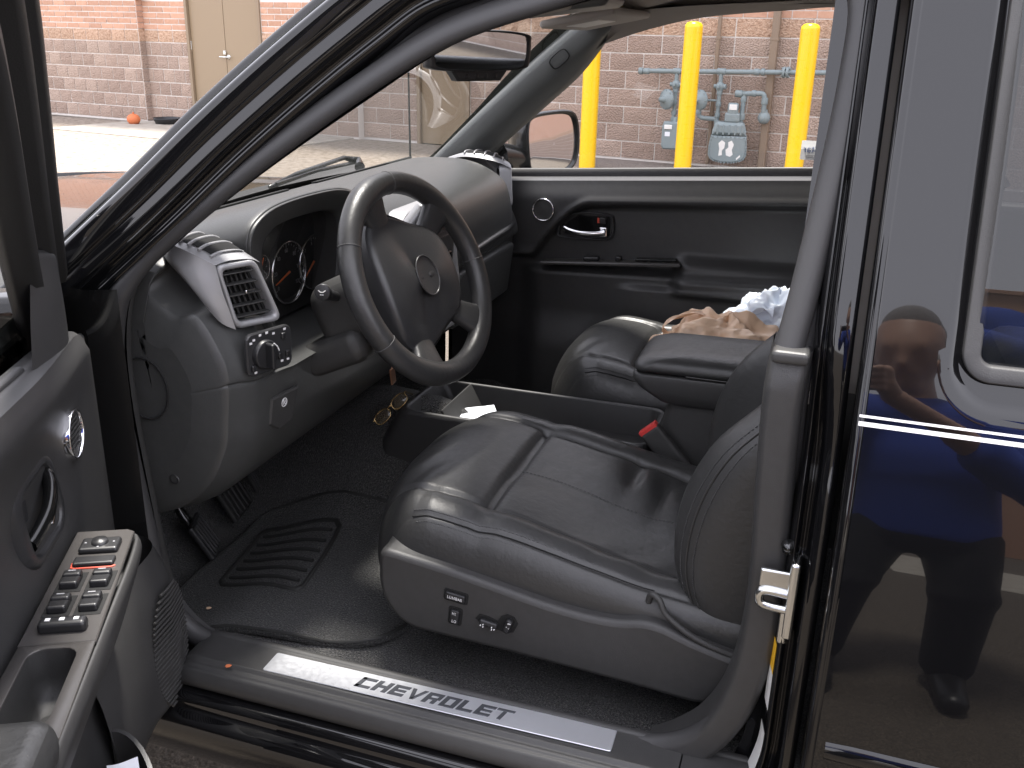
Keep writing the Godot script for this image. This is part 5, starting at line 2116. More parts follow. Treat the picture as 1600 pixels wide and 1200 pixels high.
	for k in 14:
		var a := TAU * k / 14
		rr.append(rc + rb * V(-0.004 + 0.0062 * cos(a), 0.012 + 0.0075 * sin(a), 0.0075))
	s.tube(rr, 0.0009, 5, true)
	s.tube(pv([rc + rb * V(-0.009, 0.018, 0.0075), rc + rb * V(0.001, 0.006, 0.0075)]), 0.0008, 5)
	s.tube(pv([rc + rb * V(-0.0055, 0.008, 0.0075), rc + rb * V(-0.0055, 0.017, 0.0075), rc + rb * V(-0.002, 0.016, 0.0075), rc + rb * V(-0.002, 0.0125, 0.0075), rc + rb * V(-0.0055, 0.012, 0.0075)]), 0.0008, 5)
	obj(s, "brake_symbol", M.white_print, dash)
	# centre stack
	s = Shape.new()
	var cs := outline_arc(-0.13, 0.84, 0.13, 1.105, 0.05, 7)
	rows = []
	for a in [[1.06, -0.81], [1.06, -0.777], [1.03, -0.770], [0.93, -0.770], [0.90, -0.778], [0.90, -0.80]]:
		var row := PackedVector3Array()
		for p in cs:
			row.append(V(a[1] - (p.y - 0.97) * 0.10, 0.9725 + (p.y - 0.9725) * a[0], -0.01 + p.x * a[0]))
		rows.append(row)
	s.grid(rows, true)
	obj(s, "centre_surround", M.silver_plastic, dash)
	s = Shape.new()
	s.box(V(-0.79, 0.97, -0.01), V(0.02, 0.24, 0.23), Basis(Vector3.BACK, 0.10))
	obj(s, "centre_panel", M.dark_plastic, dash)
	for zc in [-0.07, 0.05]:
		for k in 5:
			s = Shape.new()
			s.rbox(V(-0.778, 1.035 + 0.013 * k, zc), V(0.012, 0.002, 0.10), 0.001)
			obj(s, "vent_slat", M.satin_plastic, dash)
	s = Shape.new()
	s.rbox(V(-0.772, 0.975, -0.01), V(0.01, 0.05, 0.19), 0.004)
	obj(s, "radio", M.gloss_black, dash)
	for k in 3:
		s = Shape.new()
		s.lathe(Transform3D(Basis(Vector3.BACK, -PI / 2), V(-0.772, 0.895, -0.08 + 0.07 * k)), [Vector2(0.022, 0), Vector2(0.020, 0.014), Vector2(0.0, 0.016)], 20)
		obj(s, "climate_knob", M.switch_black, dash)
	# ledge and glove box lid on the passenger side
	s = Shape.new()
	s.tube(sp3([V(-0.772, 0.965, -0.19), V(-0.772, 0.972, -0.35), V(-0.775, 0.975, -0.50), V(-0.79, 0.975, -0.60)], 5), 0.008, 8)
	obj(s, "dash_ledge", M.satin_plastic, dash)
	s = Shape.new()
	s.rbox(V(-0.800, 0.86, -0.38), V(0.03, 0.14, 0.40), 0.012, Basis(Vector3.BACK, -0.12))
	obj(s, "glove_box", M.dash_plastic, dash)


func steering() -> void:
	var st := part("steering_wheel", truck, "four-spoke black leather steering wheel turned a quarter to the left")
	var tilt := deg_to_rad(24)
	var n := V(cos(tilt), sin(tilt), 0)
	# the wheel's own frame: x to the driver's right, y up the wheel, z at the driver
	var b := Basis(V(0, 0, -1), V(-sin(tilt), cos(tilt), 0), n)
	b = Basis(Vector3.UP, deg_to_rad(-11)) * b
	var c := V(-0.628, 1.063, 0.385)
	var xf := Transform3D(b * Basis(Vector3.BACK, deg_to_rad(90)), c)
	var s := Shape.new()
	var ring := PackedVector3Array()
	var rad := []
	for k in 96:
		var a := TAU * k / 96
		ring.append(xf * V(0.165 * cos(a), 0.165 * sin(a), 0))
		var g := 0.0
		for q in [25.0, 155.0]:
			g = maxf(g, gauss(rad_to_deg(absf(wrapf(a - deg_to_rad(q), -PI, PI))), 14.0))
		rad.append(0.0188 + 0.0025 * g)
	s.tube(ring, rad, 16, true)
	obj(s, "rim", M.wheel_leather, st)
	# spokes, broad and flat, flaring into the rim
	for q in [22.0, 158.0, -48.0, -132.0]:
		var a := deg_to_rad(q)
		var d := V(cos(a), sin(a), 0)
		var t := V(-sin(a), cos(a), 0)
		var top: bool = q > 0
		var rows := []
		for k in 13:
			var r := 0.055 + 0.110 * k / 12.0
			var w := (0.026 if top else 0.021) + 0.016 * pow(absf(k / 12.0 - 0.35), 2) * 2.2
			var z := -0.018 + 0.018 * ss(0.09, 0.17, r)
			var row := PackedVector3Array()
			for j in 14:
				var an := TAU * j / 14
				var sx := signf(cos(an)) * pow(absf(cos(an)), 0.6) * w
				var sz := signf(sin(an)) * pow(absf(sin(an)), 0.7) * 0.012
				row.append(xf * (d * r + t * sx + V(0, 0, z + sz)))
			rows.append(row)
		s = Shape.new()
		s.grid(rows, true)
		obj(s, "spoke", M.wheel_leather, st)
	# pad: shield-shaped cushion with a seam and an oval badge
	var outline := v2([[-0.085, 0.068], [-0.045, 0.082], [0.0, 0.086], [0.045, 0.082], [0.085, 0.068], [0.106, 0.040], [0.100, 0.008], [0.082, -0.028], [0.070, -0.060], [0.045, -0.080], [0.0, -0.086], [-0.045, -0.080], [-0.070, -0.060], [-0.082, -0.028], [-0.100, 0.008], [-0.106, 0.040]])
	outline = spline(outline, 3, true)
	var rows := []
	for lay in [[1.0, -0.055], [1.02, -0.03], [1.02, -0.010], [1.0, -0.002], [0.97, 0.004], [0.90, 0.008], [0.7, 0.012], [0.4, 0.0145], [0.1, 0.015]]:
		var row := PackedVector3Array()
		for p in outline:
			row.append(xf * V(p.x * lay[0] * 1.12, p.y * lay[0] * 1.2, lay[1] - 0.012 * pow(absf(p.x) / 0.1, 2) * (1.0 if lay[1] > -0.01 else 0.0)))
		rows.append(row)
	s = Shape.new()
	s.grid(rows, true)
	s.fan(rows[8])
	obj(s, "horn_pad", M.satin_plastic, st)
	s = Shape.new()
	var badge := PackedVector3Array()
	for k in 30:
		var a := TAU * k / 30
		badge.append(xf * V(0.034 * cos(a), 0.028 * sin(a) - 0.002, 0.0155 - 0.012 * pow(0.34 * cos(a), 2)))
	s.tube(badge, 0.0016, 8, true)
	obj(s, "badge_rim", M.satin_plastic, st)
	s = Shape.new()
	s.fan(badge, xf * V(0, -0.002, 0.0125))
	obj(s, "badge", M.satin_plastic, st)
	# pad seam grooves: dark lines across the lower pad
	s = Shape.new()
	for side in [-1.0, 1.0]:
		s.tube(sp3([xf * V(0.104 * side, 0.03, -0.006), xf * V(0.112 * side, 0.05, -0.012), xf * V(0.118 * side, 0.075, -0.018)], 4), 0.002, 6)
	obj(s, "seam", M.void_black, st)
	# pale stitches near the spoke roots
	s = Shape.new()
	for q in [25.0, 155.0, -50.0, -130.0]:
		for sd in [-1.0, 1.0]:
			for k in 7:
				var a := deg_to_rad(q + sd * (11.0 + 1.8 * k))
				var p := xf * V(0.149 * cos(a), 0.149 * sin(a), 0.005)
				var p2 := xf * V(0.1495 * cos(a + 0.024), 0.1495 * sin(a + 0.024), 0.008)
				s.tube(pv([p, p2]), 0.0012, 5)
	obj(s, "stitching", M.pale_thread, st).set_meta("kind", "stuff")
	s = Shape.new()
	for q in [62.0, 118.0, -90.0, 0.0]:
		var a := deg_to_rad(q)
		var cen := V(0.165 * cos(a), 0.165 * sin(a), 0)
		var seam := PackedVector3Array()
		for k in 16:
			var an := TAU * k / 16
			seam.append(xf * (cen + V(cos(a), sin(a), 0) * 0.0190 * cos(an) + V(0, 0, 1) * 0.0190 * sin(an)))
		s.tube(seam, 0.0008, 5, true)
	obj(s, "rim_seam", M.thread, st)

	# column shroud with levers and ignition
	var col := part("steering_column", truck)
	var cb := Basis(Vector3.BACK, tilt)
	s = Shape.new()
	s.rbox(c + n * -0.115 + V(0, -0.006, 0), V(0.16, 0.115, 0.125), 0.035, cb, 4)
	obj(s, "shroud", M.dark_plastic, col)
	s = Shape.new()
	s.tube(pv([c + n * -0.02, c + n * -0.07]), [0.045, 0.055], 20)
	obj(s, "hub", M.dark_plastic, col)
	s = Shape.new()
	s.rbox(c + n * -0.115 + V(-0.03, -0.085, 0.0), V(0.13, 0.06, 0.16), 0.025, cb, 3)
	obj(s, "lower_shroud", M.dark_plastic, col)
	s = Shape.new()
	s.tube(sp3([V(-0.755, 1.03, 0.44), V(-0.752, 1.043, 0.475), V(-0.748, 1.053, 0.502)], 4), [0.008, 0.008, 0.008, 0.009, 0.009, 0.010, 0.0125, 0.0135, 0.0135], 14)
	obj(s, "signal_lever", M.switch_black, col)
	s = Shape.new()
	s.lathe(Transform3D(facing(V(0.25, 0.15, 1.0)) * Basis(Vector3.RIGHT, PI / 2), V(-0.7475, 1.0545, 0.5025)), [Vector2(0.0135, -0.004), Vector2(0.0135, 0.003), Vector2(0.012, 0.005), Vector2(0.0, 0.0055)], 20)
	obj(s, "lever_cap", M.satin_plastic, col)
	s = Shape.new()
	var lx := Transform3D(facing(V(0.25, 0.15, 1.0)), V(-0.7475, 1.0545, 0.5025))
	s.tube(pv([lx * V(-0.006, 0.003, 0.006), lx * V(-0.002, 0.0, 0.006), lx * V(0.002, 0.0, 0.006), lx * V(0.006, 0.003, 0.006)]), 0.0009, 5)
	s.tube(pv([lx * V(-0.003, -0.004, 0.006), lx * V(0.003, -0.004, 0.006)]), 0.0009, 5)
	obj(s, "lever_symbol", M.white_print, col)
	s = Shape.new()
	s.tube(sp3([V(-0.735, 1.06, 0.33), V(-0.712, 1.10, 0.295), V(-0.695, 1.128, 0.278)], 3), 0.007, 10)
	obj(s, "gear_lever", M.switch_black, col)
	s = Shape.new()
	s.tube(pv([V(-0.703, 1.115, 0.286), V(-0.70, 1.12, 0.283), V(-0.679, 1.156, 0.262), V(-0.677, 1.159, 0.260)]), [0.011, 0.0135, 0.0125, 0.008], 14)
	obj(s, "gear_knob", M.silver_plastic, col)

	# pedals
	for a in [["parking_brake_pedal", V(-1.115, 0.475, 0.385), V(0.012, 0.085, 0.075), 0.5, 0.45], ["brake_pedal", V(-1.135, 0.490, 0.245), V(0.012, 0.075, 0.105), 0.5, 0.25], ["accelerator", V(-1.155, 0.520, 0.155), V(0.012, 0.13, 0.05), 0.45, 0.2]]:
		var pd := part(a[0], truck)
		var bb := Basis(Vector3.UP, a[4]) * Basis(Vector3.BACK, a[3])
		s = Shape.new()
		s.rbox(a[1], a[2], 0.005, bb)
		obj(s, "pad", M.mat_rubber if a[0] != "parking_brake_pedal" else M.satin_plastic, pd)
		for k in 5:
			s = Shape.new()
			s.rbox(a[1] + bb * V(0.007, 0, a[2].z * (-0.36 + 0.18 * k)), V(0.005, a[2].y * 0.84, 0.005), 0.002, bb)
			obj(s, "pad_rib", M.rubber, pd)
		s = Shape.new()
		s.tube(sp3([a[1] + bb * V(-0.004, 0, 0), a[1] + V(-0.06, 0.06, 0), a[1] + V(-0.10, 0.25, 0)], 4), 0.009, 8)
		obj(s, "arm", M.gloss_black, pd)


func seat_top(x: float, dz: float) -> float:
	# height of the cushion over its own middle line, before the outer edges roll off
	var pts := [[-0.70, 0.70], [-0.655, 0.735], [-0.62, 0.756], [-0.57, 0.766], [-0.51, 0.762], [-0.47, 0.752], [-0.445, 0.742], [-0.40, 0.737], [-0.33, 0.722], [-0.25, 0.703], [-0.18, 0.688], [-0.08, 0.678], [0.02, 0.675]]
	var y := 0.675
	for i in pts.size() - 1:
		if x >= pts[i][0] and x <= pts[i + 1][0]:
			var a: float = pts[maxi(i - 1, 0)][1]
			var d: float = pts[mini(i + 2, pts.size() - 1)][1]
			y = cr(a, pts[i][1], pts[i + 1][1], d, (x - pts[i][0]) / (pts[i + 1][0] - pts[i][0]))
	var u := absf(dz)
	var back := ss(-0.52, -0.40, x)
	y += (0.021 * ss(0.145, 0.20, u)) * (0.25 + 0.75 * back)
	y += 0.004 * (1 - pow(u / 0.165, 2)) * (1 - back) * (1.0 if u < 0.165 else 0.0)
	# seams are pulled in
	y -= 0.0075 * gauss(u - 0.163, 0.006)
	y -= 0.012 * gauss(x + 0.449, 0.007) * (1 - ss(0.155, 0.17, u))
	y -= 0.004 * gauss(dz, 0.004) * ss(-0.455, -0.44, x) * (1 - ss(0.15, 0.16, u))
	y -= 0.003 * gauss(u - 0.222, 0.0035)
	# creases in the sat-on leather
	y += 0.007 * gauss(x + 0.235, 0.016) * gauss(dz + 0.10, 0.05) - 0.010 * gauss(x + 0.265, 0.012) * gauss(dz + 0.105, 0.045)
	y -= 0.009 * gauss(x + 0.205, 0.012) * gauss(dz + 0.07, 0.05) - 0.006 * gauss(x + 0.18, 0.014) * gauss(dz + 0.05, 0.06)
	y += 0.0022 * sin(x * 70.0 + dz * 55.0) * gauss(x + 0.2, 0.09) * gauss(u - 0.17, 0.04)
	y += 0.0016 * sin((x + dz * 0.8) * 90.0 + 2.0 * sin(x * 23.0)) * gauss(x + 0.585, 0.05) * gauss(dz - 0.12, 0.12)
	y += 0.003 * sin(x * 21.0 + 1.0) * sin(dz * 17.0 + x * 9.0) * (1.0 - ss(0.15, 0.2, u))
	return y


func seat(zc: float, out: float, label: String, slide := 0.0) -> Node3D:
	# out is +1 where the outer side faces the driver door
	var st := part("front_seat", truck, label)
	st.position.x = slide
	var s := Shape.new()
	var rows := []
	var nr := 84
	for i in nr:
		var b := i / (nr - 1.0)
		var x := lerpf(-0.668, -0.03, pow(b, 1.15))
		var nose := clampf((x + 0.668) / 0.085, 0, 1)
		var f := pow(1 - pow(1 - nose, 2.4), 1 / 2.4)
		var hw := 0.246 * (0.90 + 0.10 * f) * (1.0 - 0.02 * ss(-0.2, 0.0, x))
		var row := PackedVector3Array()
		for k in 121:
			var a := PI * k / 120.0
			var cx := signf(cos(a)) * pow(absf(cos(a)), 0.42)
			var sy := pow(maxf(sin(a), 0.0), 0.30)
			var dz := cx * hw
			var top := seat_top(x, dz)
			var yb := 0.585
			var y := yb + (top - yb) * sy * (0.30 + 0.70 * f)
			dz *= 1.0 + 0.02 * sin(PI * clampf((y - 0.59) / 0.16, 0, 1))
			row.append(V(x + 0.085 * pow(absf(dz) / 0.246, 3.0) * ss(-0.40, -0.668, x), y, zc + dz))
		rows.append(row)
	s.grid(rows)
	s.fan(rows[0])
	obj(s, "cushion", M.leather, st)
	# seam cords and stitches along the outer bolster edges
	s = Shape.new()
	var thread := Shape.new()
	var on_top := func(x: float, u: float, sg: float) -> Vector3:
		var cx: float = minf(u / 0.246, 0.999)
		var a := acos(pow(cx, 1 / 0.42))
		var sy := pow(sin(a), 0.30)
		return V(x + 0.085 * pow(u / 0.246, 3.0) * ss(-0.40, -0.668, x), 0.585 + (seat_top(x, u) - 0.585) * sy, zc + u * sg * 1.004)
	for sg in [-1.0, 1.0]:
		var line := PackedVector3Array()
		for k in 60:
			line.append(on_top.call(-0.605 + 0.44 * k / 59.0, 0.2235, sg) + V(0, 0.0008, 0))
		s = Shape.new()
		s.tube(line, 0.0014, 5)
		obj(s, "seam_cord", M.void_black, st)
		for q in [0.2165, 0.2305]:
			for k in 66:
				var x := -0.60 + 0.0066 * k
				thread.tube(pv([on_top.call(x, q, sg) + V(0, 0.0006, 0), on_top.call(x + 0.0042, q, sg) + V(0, 0.0006, 0)]), 0.0009, 4)
	var cl := PackedVector3Array()
	for k in 40:
		cl.append(V(-0.44 + 0.27 * k / 39.0, seat_top(-0.44 + 0.27 * k / 39.0, 0.0) + 0.002, zc))
	for k in range(0, 39, 1):
		thread.tube(pv([cl[k] + V(0, 0, 0.006), cl[k].lerp(cl[k + 1], 0.6) + V(0, 0, 0.006)]), 0.0008, 4)
	obj(thread, "stitching", M.thread, st).set_meta("kind", "stuff")

	# backrest: rings from the hinge line to the top
	var bf := [[0.600, 0.02], [0.625, -0.065], [0.65, -0.118], [0.70, -0.150], [0.75, -0.161], [0.81, -0.159], [0.87, -0.144], [0.93, -0.112], [1.0, -0.046], [1.08, 0.005], [1.18, 0.045], [1.26, 0.085], [1.29, 0.125], [1.30, 0.17]]
	s = Shape.new()
	rows = []
	var bp := spline(bf.map(func(p): return Vector2(p[0], p[1])), 5)
	for p in bp:
		var y: float = p.x
		var xb: float = p.y
		var mid := -0.085 + 0.12 * ss(0.7, 1.25, y) + 0.06 * (y - 0.7)
		var end := ss(0.60, 0.66, y) * (1 - ss(1.24, 1.30, y))
		var row := PackedVector3Array()
		var hw := 0.232 + 0.016 * sin(PI * clampf((y - 0.6) / 0.55, 0, 1))
		for k in 96:
			var a := TAU * k / 96
			var cx := signf(cos(a)) * pow(absf(cos(a)), 0.5)
			var sx := signf(sin(a)) * pow(absf(sin(a)), 0.55)
			var dz := cx * hw
			var u := absf(dz)
			var front := lerpf(maxf(mid, xb), xb, ss(0.09, 0.20, u)) if end > 0.0 else xb
			front = lerpf(xb, front, end)
			front += 0.006 * gauss(u - 0.135, 0.006) * end
			var backx := maxf(mid + 0.13, xb + 0.02) if y > 0.66 else 0.05
			var cen := (front + backx) / 2
			var dep := (backx - front) / 2
			row.append(V(cen - sx * dep, y + 0.006 * sin(dz * 14.0) * 0.3, zc + dz))
		rows.append(row)
	s.grid(rows, true)
	s.fan(rows[rows.size() - 1])
	obj(s, "backrest", M.leather, st)
	# double seam down the front edge of the backrest bolsters, lying on the leather
	thread = Shape.new()
	for cols in [[7, 5, 9], [41, 43, 39]]:
		var lines := []
		for c in cols:
			var line := PackedVector3Array()
			for r in range(3, rows.size() - 8):
				var p: Vector3 = rows[r][c]
				line.append(p + (p - V(0.02, p.y, zc)).normalized() * 0.0008)
			lines.append(line)
		s = Shape.new()
		s.tube(lines[0], 0.0017, 6)
		obj(s, "back_seam_cord", M.leather, st)
		for q in [1, 2]:
			for k in lines[q].size() - 1:
				for j in 3:
					thread.tube(pv([lines[q][k].lerp(lines[q][k + 1], j / 3.0), lines[q][k].lerp(lines[q][k + 1], (j + 0.6) / 3.0)]), 0.0009, 4)
	obj(thread, "back_stitching", M.thread, st).set_meta("kind", "stuff")
	# plastic shield on the outer side and its hinge cover
	var zf := zc + out * 0.252
	var outline := v2([[-0.592, 0.66], [-0.585, 0.694], [-0.54, 0.692], [-0.475, 0.684], [-0.40, 0.672], [-0.318, 0.658], [-0.25, 0.652], [-0.205, 0.654], [-0.172, 0.661], [-0.14, 0.658], [-0.10, 0.645], [-0.03, 0.628], [0.01, 0.615], [0.01, 0.57], [-0.03, 0.562], [-0.055, 0.548], [-0.09, 0.540], [-0.17, 0.546], [-0.37, 0.556], [-0.50, 0.560], [-0.545, 0.566], [-0.575, 0.592], [-0.59, 0.625]])
	outline = spline(outline, 3, true)
	s = Shape.new()
	rows = []
	for lay in [[-0.06, -0.008], [-0.02, 0.0], [0.006, 0.0], [0.011, 0.002], [0.0145, 0.005], [0.016, 0.010]]:
		var row := PackedVector3Array()
		for i in outline.size():
			var a: Vector2 = outline[(i - 1 + outline.size()) % outline.size()]
			var b2: Vector2 = outline[(i + 1) % outline.size()]
			var t := (b2 - a).normalized()
			var nn := Vector2(t.y, -t.x)
			var q: Vector2 = outline[i] + nn * lay[1]
			row.append(V(q.x, q.y, zf + out * lay[0]))
		rows.append(row)
	s.grid(rows, true)
	# close the outer face
	var face := PackedVector2Array()
	for p in rows[5]:
		face.append(Vector2(p.x, p.y))
	var tri := Geometry2D.triangulate_polygon(face)
	var base := s.v.size()
	for p in rows[5]:
		s.v.append(p)
		s.uvs.append(Vector2.ZERO)
	for t in range(0, tri.size(), 3):
		s.ix.append_array(PackedInt32Array([base + tri[t], base + tri[t + 1], base + tri[t + 2]]))
	obj(s, "side_shield", M.shield_plastic, st)
	s = Shape.new()
	s.tube(sp3([V(-0.170, 0.680, zf - out * 0.010), V(-0.166, 0.696, zf - out * 0.006), V(-0.153, 0.693, zf + out * 0.000), V(-0.140, 0.674, zf + out * 0.006), V(-0.10, 0.650, zf + out * 0.010), V(-0.05, 0.633, zf + out * 0.008), V(0.0, 0.62, zf)], 4), 0.0048, 8, false, 1.0)
	obj(s, "hinge_cover", M.dark_plastic, st)
	if out > 0:
		var fz := zf + 0.0165
		# lumbar rocker, heater rocker, cushion and backrest movers
		for a in [["lumbar_switch", -0.460, 0.640, 0.032, 0.013], ["heater_switch", -0.461, 0.605, 0.015, 0.024]]:
			s = Shape.new()
			s.prism(Transform3D(Basis(Vector3.BACK, -0.10), V(a[1], a[2], fz - 0.001)), PackedVector2Array(outline_arc(-a[3] / 2 - 0.004, -a[4] / 2 - 0.004, a[3] / 2 + 0.004, a[4] / 2 + 0.004, 0.004, 4)), 0.0016, 0.0005)
			obj(s, "switch_well", M.void_black, st)
			s = Shape.new()
			s.rbox(V(a[1], a[2], fz + 0.002), V(a[3], a[4], 0.007), 0.003, Basis(Vector3.BACK, -0.10))
			obj(s, a[0], M.switch_black, st)
		lettering("LUMBAR", "switch_lettering", 0.0062, Transform3D(Basis(Vector3.BACK, -0.10), V(-0.460, 0.6395, fz + 0.0058)), M.white_print, st, 0.0005)
		lettering("LO", "switch_lettering", 0.0055, Transform3D(Basis(Vector3.BACK, -0.10), V(-0.461, 0.5985, fz + 0.0058)), M.white_print, st, 0.0005)
		lettering("HI", "switch_lettering", 0.0045, Transform3D(Basis(Vector3.BACK, -0.10), V(-0.461, 0.612, fz + 0.0058)), M.white_print, st, 0.0005)
		s = Shape.new()
		s.prism(Transform3D(Basis.IDENTITY, V(0, 0, fz - 0.001)), PackedVector2Array(v2([[-0.428, 0.609], [-0.421, 0.618], [-0.406, 0.617], [-0.392, 0.612], [-0.386, 0.622], [-0.376, 0.628], [-0.365, 0.625], [-0.359, 0.614], [-0.366, 0.598], [-0.378, 0.594], [-0.400, 0.599], [-0.420, 0.603]])), 0.0016)
		obj(s, "switch_well", M.void_black, st)
		s = Shape.new()
		s.rbox(V(-0.405, 0.6065, fz + 0.004), V(0.030, 0.011, 0.010), 0.004, Basis(Vector3.BACK, -0.12))
		obj(s, "cushion_switch", M.switch_black, st)
		s = Shape.new()
		s.rbox(V(-0.373, 0.611, fz + 0.005), V(0.011, 0.024, 0.012), 0.004, Basis(Vector3.BACK, -0.30))
		obj(s, "backrest_switch", M.switch_black, st)
		s = Shape.new()
		for q in [[-0.416, 0.605], [-0.412, 0.607], [-0.412, 0.603], [-0.398, 0.605], [-0.398, 0.601], [-0.394, 0.602], [-0.374, 0.612], [-0.371, 0.610]]:
			s.rbox(V(q[0], q[1], fz + 0.0098), V(0.0015, 0.0015, 0.003), 0.0004)
		s.rbox(V(-0.370, 0.6185, fz + 0.0112), V(0.005, 0.0018, 0.0006), 0.0003)
		obj(s, "arrow_marks", M.white_print, st)
	return st


func console() -> void:
	var cn := part("centre_console", truck, "centre console with open front tray and padded armrest box")
	var s := Shape.new()
	# open tray: outer shell and inner well
	var rows := []
	var ring := func(x0: float, x1: float, h: float, y: float, r: float) -> PackedVector3Array:
		var out := PackedVector3Array()
		for p in outline_arc(x0, -h, x1, h, r, 5):
			out.append(V(p.x, y, p.y))
		return out
	rows = [ring.call(-0.87, -0.27, 0.125, 0.50, 0.03), ring.call(-0.85, -0.27, 0.115, 0.62, 0.03), ring.call(-0.815, -0.27, 0.110, 0.685, 0.03), ring.call(-0.808, -0.27, 0.107, 0.694, 0.028), ring.call(-0.800, -0.27, 0.100, 0.696, 0.026), ring.call(-0.794, -0.28, 0.095, 0.692, 0.024), ring.call(-0.76, -0.29, 0.088, 0.630, 0.02)]
	s.grid(rows, true)
	s.fan(rows[6])
	obj(s, "front_tray", M.door_plastic, cn)
	s = Shape.new()
	s.rbox(V(-0.70, 0.668, 0.0), V(0.006, 0.07, 0.175), 0.002, Basis(Vector3.BACK, 0.5))
	obj(s, "tray_divider", M.dark_plastic, cn)
	# armrest box: tapering pedestal, tub, padded lid
	s = Shape.new()
	var ctrl := [[-0.285, 0.52, 0.085], [-0.275, 0.66, 0.085], [-0.245, 0.772, 0.085], [-0.24, 0.787, 0.088]]
	rows = []
	for a in ctrl:
		var row := PackedVector3Array()
		for p in outline_arc(a[0], -a[2], 0.12, a[2], 0.02, 5):
			row.append(V(p.x, a[1], p.y))
		rows.append(row)
	s.grid(rows, true)
	obj(s, "pedestal", M.shield_plastic, cn)
	s = Shape.new()
	rows = []
	for a in [[-0.235, 0.780, 0.090], [-0.262, 0.788, 0.100], [-0.300, 0.812, 0.104], [-0.314, 0.828, 0.104], [-0.314, 0.838, 0.104], [-0.308, 0.842, 0.100], [-0.29, 0.843, 0.09]]:
		var row := PackedVector3Array()
		for p in outline_arc(a[0], -a[2], 0.12, a[2], 0.025, 5):
			row.append(V(p.x, a[1] + 0.02 * (p.x + 0.3), p.y))
		rows.append(row)
	s.grid(rows, true)
	obj(s, "storage_tub", M.shield_plastic, cn)
	s = Shape.new()
	rows = []
	for a in [[-0.300, 0.845, 0.096, 0.02], [-0.312, 0.847, 0.104, 0.03], [-0.314, 0.855, 0.105, 0.03], [-0.306, 0.864, 0.102, 0.035], [-0.288, 0.872, 0.094, 0.04], [-0.25, 0.877, 0.075, 0.04], [-0.20, 0.878, 0.045, 0.03]]:
		var row := PackedVector3Array()
		for p in outline_arc(a[0], -a[2], 0.13 - (a[1] - 0.845) * 0.3, a[2], a[3], 6):
			row.append(V(p.x, a[1] + 0.02 * (p.x + 0.3), p.y))
		rows.append(row)
	s.grid(rows, true)
	s.fan(rows[6])
	obj(s, "lid", M.leather, cn)
	s = Shape.new()
	s.rbox(V(-0.15, 0.8475, 0.1045), V(0.12, 0.004, 0.003), 0.001)
	obj(s, "lid_catch", M.gloss_black, cn)
	# seat belt buckle with red button
	var bk := part("belt_buckle", truck)
	s = Shape.new()
	var bb := Basis(Vector3.BACK, 0.75)
	s.rbox(V(-0.225, 0.690, 0.117), V(0.045, 0.13, 0.022), 0.008, bb)
	obj(s, "body", M.dark_plastic, bk)
	s = Shape.new()
	s.rbox(V(-0.270, 0.738, 0.117), V(0.040, 0.010, 0.018), 0.002, bb)
	obj(s, "release_button", M.red_plastic, bk, "red seat belt release button")


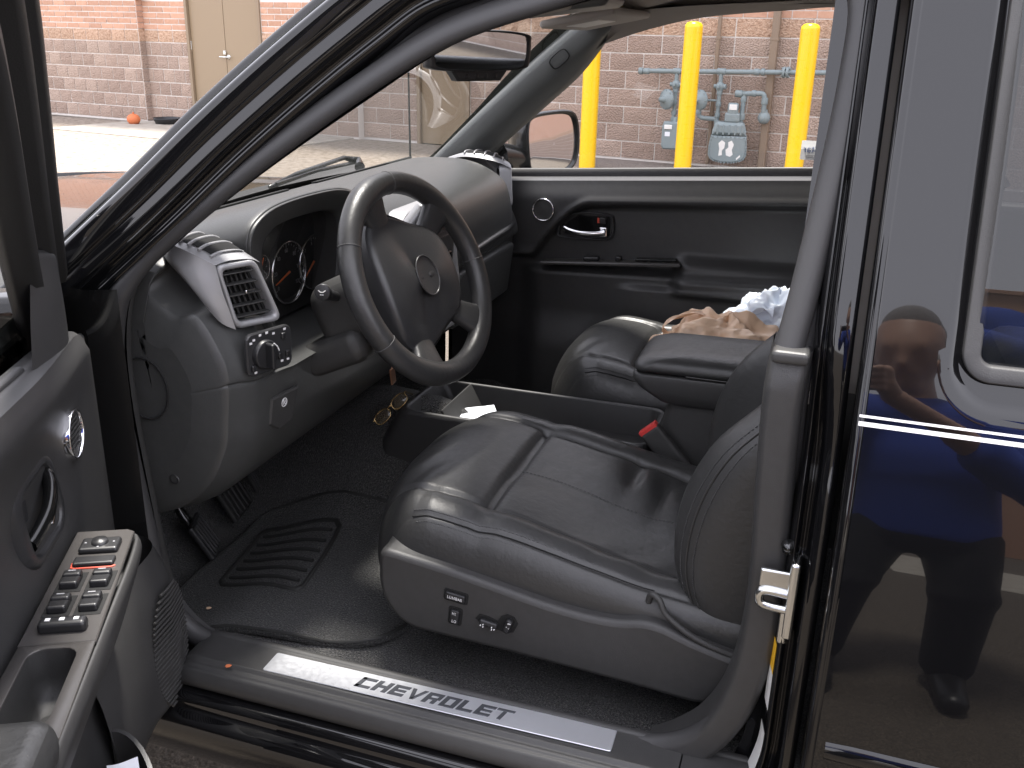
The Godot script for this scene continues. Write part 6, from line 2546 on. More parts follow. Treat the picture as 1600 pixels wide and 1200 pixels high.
func passenger_door() -> void:
	var pd := part("passenger_door", truck, "closed passenger door seen from inside, black trim with chrome handle")
	var s := Shape.new()
	var rows := []
	var face := func(x: float, y: float) -> float:
		var yl := 1.06 + 0.06 * x
		yl -= 0.14 * pow(clampf((-0.60 - x) / 0.15, 0, 1), 1.6)
		var w := 0.022
		w += 0.030 * ss(yl - 0.010, yl + 0.006, y)
		w -= 0.018 * ss(1.075 + 0.065 * x, 1.14 + 0.065 * x, y)
		w += 0.006 * gauss(y - yl - 0.012, 0.008)
		var arm := ss(0.855, 0.835, y - 0.07 * (x + 0.7) * 0.5) * ss(-0.80, -0.72, x)
		w += 0.030 * arm
		var pad := ss(0.915, 0.88, y) * ss(-0.37, -0.33, x)
		w += 0.034 * pad * ss(0.80, 0.83, y)
		w += 0.016 * ss(0.826, 0.816, y - 0.02 * (x + 0.4)) * ss(-0.52, -0.45, x - 0.6 * (y - 0.82))
		w += 0.03 * ss(0.74, 0.62, y) * ss(-0.9, -0.7, x)
		return w
	for j in 91:
		var row := PackedVector3Array()
		for i in 91:
			var x := -1.0 + 1.06 * i / 90.0
			var y := lerpf(0.46, 1.128 + 0.065 * x, j / 90.0)
			row.append(V(x, y, -0.705 + face.call(x, y)))
		rows.append(row)
	s.grid(rows)
	var cap := []
	for k in 4:
		var row := PackedVector3Array()
		for p in rows[90]:
			row.append(V(p.x, p.y + 0.004 * sin(PI * k / 3.0), lerpf(p.z, -0.755, k / 3.0)))
		cap.append(row)
	s.grid(cap)
	obj(s, "trim_panel", M.door_plastic, pd)
	s = Shape.new()
	s.grid([pv([V(-0.98, 1.04, -0.740), V(0.06, 1.107, -0.740)]), pv([V(-0.98, 1.072, -0.741), V(0.06, 1.139, -0.741)]), pv([V(-0.98, 1.086, -0.744), V(0.06, 1.153, -0.744)]), pv([V(-0.98, 1.088, -0.752), V(0.06, 1.155, -0.752)])])
	obj(s, "belt_strip", M.rubber, pd)
	# tweeter
	var tx := Transform3D(Basis(Vector3.RIGHT, PI / 2), V(-0.722, 1.006, -0.653))
	s = Shape.new()
	s.lathe(tx, [Vector2(0.026, -0.006), Vector2(0.027, 0.005), Vector2(0.029, 0.008), Vector2(0.031, 0.005), Vector2(0.032, -0.01)], 32)
	obj(s, "tweeter_ring", M.chrome, pd)
	s = Shape.new()
	s.lathe(tx, [Vector2(0.0, 0.002), Vector2(0.027, 0.0)], 24)
	obj(s, "tweeter_grille", M.dark_plastic, pd)
	# handle in its recess
	var hn := part("inside_handle", pd)
	s = Shape.new()
	rows = []
	var bz := []
	for p in spline(v2([[-0.682, 0.945], [-0.675, 0.935], [-0.62, 0.933], [-0.555, 0.936], [-0.538, 0.950], [-0.538, 0.985], [-0.550, 0.999], [-0.60, 1.002], [-0.65, 0.992], [-0.675, 0.972]]), 3, true):
		bz.append(p)
	for a in [[1.12, -0.686], [1.10, -0.674], [1.04, -0.670], [0.98, -0.674], [0.95, -0.690]]:
		var row := PackedVector3Array()
		for p in bz:
			var c := Vector2(-0.605, 0.967)
			var q: Vector2 = c + (p - c) * a[0]
			row.append(V(q.x, q.y, a[1]))
		rows.append(row)
	s.grid(rows, true)
	obj(s, "handle_bezel", M.satin_plastic, hn)
	s = Shape.new()
	s.rbox(V(-0.605, 0.967, -0.686), V(0.13, 0.058, 0.006), 0.002)
	obj(s, "recess", M.void_black, hn)
	s = Shape.new()
	s.tube(sp3([V(-0.668, 0.966, -0.664), V(-0.655, 0.958, -0.656), V(-0.62, 0.951, -0.655), V(-0.58, 0.951, -0.660), V(-0.555, 0.955, -0.668)], 4), [0.004, 0.0055, 0.0065, 0.007, 0.007, 0.007, 0.007, 0.007, 0.007, 0.007, 0.007, 0.007, 0.007, 0.0075, 0.008, 0.009, 0.010], 10)
	s.rbox(V(-0.558, 0.955, -0.672), V(0.022, 0.026, 0.012), 0.004)
	obj(s, "handle", M.chrome, hn)
	s = Shape.new()
	s.rbox(V(-0.562, 0.985, -0.676), V(0.018, 0.016, 0.012), 0.003)
	obj(s, "lock_slider", M.switch_black, hn)
	s = Shape.new()
	s.rbox(V(-0.574, 0.983, -0.681), V(0.008, 0.014, 0.004), 0.001)
	obj(s, "lock_mark", M.red_line, hn)
	# switch strip on the armrest
	s = Shape.new()
	s.prism(Transform3D(Basis(V(1, 0.075, 0).normalized(), V(0, 0, 1), V(0.075, -1, 0).normalized() * -1.0), V(-0.535, 0.872, -0.660)), PackedVector2Array(v2([[-0.19, 0.022], [-0.185, -0.03], [0.19, -0.03], [0.195, 0.026]])), 0.008, 0.003)
	obj(s, "switch_panel", M.grey_trim, pd)
	s = Shape.new()
	s.rbox(V(-0.585, 0.882, -0.664), V(0.045, 0.012, 0.022), 0.005, Basis(Vector3.BACK, 0.075))
	s.rbox(V(-0.51, 0.888, -0.664), V(0.016, 0.014, 0.018), 0.004, Basis(Vector3.BACK, 0.075))
	obj(s, "window_switch", M.switch_black, pd)
	s = Shape.new()
	s.rbox(V(-0.41, 0.893, -0.672), V(0.11, 0.006, 0.028), 0.002, Basis(Vector3.BACK, 0.075))
	obj(s, "pull_pocket", M.gloss_black, pd)
	# glass and its black frame
	s = Shape.new()
	rows = []
	for i in 9:
		var t := i / 8.0
		var row := PackedVector3Array()
		for k in 13:
			var x := -0.95 + 1.0 * k / 12.0
			var lo := 1.12 + 0.065 * x
			var hi := minf(1.53, 1.12 + 0.92 * (x + 0.98))
			var y := lerpf(lo, maxf(hi, lo + 0.02), t)
			row.append(V(x, y, -zs(y) + 0.03))
		rows.append(row)
	s.grid(rows)
	obj(s, "window_glass", M.side_glass, pd)
	var frame := spline(v2([[-0.985, 1.07], [-0.88, 1.175], [-0.78, 1.275], [-0.68, 1.365], [-0.58, 1.44], [-0.48, 1.483], [-0.36, 1.508], [-0.2, 1.524], [0.0, 1.536]]), 5)
	s = Shape.new()
	s.grid(side_sweep(frame, v2([[-0.03, 0.02], [-0.004, 0.02], [0.0, 0.028], [0.004, 0.036], [0.0, 0.046], [-0.014, 0.052], [-0.03, 0.06]]), -1.0, false, false, -1.0))
	obj(s, "window_frame", M.rubber, pd)
	# mirrored-lettering sticker on the glass, read from outside
	var sk := Transform3D(Basis(Vector3.UP, PI) * Basis(Vector3.RIGHT, 0.33), V(-0.030, 1.192, -0.7265))
	s = Shape.new()
	s.prism(sk * Transform3D(Basis.IDENTITY, V(0, 0, -0.0005)), PackedVector2Array(outline_arc(-0.047, -0.024, 0.047, 0.024, 0.002, 3)), 0.0006)
	obj(s, "window_sticker", M.label_white, pd, "white window sticker with blue lettering seen from behind")
	var ink := mat("sticker_ink", lin(0.08, 0.12, 0.25), 0.6)
	var bk := sk * Transform3D(Basis.from_scale(V(1, 1, 1)), V(0, 0.002, -0.0012))
	lettering("OnStar", "sticker_lettering", 0.021, bk * Transform3D(Basis.IDENTITY, V(0.009, 0, 0)), ink, pd, 0.0008)
	s = Shape.new()
	for q in [-0.013, -0.017]:
		s.box(sk * V(0.004, q, -0.0010), V(0.06, 0.0012, 0.0006), sk.basis)
	obj(s, "sticker_small_print", M.dim_print, pd)
	# outside mirror, convex glass
	var mr := part("outside_mirror", pd, "black outside mirror with the block wall in its glass")
	var mb := facing(V(0.90, 0.075, 0.43))
	var mc := V(-0.785, 1.148, -0.945)
	s = Shape.new()
	var mo := spline(v2([[-0.105, 0.055], [-0.085, 0.078], [-0.02, 0.086], [0.06, 0.086], [0.095, 0.070], [0.105, 0.02], [0.098, -0.04], [0.07, -0.072], [0.0, -0.084], [-0.06, -0.086], [-0.098, -0.07], [-0.108, 0.0]]), 4, true)
	rows = []
	for lay in [[0.95, 0.0], [1.0, 0.006], [1.06, 0.008], [1.10, 0.0], [1.12, -0.02], [1.08, -0.05], [0.95, -0.085], [0.6, -0.105], [0.2, -0.11]]:
		var row := PackedVector3Array()
		for p in mo:
			row.append(mc + mb * V(p.x * lay[0], p.y * lay[0], lay[1]))
		rows.append(row)
	s.grid(rows, true)
	s.fan(rows[8])
	s.tube(pv([V(-0.90, 1.12, -0.77), V(-0.86, 1.11, -0.86), mc + mb * V(0.0, -0.03, -0.05)]), [0.045, 0.035, 0.03], 12)
	obj(s, "housing", M.gloss_black, mr)
	s = Shape.new()
	rows = []
	for lay in [0.98, 0.8, 0.6, 0.4, 0.2, 0.05]:
		var row := PackedVector3Array()
		for p in mo:
			var q: Vector2 = p * lay
			row.append(mc + mb * V(q.x, q.y, 0.003 - q.length_squared() / 2.4))
		rows.append(row)
	s.grid(rows, true)
	s.fan(rows[5])
	obj(s, "mirror_glass", M.mirror, mr)


func upper_interior() -> void:
	var s := Shape.new()
	# passenger windscreen pillar trim
	s.grid(net([[V(-1.10, 1.09, -0.715), V(-0.98, 1.195, -0.685), V(-0.86, 1.30, -0.655), V(-0.73, 1.41, -0.625), V(-0.60, 1.51, -0.59)], [V(-1.07, 1.10, -0.672), V(-0.955, 1.20, -0.644), V(-0.83, 1.305, -0.615), V(-0.70, 1.412, -0.585), V(-0.575, 1.505, -0.555)], [V(-1.02, 1.095, -0.662), V(-0.90, 1.19, -0.636), V(-0.78, 1.29, -0.61), V(-0.66, 1.385, -0.585), V(-0.54, 1.475, -0.555)], [V(-0.965, 1.085, -0.69), V(-0.855, 1.18, -0.672), V(-0.745, 1.272, -0.648), V(-0.64, 1.362, -0.620), V(-0.555, 1.452, -0.585)], [V(-0.955, 1.08, -0.72), V(-0.845, 1.175, -0.70), V(-0.735, 1.268, -0.675), V(-0.63, 1.358, -0.645), V(-0.55, 1.452, -0.605)]], 5, 4))
	var cover := obj(s, "passenger_pillar_trim", M.pillar_trim, truck, "satin grey windshield pillar trim on the passenger side")
	s = Shape.new()
	var ring := PackedVector3Array()
	for k in 20:
		var a := TAU * k / 20
		var cx := signf(cos(a)) * pow(absf(cos(a)), 0.6) * 0.028
		var cy := signf(sin(a)) * pow(absf(sin(a)), 0.6) * 0.015
		ring.append(V(-0.672, 1.393, -0.578) + V(0.75, 0.62, 0.19).normalized() * cx + V(0.5, -0.62, -0.25).normalized() * cy)
	s.tube(ring, 0.0015, 6, true)
	obj(s, "handle_cap_line", M.void_black, cover)
	# passenger roof rail trim
	s = Shape.new()
	s.grid(net([[V(-0.585, 1.425, -0.615), V(-0.46, 1.466, -0.61), V(-0.33, 1.495, -0.605), V(-0.15, 1.512, -0.605), V(0.05, 1.525, -0.605), V(0.6, 1.53, -0.605)], [V(-0.59, 1.445, -0.585), V(-0.45, 1.487, -0.578), V(-0.33, 1.503, -0.578), V(-0.15, 1.519, -0.578), V(0.05, 1.53, -0.578), V(0.6, 1.535, -0.578)], [V(-0.58, 1.50, -0.545), V(-0.45, 1.51, -0.54), V(-0.33, 1.52, -0.54), V(-0.15, 1.53, -0.54), V(0.05, 1.54, -0.54), V(0.6, 1.545, -0.54)]], 4, 4))
	obj(s, "roof_rail_trim", M.headliner, truck)
	# header panel above the windscreen
	s = Shape.new()
	s.grid(net([[V(-0.56, 1.492, -0.59), V(-0.615, 1.502, -0.3), V(-0.63, 1.503, 0.0), V(-0.615, 1.502, 0.3), V(-0.56, 1.492, 0.575)], [V(-0.50, 1.500, -0.58), V(-0.52, 1.512, -0.3), V(-0.53, 1.513, 0.0), V(-0.52, 1.512, 0.3), V(-0.50, 1.50, 0.575)], [V(-0.38, 1.53, -0.56), V(-0.38, 1.54, -0.3), V(-0.38, 1.54, 0.0), V(-0.38, 1.54, 0.3), V(-0.38, 1.53, 0.56)]], 5, 4))
	obj(s, "header_trim", M.headliner, truck)
	# sun visors
	for a in [[0.34, 1.0], [-0.36, -1.0]]:
		var vs := part("sun_visor", truck)
		s = Shape.new()
		s.rbox(V(-0.525, 1.483, a[0]), V(0.16, 0.016, 0.38), 0.008, Basis(Vector3.BACK, 0.20), 3)
		obj(s, "panel", M.visor_cloth, vs)
		s = Shape.new()
		s.rbox(V(-0.53, 1.4735, a[0] - 0.04 * a[1]), V(0.07, 0.002, 0.16), 0.001, Basis(Vector3.BACK, 0.20))
		obj(s, "warning_label", M.label_white, vs)
		s = Shape.new()
		s.rbox(V(-0.575, 1.487, a[0] + 0.19 * a[1]), V(0.03, 0.02, 0.03), 0.008)
		obj(s, "pivot", M.visor_cloth, vs)
	# overhead light pod
	s = Shape.new()
	s.rbox(V(-0.50, 1.505, 0.02), V(0.20, 0.035, 0.15), 0.015, Basis(Vector3.BACK, 0.12), 3)
	obj(s, "overhead_pod", M.pillar_trim, truck)
	# rear-view mirror
	var mr := part("rear_view_mirror", truck, "rear-view mirror with a row of buttons under the glass")
	var mb := facing(V(0.88, -0.03, 0.47))
	var mc := V(-0.655, 1.417, 0.025)
	var mo := spline(v2([[-0.124, 0.016], [-0.118, 0.030], [-0.06, 0.036], [0.0, 0.037], [0.06, 0.036], [0.118, 0.030], [0.124, 0.016], [0.122, -0.018], [0.112, -0.030], [0.06, -0.034], [0.0, -0.035], [-0.06, -0.034], [-0.112, -0.030], [-0.122, -0.018]]), 4, true)
	s = Shape.new()
	var rows := []
	for lay in [[0.93, 0.0], [0.97, 0.003], [1.03, 0.002], [1.06, -0.006], [1.05, -0.02], [0.9, -0.034], [0.6, -0.04]]:
		var row := PackedVector3Array()
		for p in mo:
			row.append(mc + mb * V(p.x * lay[0], p.y * lay[0], lay[1]))
		rows.append(row)
	s.grid(rows, true)
	s.fan(rows[6])
	s.prism(Transform3D(mb, mc + mb * V(0, 0, -0.022)), PackedVector2Array(v2([[-0.075, -0.03], [-0.055, -0.054], [0.055, -0.054], [0.075, -0.03]])), 0.022, 0.005)
	obj(s, "housing", M.satin_plastic, mr)
	s = Shape.new()
	rows = []
	for lay in [0.935, 0.5, 0.1]:
		var row := PackedVector3Array()
		for p in mo:
			row.append(mc + mb * V(p.x * lay, p.y * lay, 0.0012))
		rows.append(row)
	s.grid(rows, true)
	s.fan(rows[2])
	obj(s, "mirror_glass", M.mirror, mr)
	for k in 4:
		s = Shape.new()
		s.lathe(Transform3D(mb * Basis(Vector3.RIGHT, PI / 2), mc + mb * V(-0.036 + 0.024 * k, -0.0445, -0.001)), [Vector2(0.0055, 0), Vector2(0.005, 0.002), Vector2(0, 0.0025)], 12)
		obj(s, "button", M.switch_black, mr)
	s = Shape.new()
	s.tube(sp3([mc + mb * V(0, 0.01, -0.03), mc + V(-0.06, 0.035, -0.01), V(-0.735, 1.46, 0.0)], 4), 0.012, 10)
	s.rbox(V(-0.735, 1.462, 0.0), V(0.03, 0.06, 0.05), 0.01, Basis(Vector3.BACK, -0.6))
	obj(s, "mount", M.satin_plastic, mr)


func loose_things() -> void:
	# floor mat
	var t := thing("floor_mat", "black carpeted floor mat with ribbed heel pad under the pedals", "floor mat", V(-0.85, 0.43, 0.42))
	var s := Shape.new()
	var edge := spline(v2([[-1.06, 0.615], [-0.95, 0.635], [-0.80, 0.625], [-0.66, 0.605], [-0.61, 0.55], [-0.60, 0.42], [-0.62, 0.28], [-0.70, 0.20], [-0.90, 0.185], [-1.07, 0.21], [-1.095, 0.32], [-1.09, 0.50]]), 5, true)
	var lift := func(x: float, z: float) -> float:
		return carpet_y(x, z) + 0.010 + 0.004 * sin(x * 19.0 + z * 7.0) + 0.012 * gauss(x + 0.64, 0.05) * gauss(z - 0.58, 0.05)
	var rows := []
	for lay in [[1.0, -0.010], [1.008, -0.004], [1.004, 0.001], [0.99, 0.003], [0.97, 0.002], [0.9, 0.001], [0.8, 0.0], [0.65, 0.0], [0.5, 0.0], [0.35, 0.0], [0.2, 0.0], [0.05, 0.0]]:
		var row := PackedVector3Array()
		for p in edge:
			var c := Vector2(-0.85, 0.41)
			var q: Vector2 = c + (p - c) * lay[0]
			row.append(V(q.x, lift.call(q.x, q.y) + lay[1], q.y) - t.position)
		rows.append(row)
	s.grid(rows, true)
	s.fan(rows[11])
	obj(s, "pile", M.mat_pile, t)
	s = Shape.new()
	rows.clear()
	for lay in [[0.985, 0.0035], [0.992, 0.006], [1.0, 0.006], [1.007, 0.002]]:
		var row := PackedVector3Array()
		for p in edge:
			var c := Vector2(-0.85, 0.41)
			var q: Vector2 = c + (p - c) * lay[0]
			row.append(V(q.x, lift.call(q.x, q.y) + lay[1], q.y) - t.position)
		rows.append(row)
	s.grid(rows, true)
	obj(s, "binding", M.mat_rubber, t)
	var q0 := [Vector2(-1.03, 0.47), Vector2(-1.06, 0.262), Vector2(-0.875, 0.245), Vector2(-0.83, 0.495)]
	s = Shape.new()
	var fr := []
	for k in 4:
		for j in 8:
			fr.append(q0[k].lerp(q0[(k + 1) % 4], 0.06 + 0.88 * j / 7.0))
	rows = []
	for lay in [[1.03, 0.001], [1.02, 0.005], [0.98, 0.006], [0.94, 0.003]]:
		var row := PackedVector3Array()
		for p in fr:
			var c := Vector2(-0.95, 0.37)
			var q: Vector2 = c + (p - c) * lay[0]
			row.append(V(q.x, lift.call(q.x, q.y) + lay[1], q.y) - t.position)
		rows.append(row)
	s.grid(rows, true)
	obj(s, "heel_pad_frame", M.mat_rubber, t)
	for k in 6:
		var a := 0.12 + 0.15 * k
		var l: Vector2 = q0[1].lerp(q0[0], a).lerp(q0[2].lerp(q0[3], a), 0.08)
		var r: Vector2 = q0[1].lerp(q0[0], a).lerp(q0[2].lerp(q0[3], a), 0.92)
		s = Shape.new()
		var line := PackedVector3Array()
		for j in 8:
			var p := l.lerp(r, j / 7.0)
			line.append(V(p.x, lift.call(p.x, p.y) + 0.003, p.y) - t.position)
		s.tube(line, 0.004, 6)
		obj(s, "heel_pad_rib", M.mat_rubber, t)

	# paper slips
	for a in [["paper_slip", "white paper slip lying in the console tray", V(-0.672, 0.668, 0.02), 0.5, Vector2(0.11, 0.075), V(0.06, 0, 0.16)], ["paper_slip", "folded pale blue paper sticking out of the door pocket", V(-0.710, 0.580, 1.095), 0.6, Vector2(0.035, 0.08), V(1.35, 0.2, 0.1)]]:
		var p := thing(a[0], a[1], "paper", a[2], a[3])
		var pr := Shape.new()
		rows = []
		for j in 6:
			var row := PackedVector3Array()
			for i in 6:
				row.append(Basis.from_euler(a[5]) * V((i / 5.0 - 0.5) * a[4].x, 0.003 * sin(i * 0.9 + j * 0.4), (j / 5.0 - 0.5) * a[4].y))
			rows.append(row)
		pr.grid(rows)
		obj(pr, "sheet", M.paper, p)

	for a in [["leaf_crumb", "tiny orange leaf crumb on the sill cover beside the tread plate", V(-0.775, 0.5345, 0.795), M.terracotta], ["leaf_crumb", "tiny tan leaf crumb on the carpet below the hinge pillar", V(-0.985, carpet_y(-0.985, 0.56) + 0.012, 0.56), M.tan_bag]]:
		var lc := thing(a[0], a[1], "leaf", a[2], 0.4, "leaf crumbs on the floor")
		var q := Shape.new()
		q.prism(Transform3D(Basis(Vector3.RIGHT, -PI / 2 + 0.2), Vector3.ZERO), PackedVector2Array(v2([[-0.005, -0.001], [-0.002, -0.0035], [0.003, -0.002], [0.005, 0.001], [0.001, 0.003], [-0.003, 0.0025]])), 0.0012, 0.0003)
		obj(q, "flake", a[3], lc)

	# sunglasses on the tunnel in front of the console
	t = thing("sunglasses", "gold-rimmed sunglasses with amber lenses hooked on the front of the console tray", "sunglasses", V(-0.828, 0.690, 0.098), 0.55)
	var gb := (Basis(Vector3.BACK, 0.75) * Basis(Vector3.RIGHT, -0.55)).scaled(Vector3.ONE * 0.72)
	for sd in [-1.0, 1.0]:
		var rim := PackedVector3Array()
		for k in 22:
			var a := TAU * k / 22
			rim.append(gb * V(sd * 0.034 + 0.027 * signf(cos(a)) * pow(absf(cos(a)), 0.7), 0.017 * signf(sin(a)) * pow(absf(sin(a)), 0.8), 0))
		s = Shape.new()
		s.tube(rim, 0.0010, 6, true)
		obj(s, "lens_rim", M.gold, t)
		s = Shape.new()
		s.fan(rim, gb * V(sd * 0.034, 0, 0.004))
		obj(s, "lens", M.amber_lens, t)
		s = Shape.new()
		s.tube(sp3([gb * V(sd * 0.062, 0.008, 0), gb * V(sd * 0.066, 0.008, -0.01), gb * V(sd * 0.06, 0.006, -0.11), gb * V(sd * 0.056, -0.015, -0.13)], 4), 0.0015, 6)
		obj(s, "temple", M.gold, t)
	s = Shape.new()
	s.tube(sp3([gb * V(-0.009, 0.005, 0), gb * V(0, 0.009, 0.002), gb * V(0.009, 0.005, 0)], 4), 0.0014, 6)
	obj(s, "bridge", M.gold, t)

	# keys hanging from the ignition
	t = thing("key_ring", "keys with a copper tag hanging from the ignition lock", "keys", V(-0.715, 0.915, 0.335))
	s = Shape.new()
	s.rbox(V(0.004, 0.0, 0), V(0.018, 0.028, 0.008), 0.003)
	obj(s, "key_head", M.switch_black, t)
	s = Shape.new()
	var kr := PackedVector3Array()
	for k in 18:
		var a := TAU * k / 18
		kr.append(V(0.006 + 0.003 * cos(a), -0.025 + 0.013 * sin(a), 0.012 * cos(a)))
	s.tube(kr, 0.0011, 6, true)
	obj(s, "ring", M.zinc, t)
	s = Shape.new()
	s.rbox(V(0.009, -0.052, 0.004), V(0.004, 0.032, 0.018), 0.0018, Basis(Vector3.RIGHT, 0.2))
	obj(s, "copper_tag", M.brass, t)
	s = Shape.new()
	s.rbox(V(0.004, -0.05, -0.010), V(0.003, 0.04, 0.012), 0.001, Basis(Vector3.RIGHT, -0.35))
	obj(s, "spare_key", M.zinc, t)

	# crumpled shopping bags on the passenger seat
	bag("shopping_bag", "crumpled tan plastic shopping bag with loop handles on the passenger seat", V(-0.175, 0.745, -0.29), V(0.16, 0.118, 0.115), M.tan_bag, 11, true)
	bag("shopping_bag", "crumpled pale blue-white plastic bag lying behind the tan bag", V(-0.075, 0.76, -0.47), V(0.11, 0.125, 0.09), M.white_bag, 23, false)


func bag(called: String, label: String, at: Vector3, size: Vector3, m: Material, seed_: int, loops: bool) -> void:
	var t := thing(called, label, "plastic bag", at, 0.0, "plastic bags on the seat")
	var n1 := FastNoiseLite.new()
	n1.seed = seed_
	n1.noise_type = FastNoiseLite.TYPE_CELLULAR
	n1.cellular_return_type = FastNoiseLite.RETURN_DISTANCE
	n1.frequency = 2.6
	n1.fractal_type = FastNoiseLite.FRACTAL_RIDGED
	n1.fractal_octaves = 3
	var s := Shape.new()
	var rows := []
	for j in 40:
		var th := PI * 0.56 * j / 39.0
		var row := PackedVector3Array()
		for i in 64:
			var ph := TAU * i / 64
			var d := V(sin(th) * cos(ph), cos(th), sin(th) * sin(ph))
			var q := n1.get_noise_3dv(d * 0.9)
			var f := 0.92 + 0.26 * q + 0.06 * sin(ph * 5.0 + 3.0 * d.y)
			row.append(V(d.x * size.x * f, maxf(d.y * size.y * f, -0.012) + 0.012, d.z * size.z * f))
		rows.append(row)
	s.grid(rows, true)
	s.fan(rows[0])
	obj(s, "film", m, t)
	if loops:
		# two flat handle loops flopped forward
		for a in [[[-0.10, 0.045, 0.03], [-0.14, 0.085, 0.035], [-0.115, 0.11, 0.02], [-0.06, 0.118, -0.01], [-0.01, 0.085, -0.03], [0.02, 0.06, -0.02]], [[-0.135, 0.01, 0.075], [-0.165, 0.045, 0.08], [-0.15, 0.075, 0.07], [-0.09, 0.07, 0.06], [-0.02, 0.05, 0.06], [0.03, 0.055, 0.04]]]:
			var path := []
			for p in a:
				path.append(V(p[0], p[1], p[2]))
			path = spline(path, 6)
			s = Shape.new()
			rows = []
			for k in path.size():
				var row := PackedVector3Array()
				var w := 0.012 + 0.012 * pow(absf(k / float(path.size() - 1) - 0.5) * 2, 2)
				for q in 6:
					var v := q / 5.0 - 0.5
					row.append(path[k] + V(0.12 * v * w, 0.004 * sin(q * 2.6 + k * 0.5), v * 2.0 * w))
				rows.append(row)
			s.grid(rows)
			obj(s, "handle_loop", m, t)
	else:
		s = Shape.new()
		rows = []
		for k in 12:
			var row := PackedVector3Array()
			var x := -0.14 + 0.012 * k
			for q in 7:
				row.append(V(x, 0.045 + 0.05 * sin(k / 11.0 * PI * 0.6) + 0.012 * sin(q * 2.1 + k * 0.9), 0.02 + (q - 3) * 0.016 * (0.5 + k / 12.0)))
			rows.append(row)
		s.grid(rows)
		obj(s, "crumpled_corner", m, t)


func interior() -> void:
	dashboard()
	steering()
	seat(0.38, 1.0, "black leather driver seat with power switches on its side shield")
	seat(-0.375, -1.0, "black leather passenger seat with shopping bags on it", 0.085)
	console()
	passenger_door()
	upper_interior()
	loose_things()


# tapered capsules [from, to, radius, radius] joined by a smooth minimum and meshed as surface nets
func blob(bones: Array, k: float, cell: float) -> Shape:
	var lo := Vector3.ONE * 1e9
	var hi := -lo
	for b in bones:
		var r := maxf(b[2], b[3]) + k + cell * 2
		lo = lo.min(b[0] - Vector3.ONE * r).min(b[1] - Vector3.ONE * r)
		hi = hi.max(b[0] + Vector3.ONE * r).max(b[1] + Vector3.ONE * r)
	var n := Vector3i(((hi - lo) / cell).ceil()) + Vector3i.ONE
	var f := PackedFloat32Array()
	f.resize(n.x * n.y * n.z)
	f.fill(1.0)
	for b in bones:
		var a: Vector3 = b[0]
		var ab: Vector3 = b[1] - a
		var l2 := maxf(ab.length_squared(), 1e-9)
		var r := maxf(b[2], b[3]) + k + cell * 2
		var c0 := Vector3i(((a.min(b[1]) - Vector3.ONE * r - lo) / cell).floor()).clamp(Vector3i.ZERO, n - Vector3i.ONE)
		var c1 := Vector3i(((a.max(b[1]) + Vector3.ONE * r - lo) / cell).ceil()).clamp(Vector3i.ZERO, n - Vector3i.ONE)
		for z in range(c0.z, c1.z + 1):
			for y in range(c0.y, c1.y + 1):
				var at := (z * n.y + y) * n.x
				for x in range(c0.x, c1.x + 1):
					var p := lo + Vector3(x, y, z) * cell - a
					var t := clampf(p.dot(ab) / l2, 0, 1)
					var d: float = (p - ab * t).length() - lerpf(b[2], b[3], t)
					var o := f[at + x]
					var h := maxf(k - absf(o - d), 0.0) / k
					f[at + x] = minf(o, d) - h * h * k * 0.25
	var s := Shape.new()
	var index := {}
	var sx := 1
	var sy := n.x
	var sz := n.x * n.y
	for z in n.z - 1:
		for y in n.y - 1:
			for x in n.x - 1:
				var i0 := x + y * sy + z * sz
				if f[i0] > cell * 2.0 or f[i0] < -cell * 2.0:
					continue
				var sum := Vector3.ZERO
				var cnt := 0
				for e in 12:
					var ax := e >> 2
					var q := e & 3
					var oa: int = (q & 1) * [sy, sz, sx][ax] + (q >> 1) * [sz, sx, sy][ax]
					var st: int = [sx, sy, sz][ax]
					var fa := f[i0 + oa]
					var fb := f[i0 + oa + st]
					if (fa < 0) != (fb < 0):
						var p := Vector3.ZERO
						p[(ax + 1) % 3] = q & 1
						p[(ax + 2) % 3] = q >> 1
						p[ax] = fa / (fa - fb)
						sum += p
						cnt += 1
				if cnt:
					index[i0] = s.v.size()
					s.v.append(lo + (Vector3(x, y, z) + sum / cnt) * cell)
	for i0 in index:
		for ax in 3:
			var st: int = [sx, sy, sz][ax]
			var u: int = [sy, sz, sx][ax]
			var w: int = [sz, sx, sy][ax]
			var fa := f[i0]
			var fb := f[i0 + st]
			if (fa < 0) != (fb < 0) and index.has(i0 - u) and index.has(i0 - w) and index.has(i0 - u - w):
				if fa < 0:
					s.quad(index[i0], index[i0 - w], index[i0 - u - w], index[i0 - u])
				else:
					s.quad(index[i0], index[i0 - u], index[i0 - u - w], index[i0 - w])
	return s


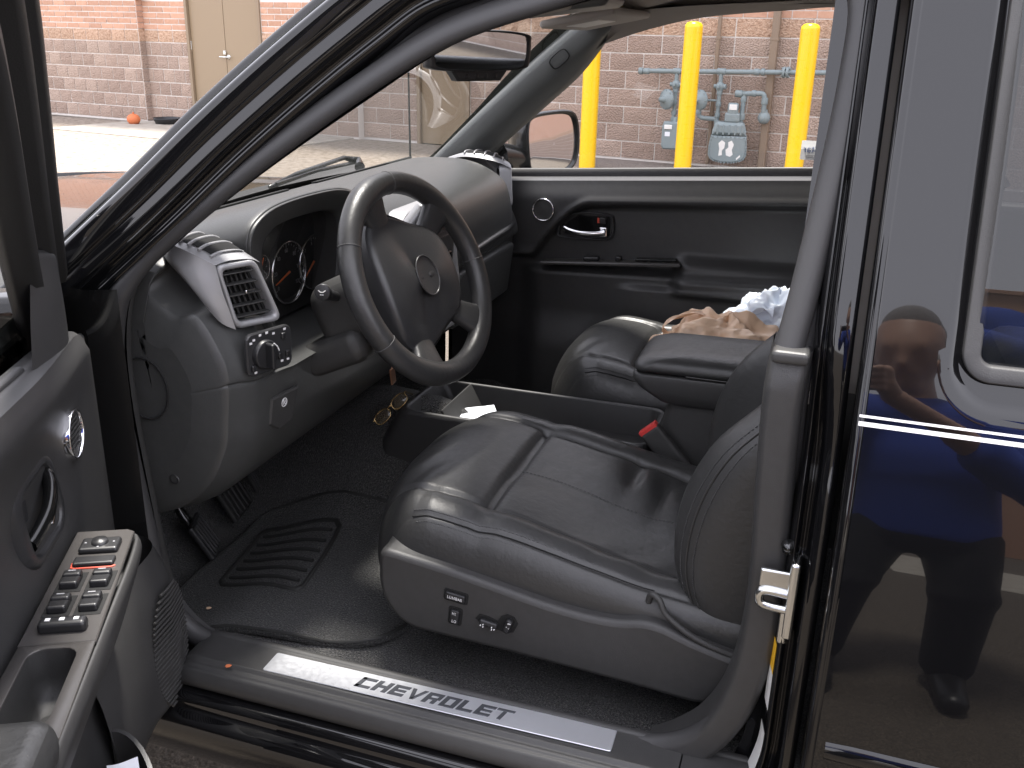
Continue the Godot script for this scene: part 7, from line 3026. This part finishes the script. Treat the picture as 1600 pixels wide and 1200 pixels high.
func person() -> void:
	var t := thing("person", "person in blue shirt and dark trousers holding up a phone, mirrored in the door", "person", V(0.26, 0, 2.32))
	var o := t.position
	var hip := V(0.29, 1.03, 2.33)
	var chest := V(0.27, 1.32, 2.29)
	var neck := V(0.24, 1.53, 2.25)
	var head := V(0.205, 1.68, 2.19)
	var sr := V(0.44, 1.47, 2.26)
	var sl := V(0.06, 1.46, 2.22)
	var er := V(0.55, 1.23, 2.12)
	var el := V(-0.11, 1.23, 2.09)
	var cb := Basis.from_euler(V(deg_to_rad(-20.3), deg_to_rad(18), deg_to_rad(1.3)))
	var eye := V(0, 1.45, 1.81)
	var ph := func(x: float, y: float, z: float) -> Vector3:
		return eye + cb * V(x, y, z)
	var wr: Vector3 = ph.call(0.135, -0.055, 0.07)
	var wl: Vector3 = ph.call(-0.075, -0.055, 0.07)
	var hr := V(0.38, 0.96, 2.33)
	var hl := V(0.18, 0.96, 2.33)
	var kr := V(0.41, 0.55, 2.27)
	var kl := V(0.12, 0.55, 2.26)
	var fr := V(0.42, 0.10, 2.33)
	var fl := V(0.08, 0.10, 2.31)
	var rel := func(list: Array) -> Array:
		return list.map(func(b): return [b[0] - o, b[1] - o, b[2], b[3]])
	# body: head, neck, trunk, limbs and hands in one surface
	var face := (V(0, 1.35, 1.3) - head).normalized()
	var side := V(0, 1, 0).cross(face).normalized()
	var up := face.cross(side)
	var bones := [
		[head + up * 0.045 - face * 0.012, head + up * 0.02 + face * 0.01, 0.088, 0.086], [head - up * 0.03 + face * 0.03, head - up * 0.085 + face * 0.052, 0.066, 0.04],
		[head + up * 0.005 + face * 0.088, head - up * 0.028 + face * 0.108, 0.010, 0.015], [head + up * 0.022 + face * 0.080 - side * 0.035, head + up * 0.022 + face * 0.080 + side * 0.035, 0.012, 0.012],
		[head - up * 0.055 + face * 0.082 - side * 0.018, head - up * 0.055 + face * 0.082 + side * 0.018, 0.011, 0.011],
		[head + side * 0.086 - face * 0.012, head + side * 0.09 - face * 0.016 - up * 0.03, 0.018, 0.012], [head - side * 0.086 - face * 0.012, head - side * 0.09 - face * 0.016 - up * 0.03, 0.018, 0.012],
		[neck - V(0, 0.03, 0), head - up * 0.05 - face * 0.02, 0.062, 0.056], [hip, chest, 0.13, 0.14], [chest, neck - V(0, 0.08, 0), 0.14, 0.09],
		[sr, er, 0.052, 0.042], [er, wr, 0.040, 0.028], [sl, el, 0.052, 0.042], [el, wl, 0.040, 0.028],
		[hr, kr, 0.085, 0.058], [kr, fr, 0.055, 0.04], [hl, kl, 0.085, 0.058], [kl, fl, 0.055, 0.04],
	]
	obj(blob(rel.call(bones), 0.03, 0.0125), "body", M.skin, t)
	# hands: palm and five fingers, closed on the phone's short edges
	for a in [[wr, 1.0, 0.108], [wl, -1.0, -0.042]]:
		var sg: float = a[1]
		var ex: float = a[2]
		var hb := [[a[0], ph.call(ex + 0.020 * sg, -0.020, 0.045), 0.026, 0.024], [ph.call(ex + 0.022 * sg, -0.024, 0.042), ph.call(ex + 0.024 * sg, 0.014, 0.042), 0.019, 0.017]]
		for k in 4:
			var y := 0.020 - 0.018 * k
			hb.append([ph.call(ex + 0.026 * sg, y, 0.038), ph.call(ex + 0.018 * sg, y + 0.003, 0.017), 0.0092, 0.0088])
			hb.append([ph.call(ex + 0.018 * sg, y + 0.003, 0.017), ph.call(ex + (0.003 - 0.003 * k) * sg, y + 0.004, 0.0125), 0.0086, 0.0076])
		hb.append([ph.call(ex + 0.012 * sg, -0.034, 0.05), ph.call(ex - 0.004 * sg, -0.024, 0.038), 0.0115, 0.0100])
		hb.append([ph.call(ex - 0.004 * sg, -0.024, 0.038), ph.call(ex - 0.016 * sg, -0.006, 0.0335), 0.0100, 0.0085])
		obj(blob(rel.call(hb), 0.007, 0.0045), "hand", M.skin, t)
	# shirt, trousers, shoes, hair
	var shirt := [[hip + V(0, -0.05, 0), chest, 0.172, 0.172], [hip + V(0.07, 0, 0), chest + V(0.07, 0, 0), 0.12, 0.12], [hip - V(0.07, 0, 0), chest - V(0.07, 0, 0), 0.12, 0.12], [chest, neck - V(0, 0.08, 0), 0.165, 0.105], [sl, sr, 0.075, 0.075], [chest + V(0.10, 0.02, 0), sr - V(0.04, 0.03, 0), 0.10, 0.08], [chest - V(0.10, -0.02, 0), sl + V(0.04, -0.03, 0), 0.10, 0.08],
		[sr, er, 0.080, 0.068], [sl, el, 0.080, 0.068], [er, er.lerp(wr, 0.45), 0.066, 0.058], [el, el.lerp(wl, 0.45), 0.066, 0.058], [neck - V(0.05, 0.03, 0), neck - V(-0.05, 0.03, 0), 0.05, 0.05]]
	obj(blob(rel.call(shirt), 0.035, 0.014), "shirt", M.blue_shirt, t)
	var legs := [[hip - V(0, 0.08, 0), hip - V(0, 0.02, 0), 0.165, 0.168], [hr, kr, 0.112, 0.082], [kr, fr, 0.082, 0.072], [hl, kl, 0.112, 0.082], [kl, fl, 0.082, 0.072]]
	obj(blob(rel.call(legs), 0.03, 0.015), "trousers", M.dark_trousers, t)
	for a in [fr, fl]:
		var sh := [[V(a.x, 0.055, a.z + 0.03), V(a.x + 0.01, 0.042, a.z - 0.16), 0.050, 0.040], [V(a.x, 0.09, a.z), V(a.x, 0.06, a.z), 0.05, 0.05]]
		obj(blob(rel.call(sh), 0.02, 0.010), "shoe", M.shoe_leather, t)
	var hair := [[head + up * 0.075 - face * 0.02, head + up * 0.055 - face * 0.05, 0.078, 0.085], [head + up * 0.02 - face * 0.055, head - up * 0.05 - face * 0.055, 0.072, 0.05], [head + side * 0.072 + up * 0.03 - face * 0.01, head + side * 0.076 - up * 0.01 - face * 0.02, 0.026, 0.02], [head - side * 0.072 + up * 0.03 - face * 0.01, head - side * 0.076 - up * 0.01 - face * 0.02, 0.026, 0.02]]
	obj(blob(rel.call(hair), 0.025, 0.009), "hair", M.grey_hair, t)
	for sg in [-1.0, 1.0]:
		var ey := Shape.new()
		var prof := []
		for k in 7:
			var an := -PI / 2 + PI * k / 6
			prof.append(Vector2(0.011 * cos(an), 0.011 * sin(an)))
		ey.lathe(Transform3D(Basis.IDENTITY, head + face * 0.079 + side * 0.032 * sg + up * 0.004 - o), prof, 12)
		obj(ey, "eye", M.switch_black, t)
	# phone held level in front of the face
	var pt := thing("phone", "black phone held sideways in both hands of the person", "phone", eye + cb * V(0.033, -0.012, 0.024))
	var s := Shape.new()
	s.rbox(Vector3.ZERO, V(0.124, 0.059, 0.008), 0.0035, cb, 3)
	obj(s, "case", M.switch_black, pt)
	s = Shape.new()
	s.lathe(Transform3D(cb * Basis(Vector3.RIGHT, -PI / 2), cb * V(-0.033, 0.012, -0.0042)), [Vector2(0.0, 0.0006), Vector2(0.004, 0.0006), Vector2(0.005, 0.0)], 16)
	obj(s, "lens", M.lens_glass, pt)
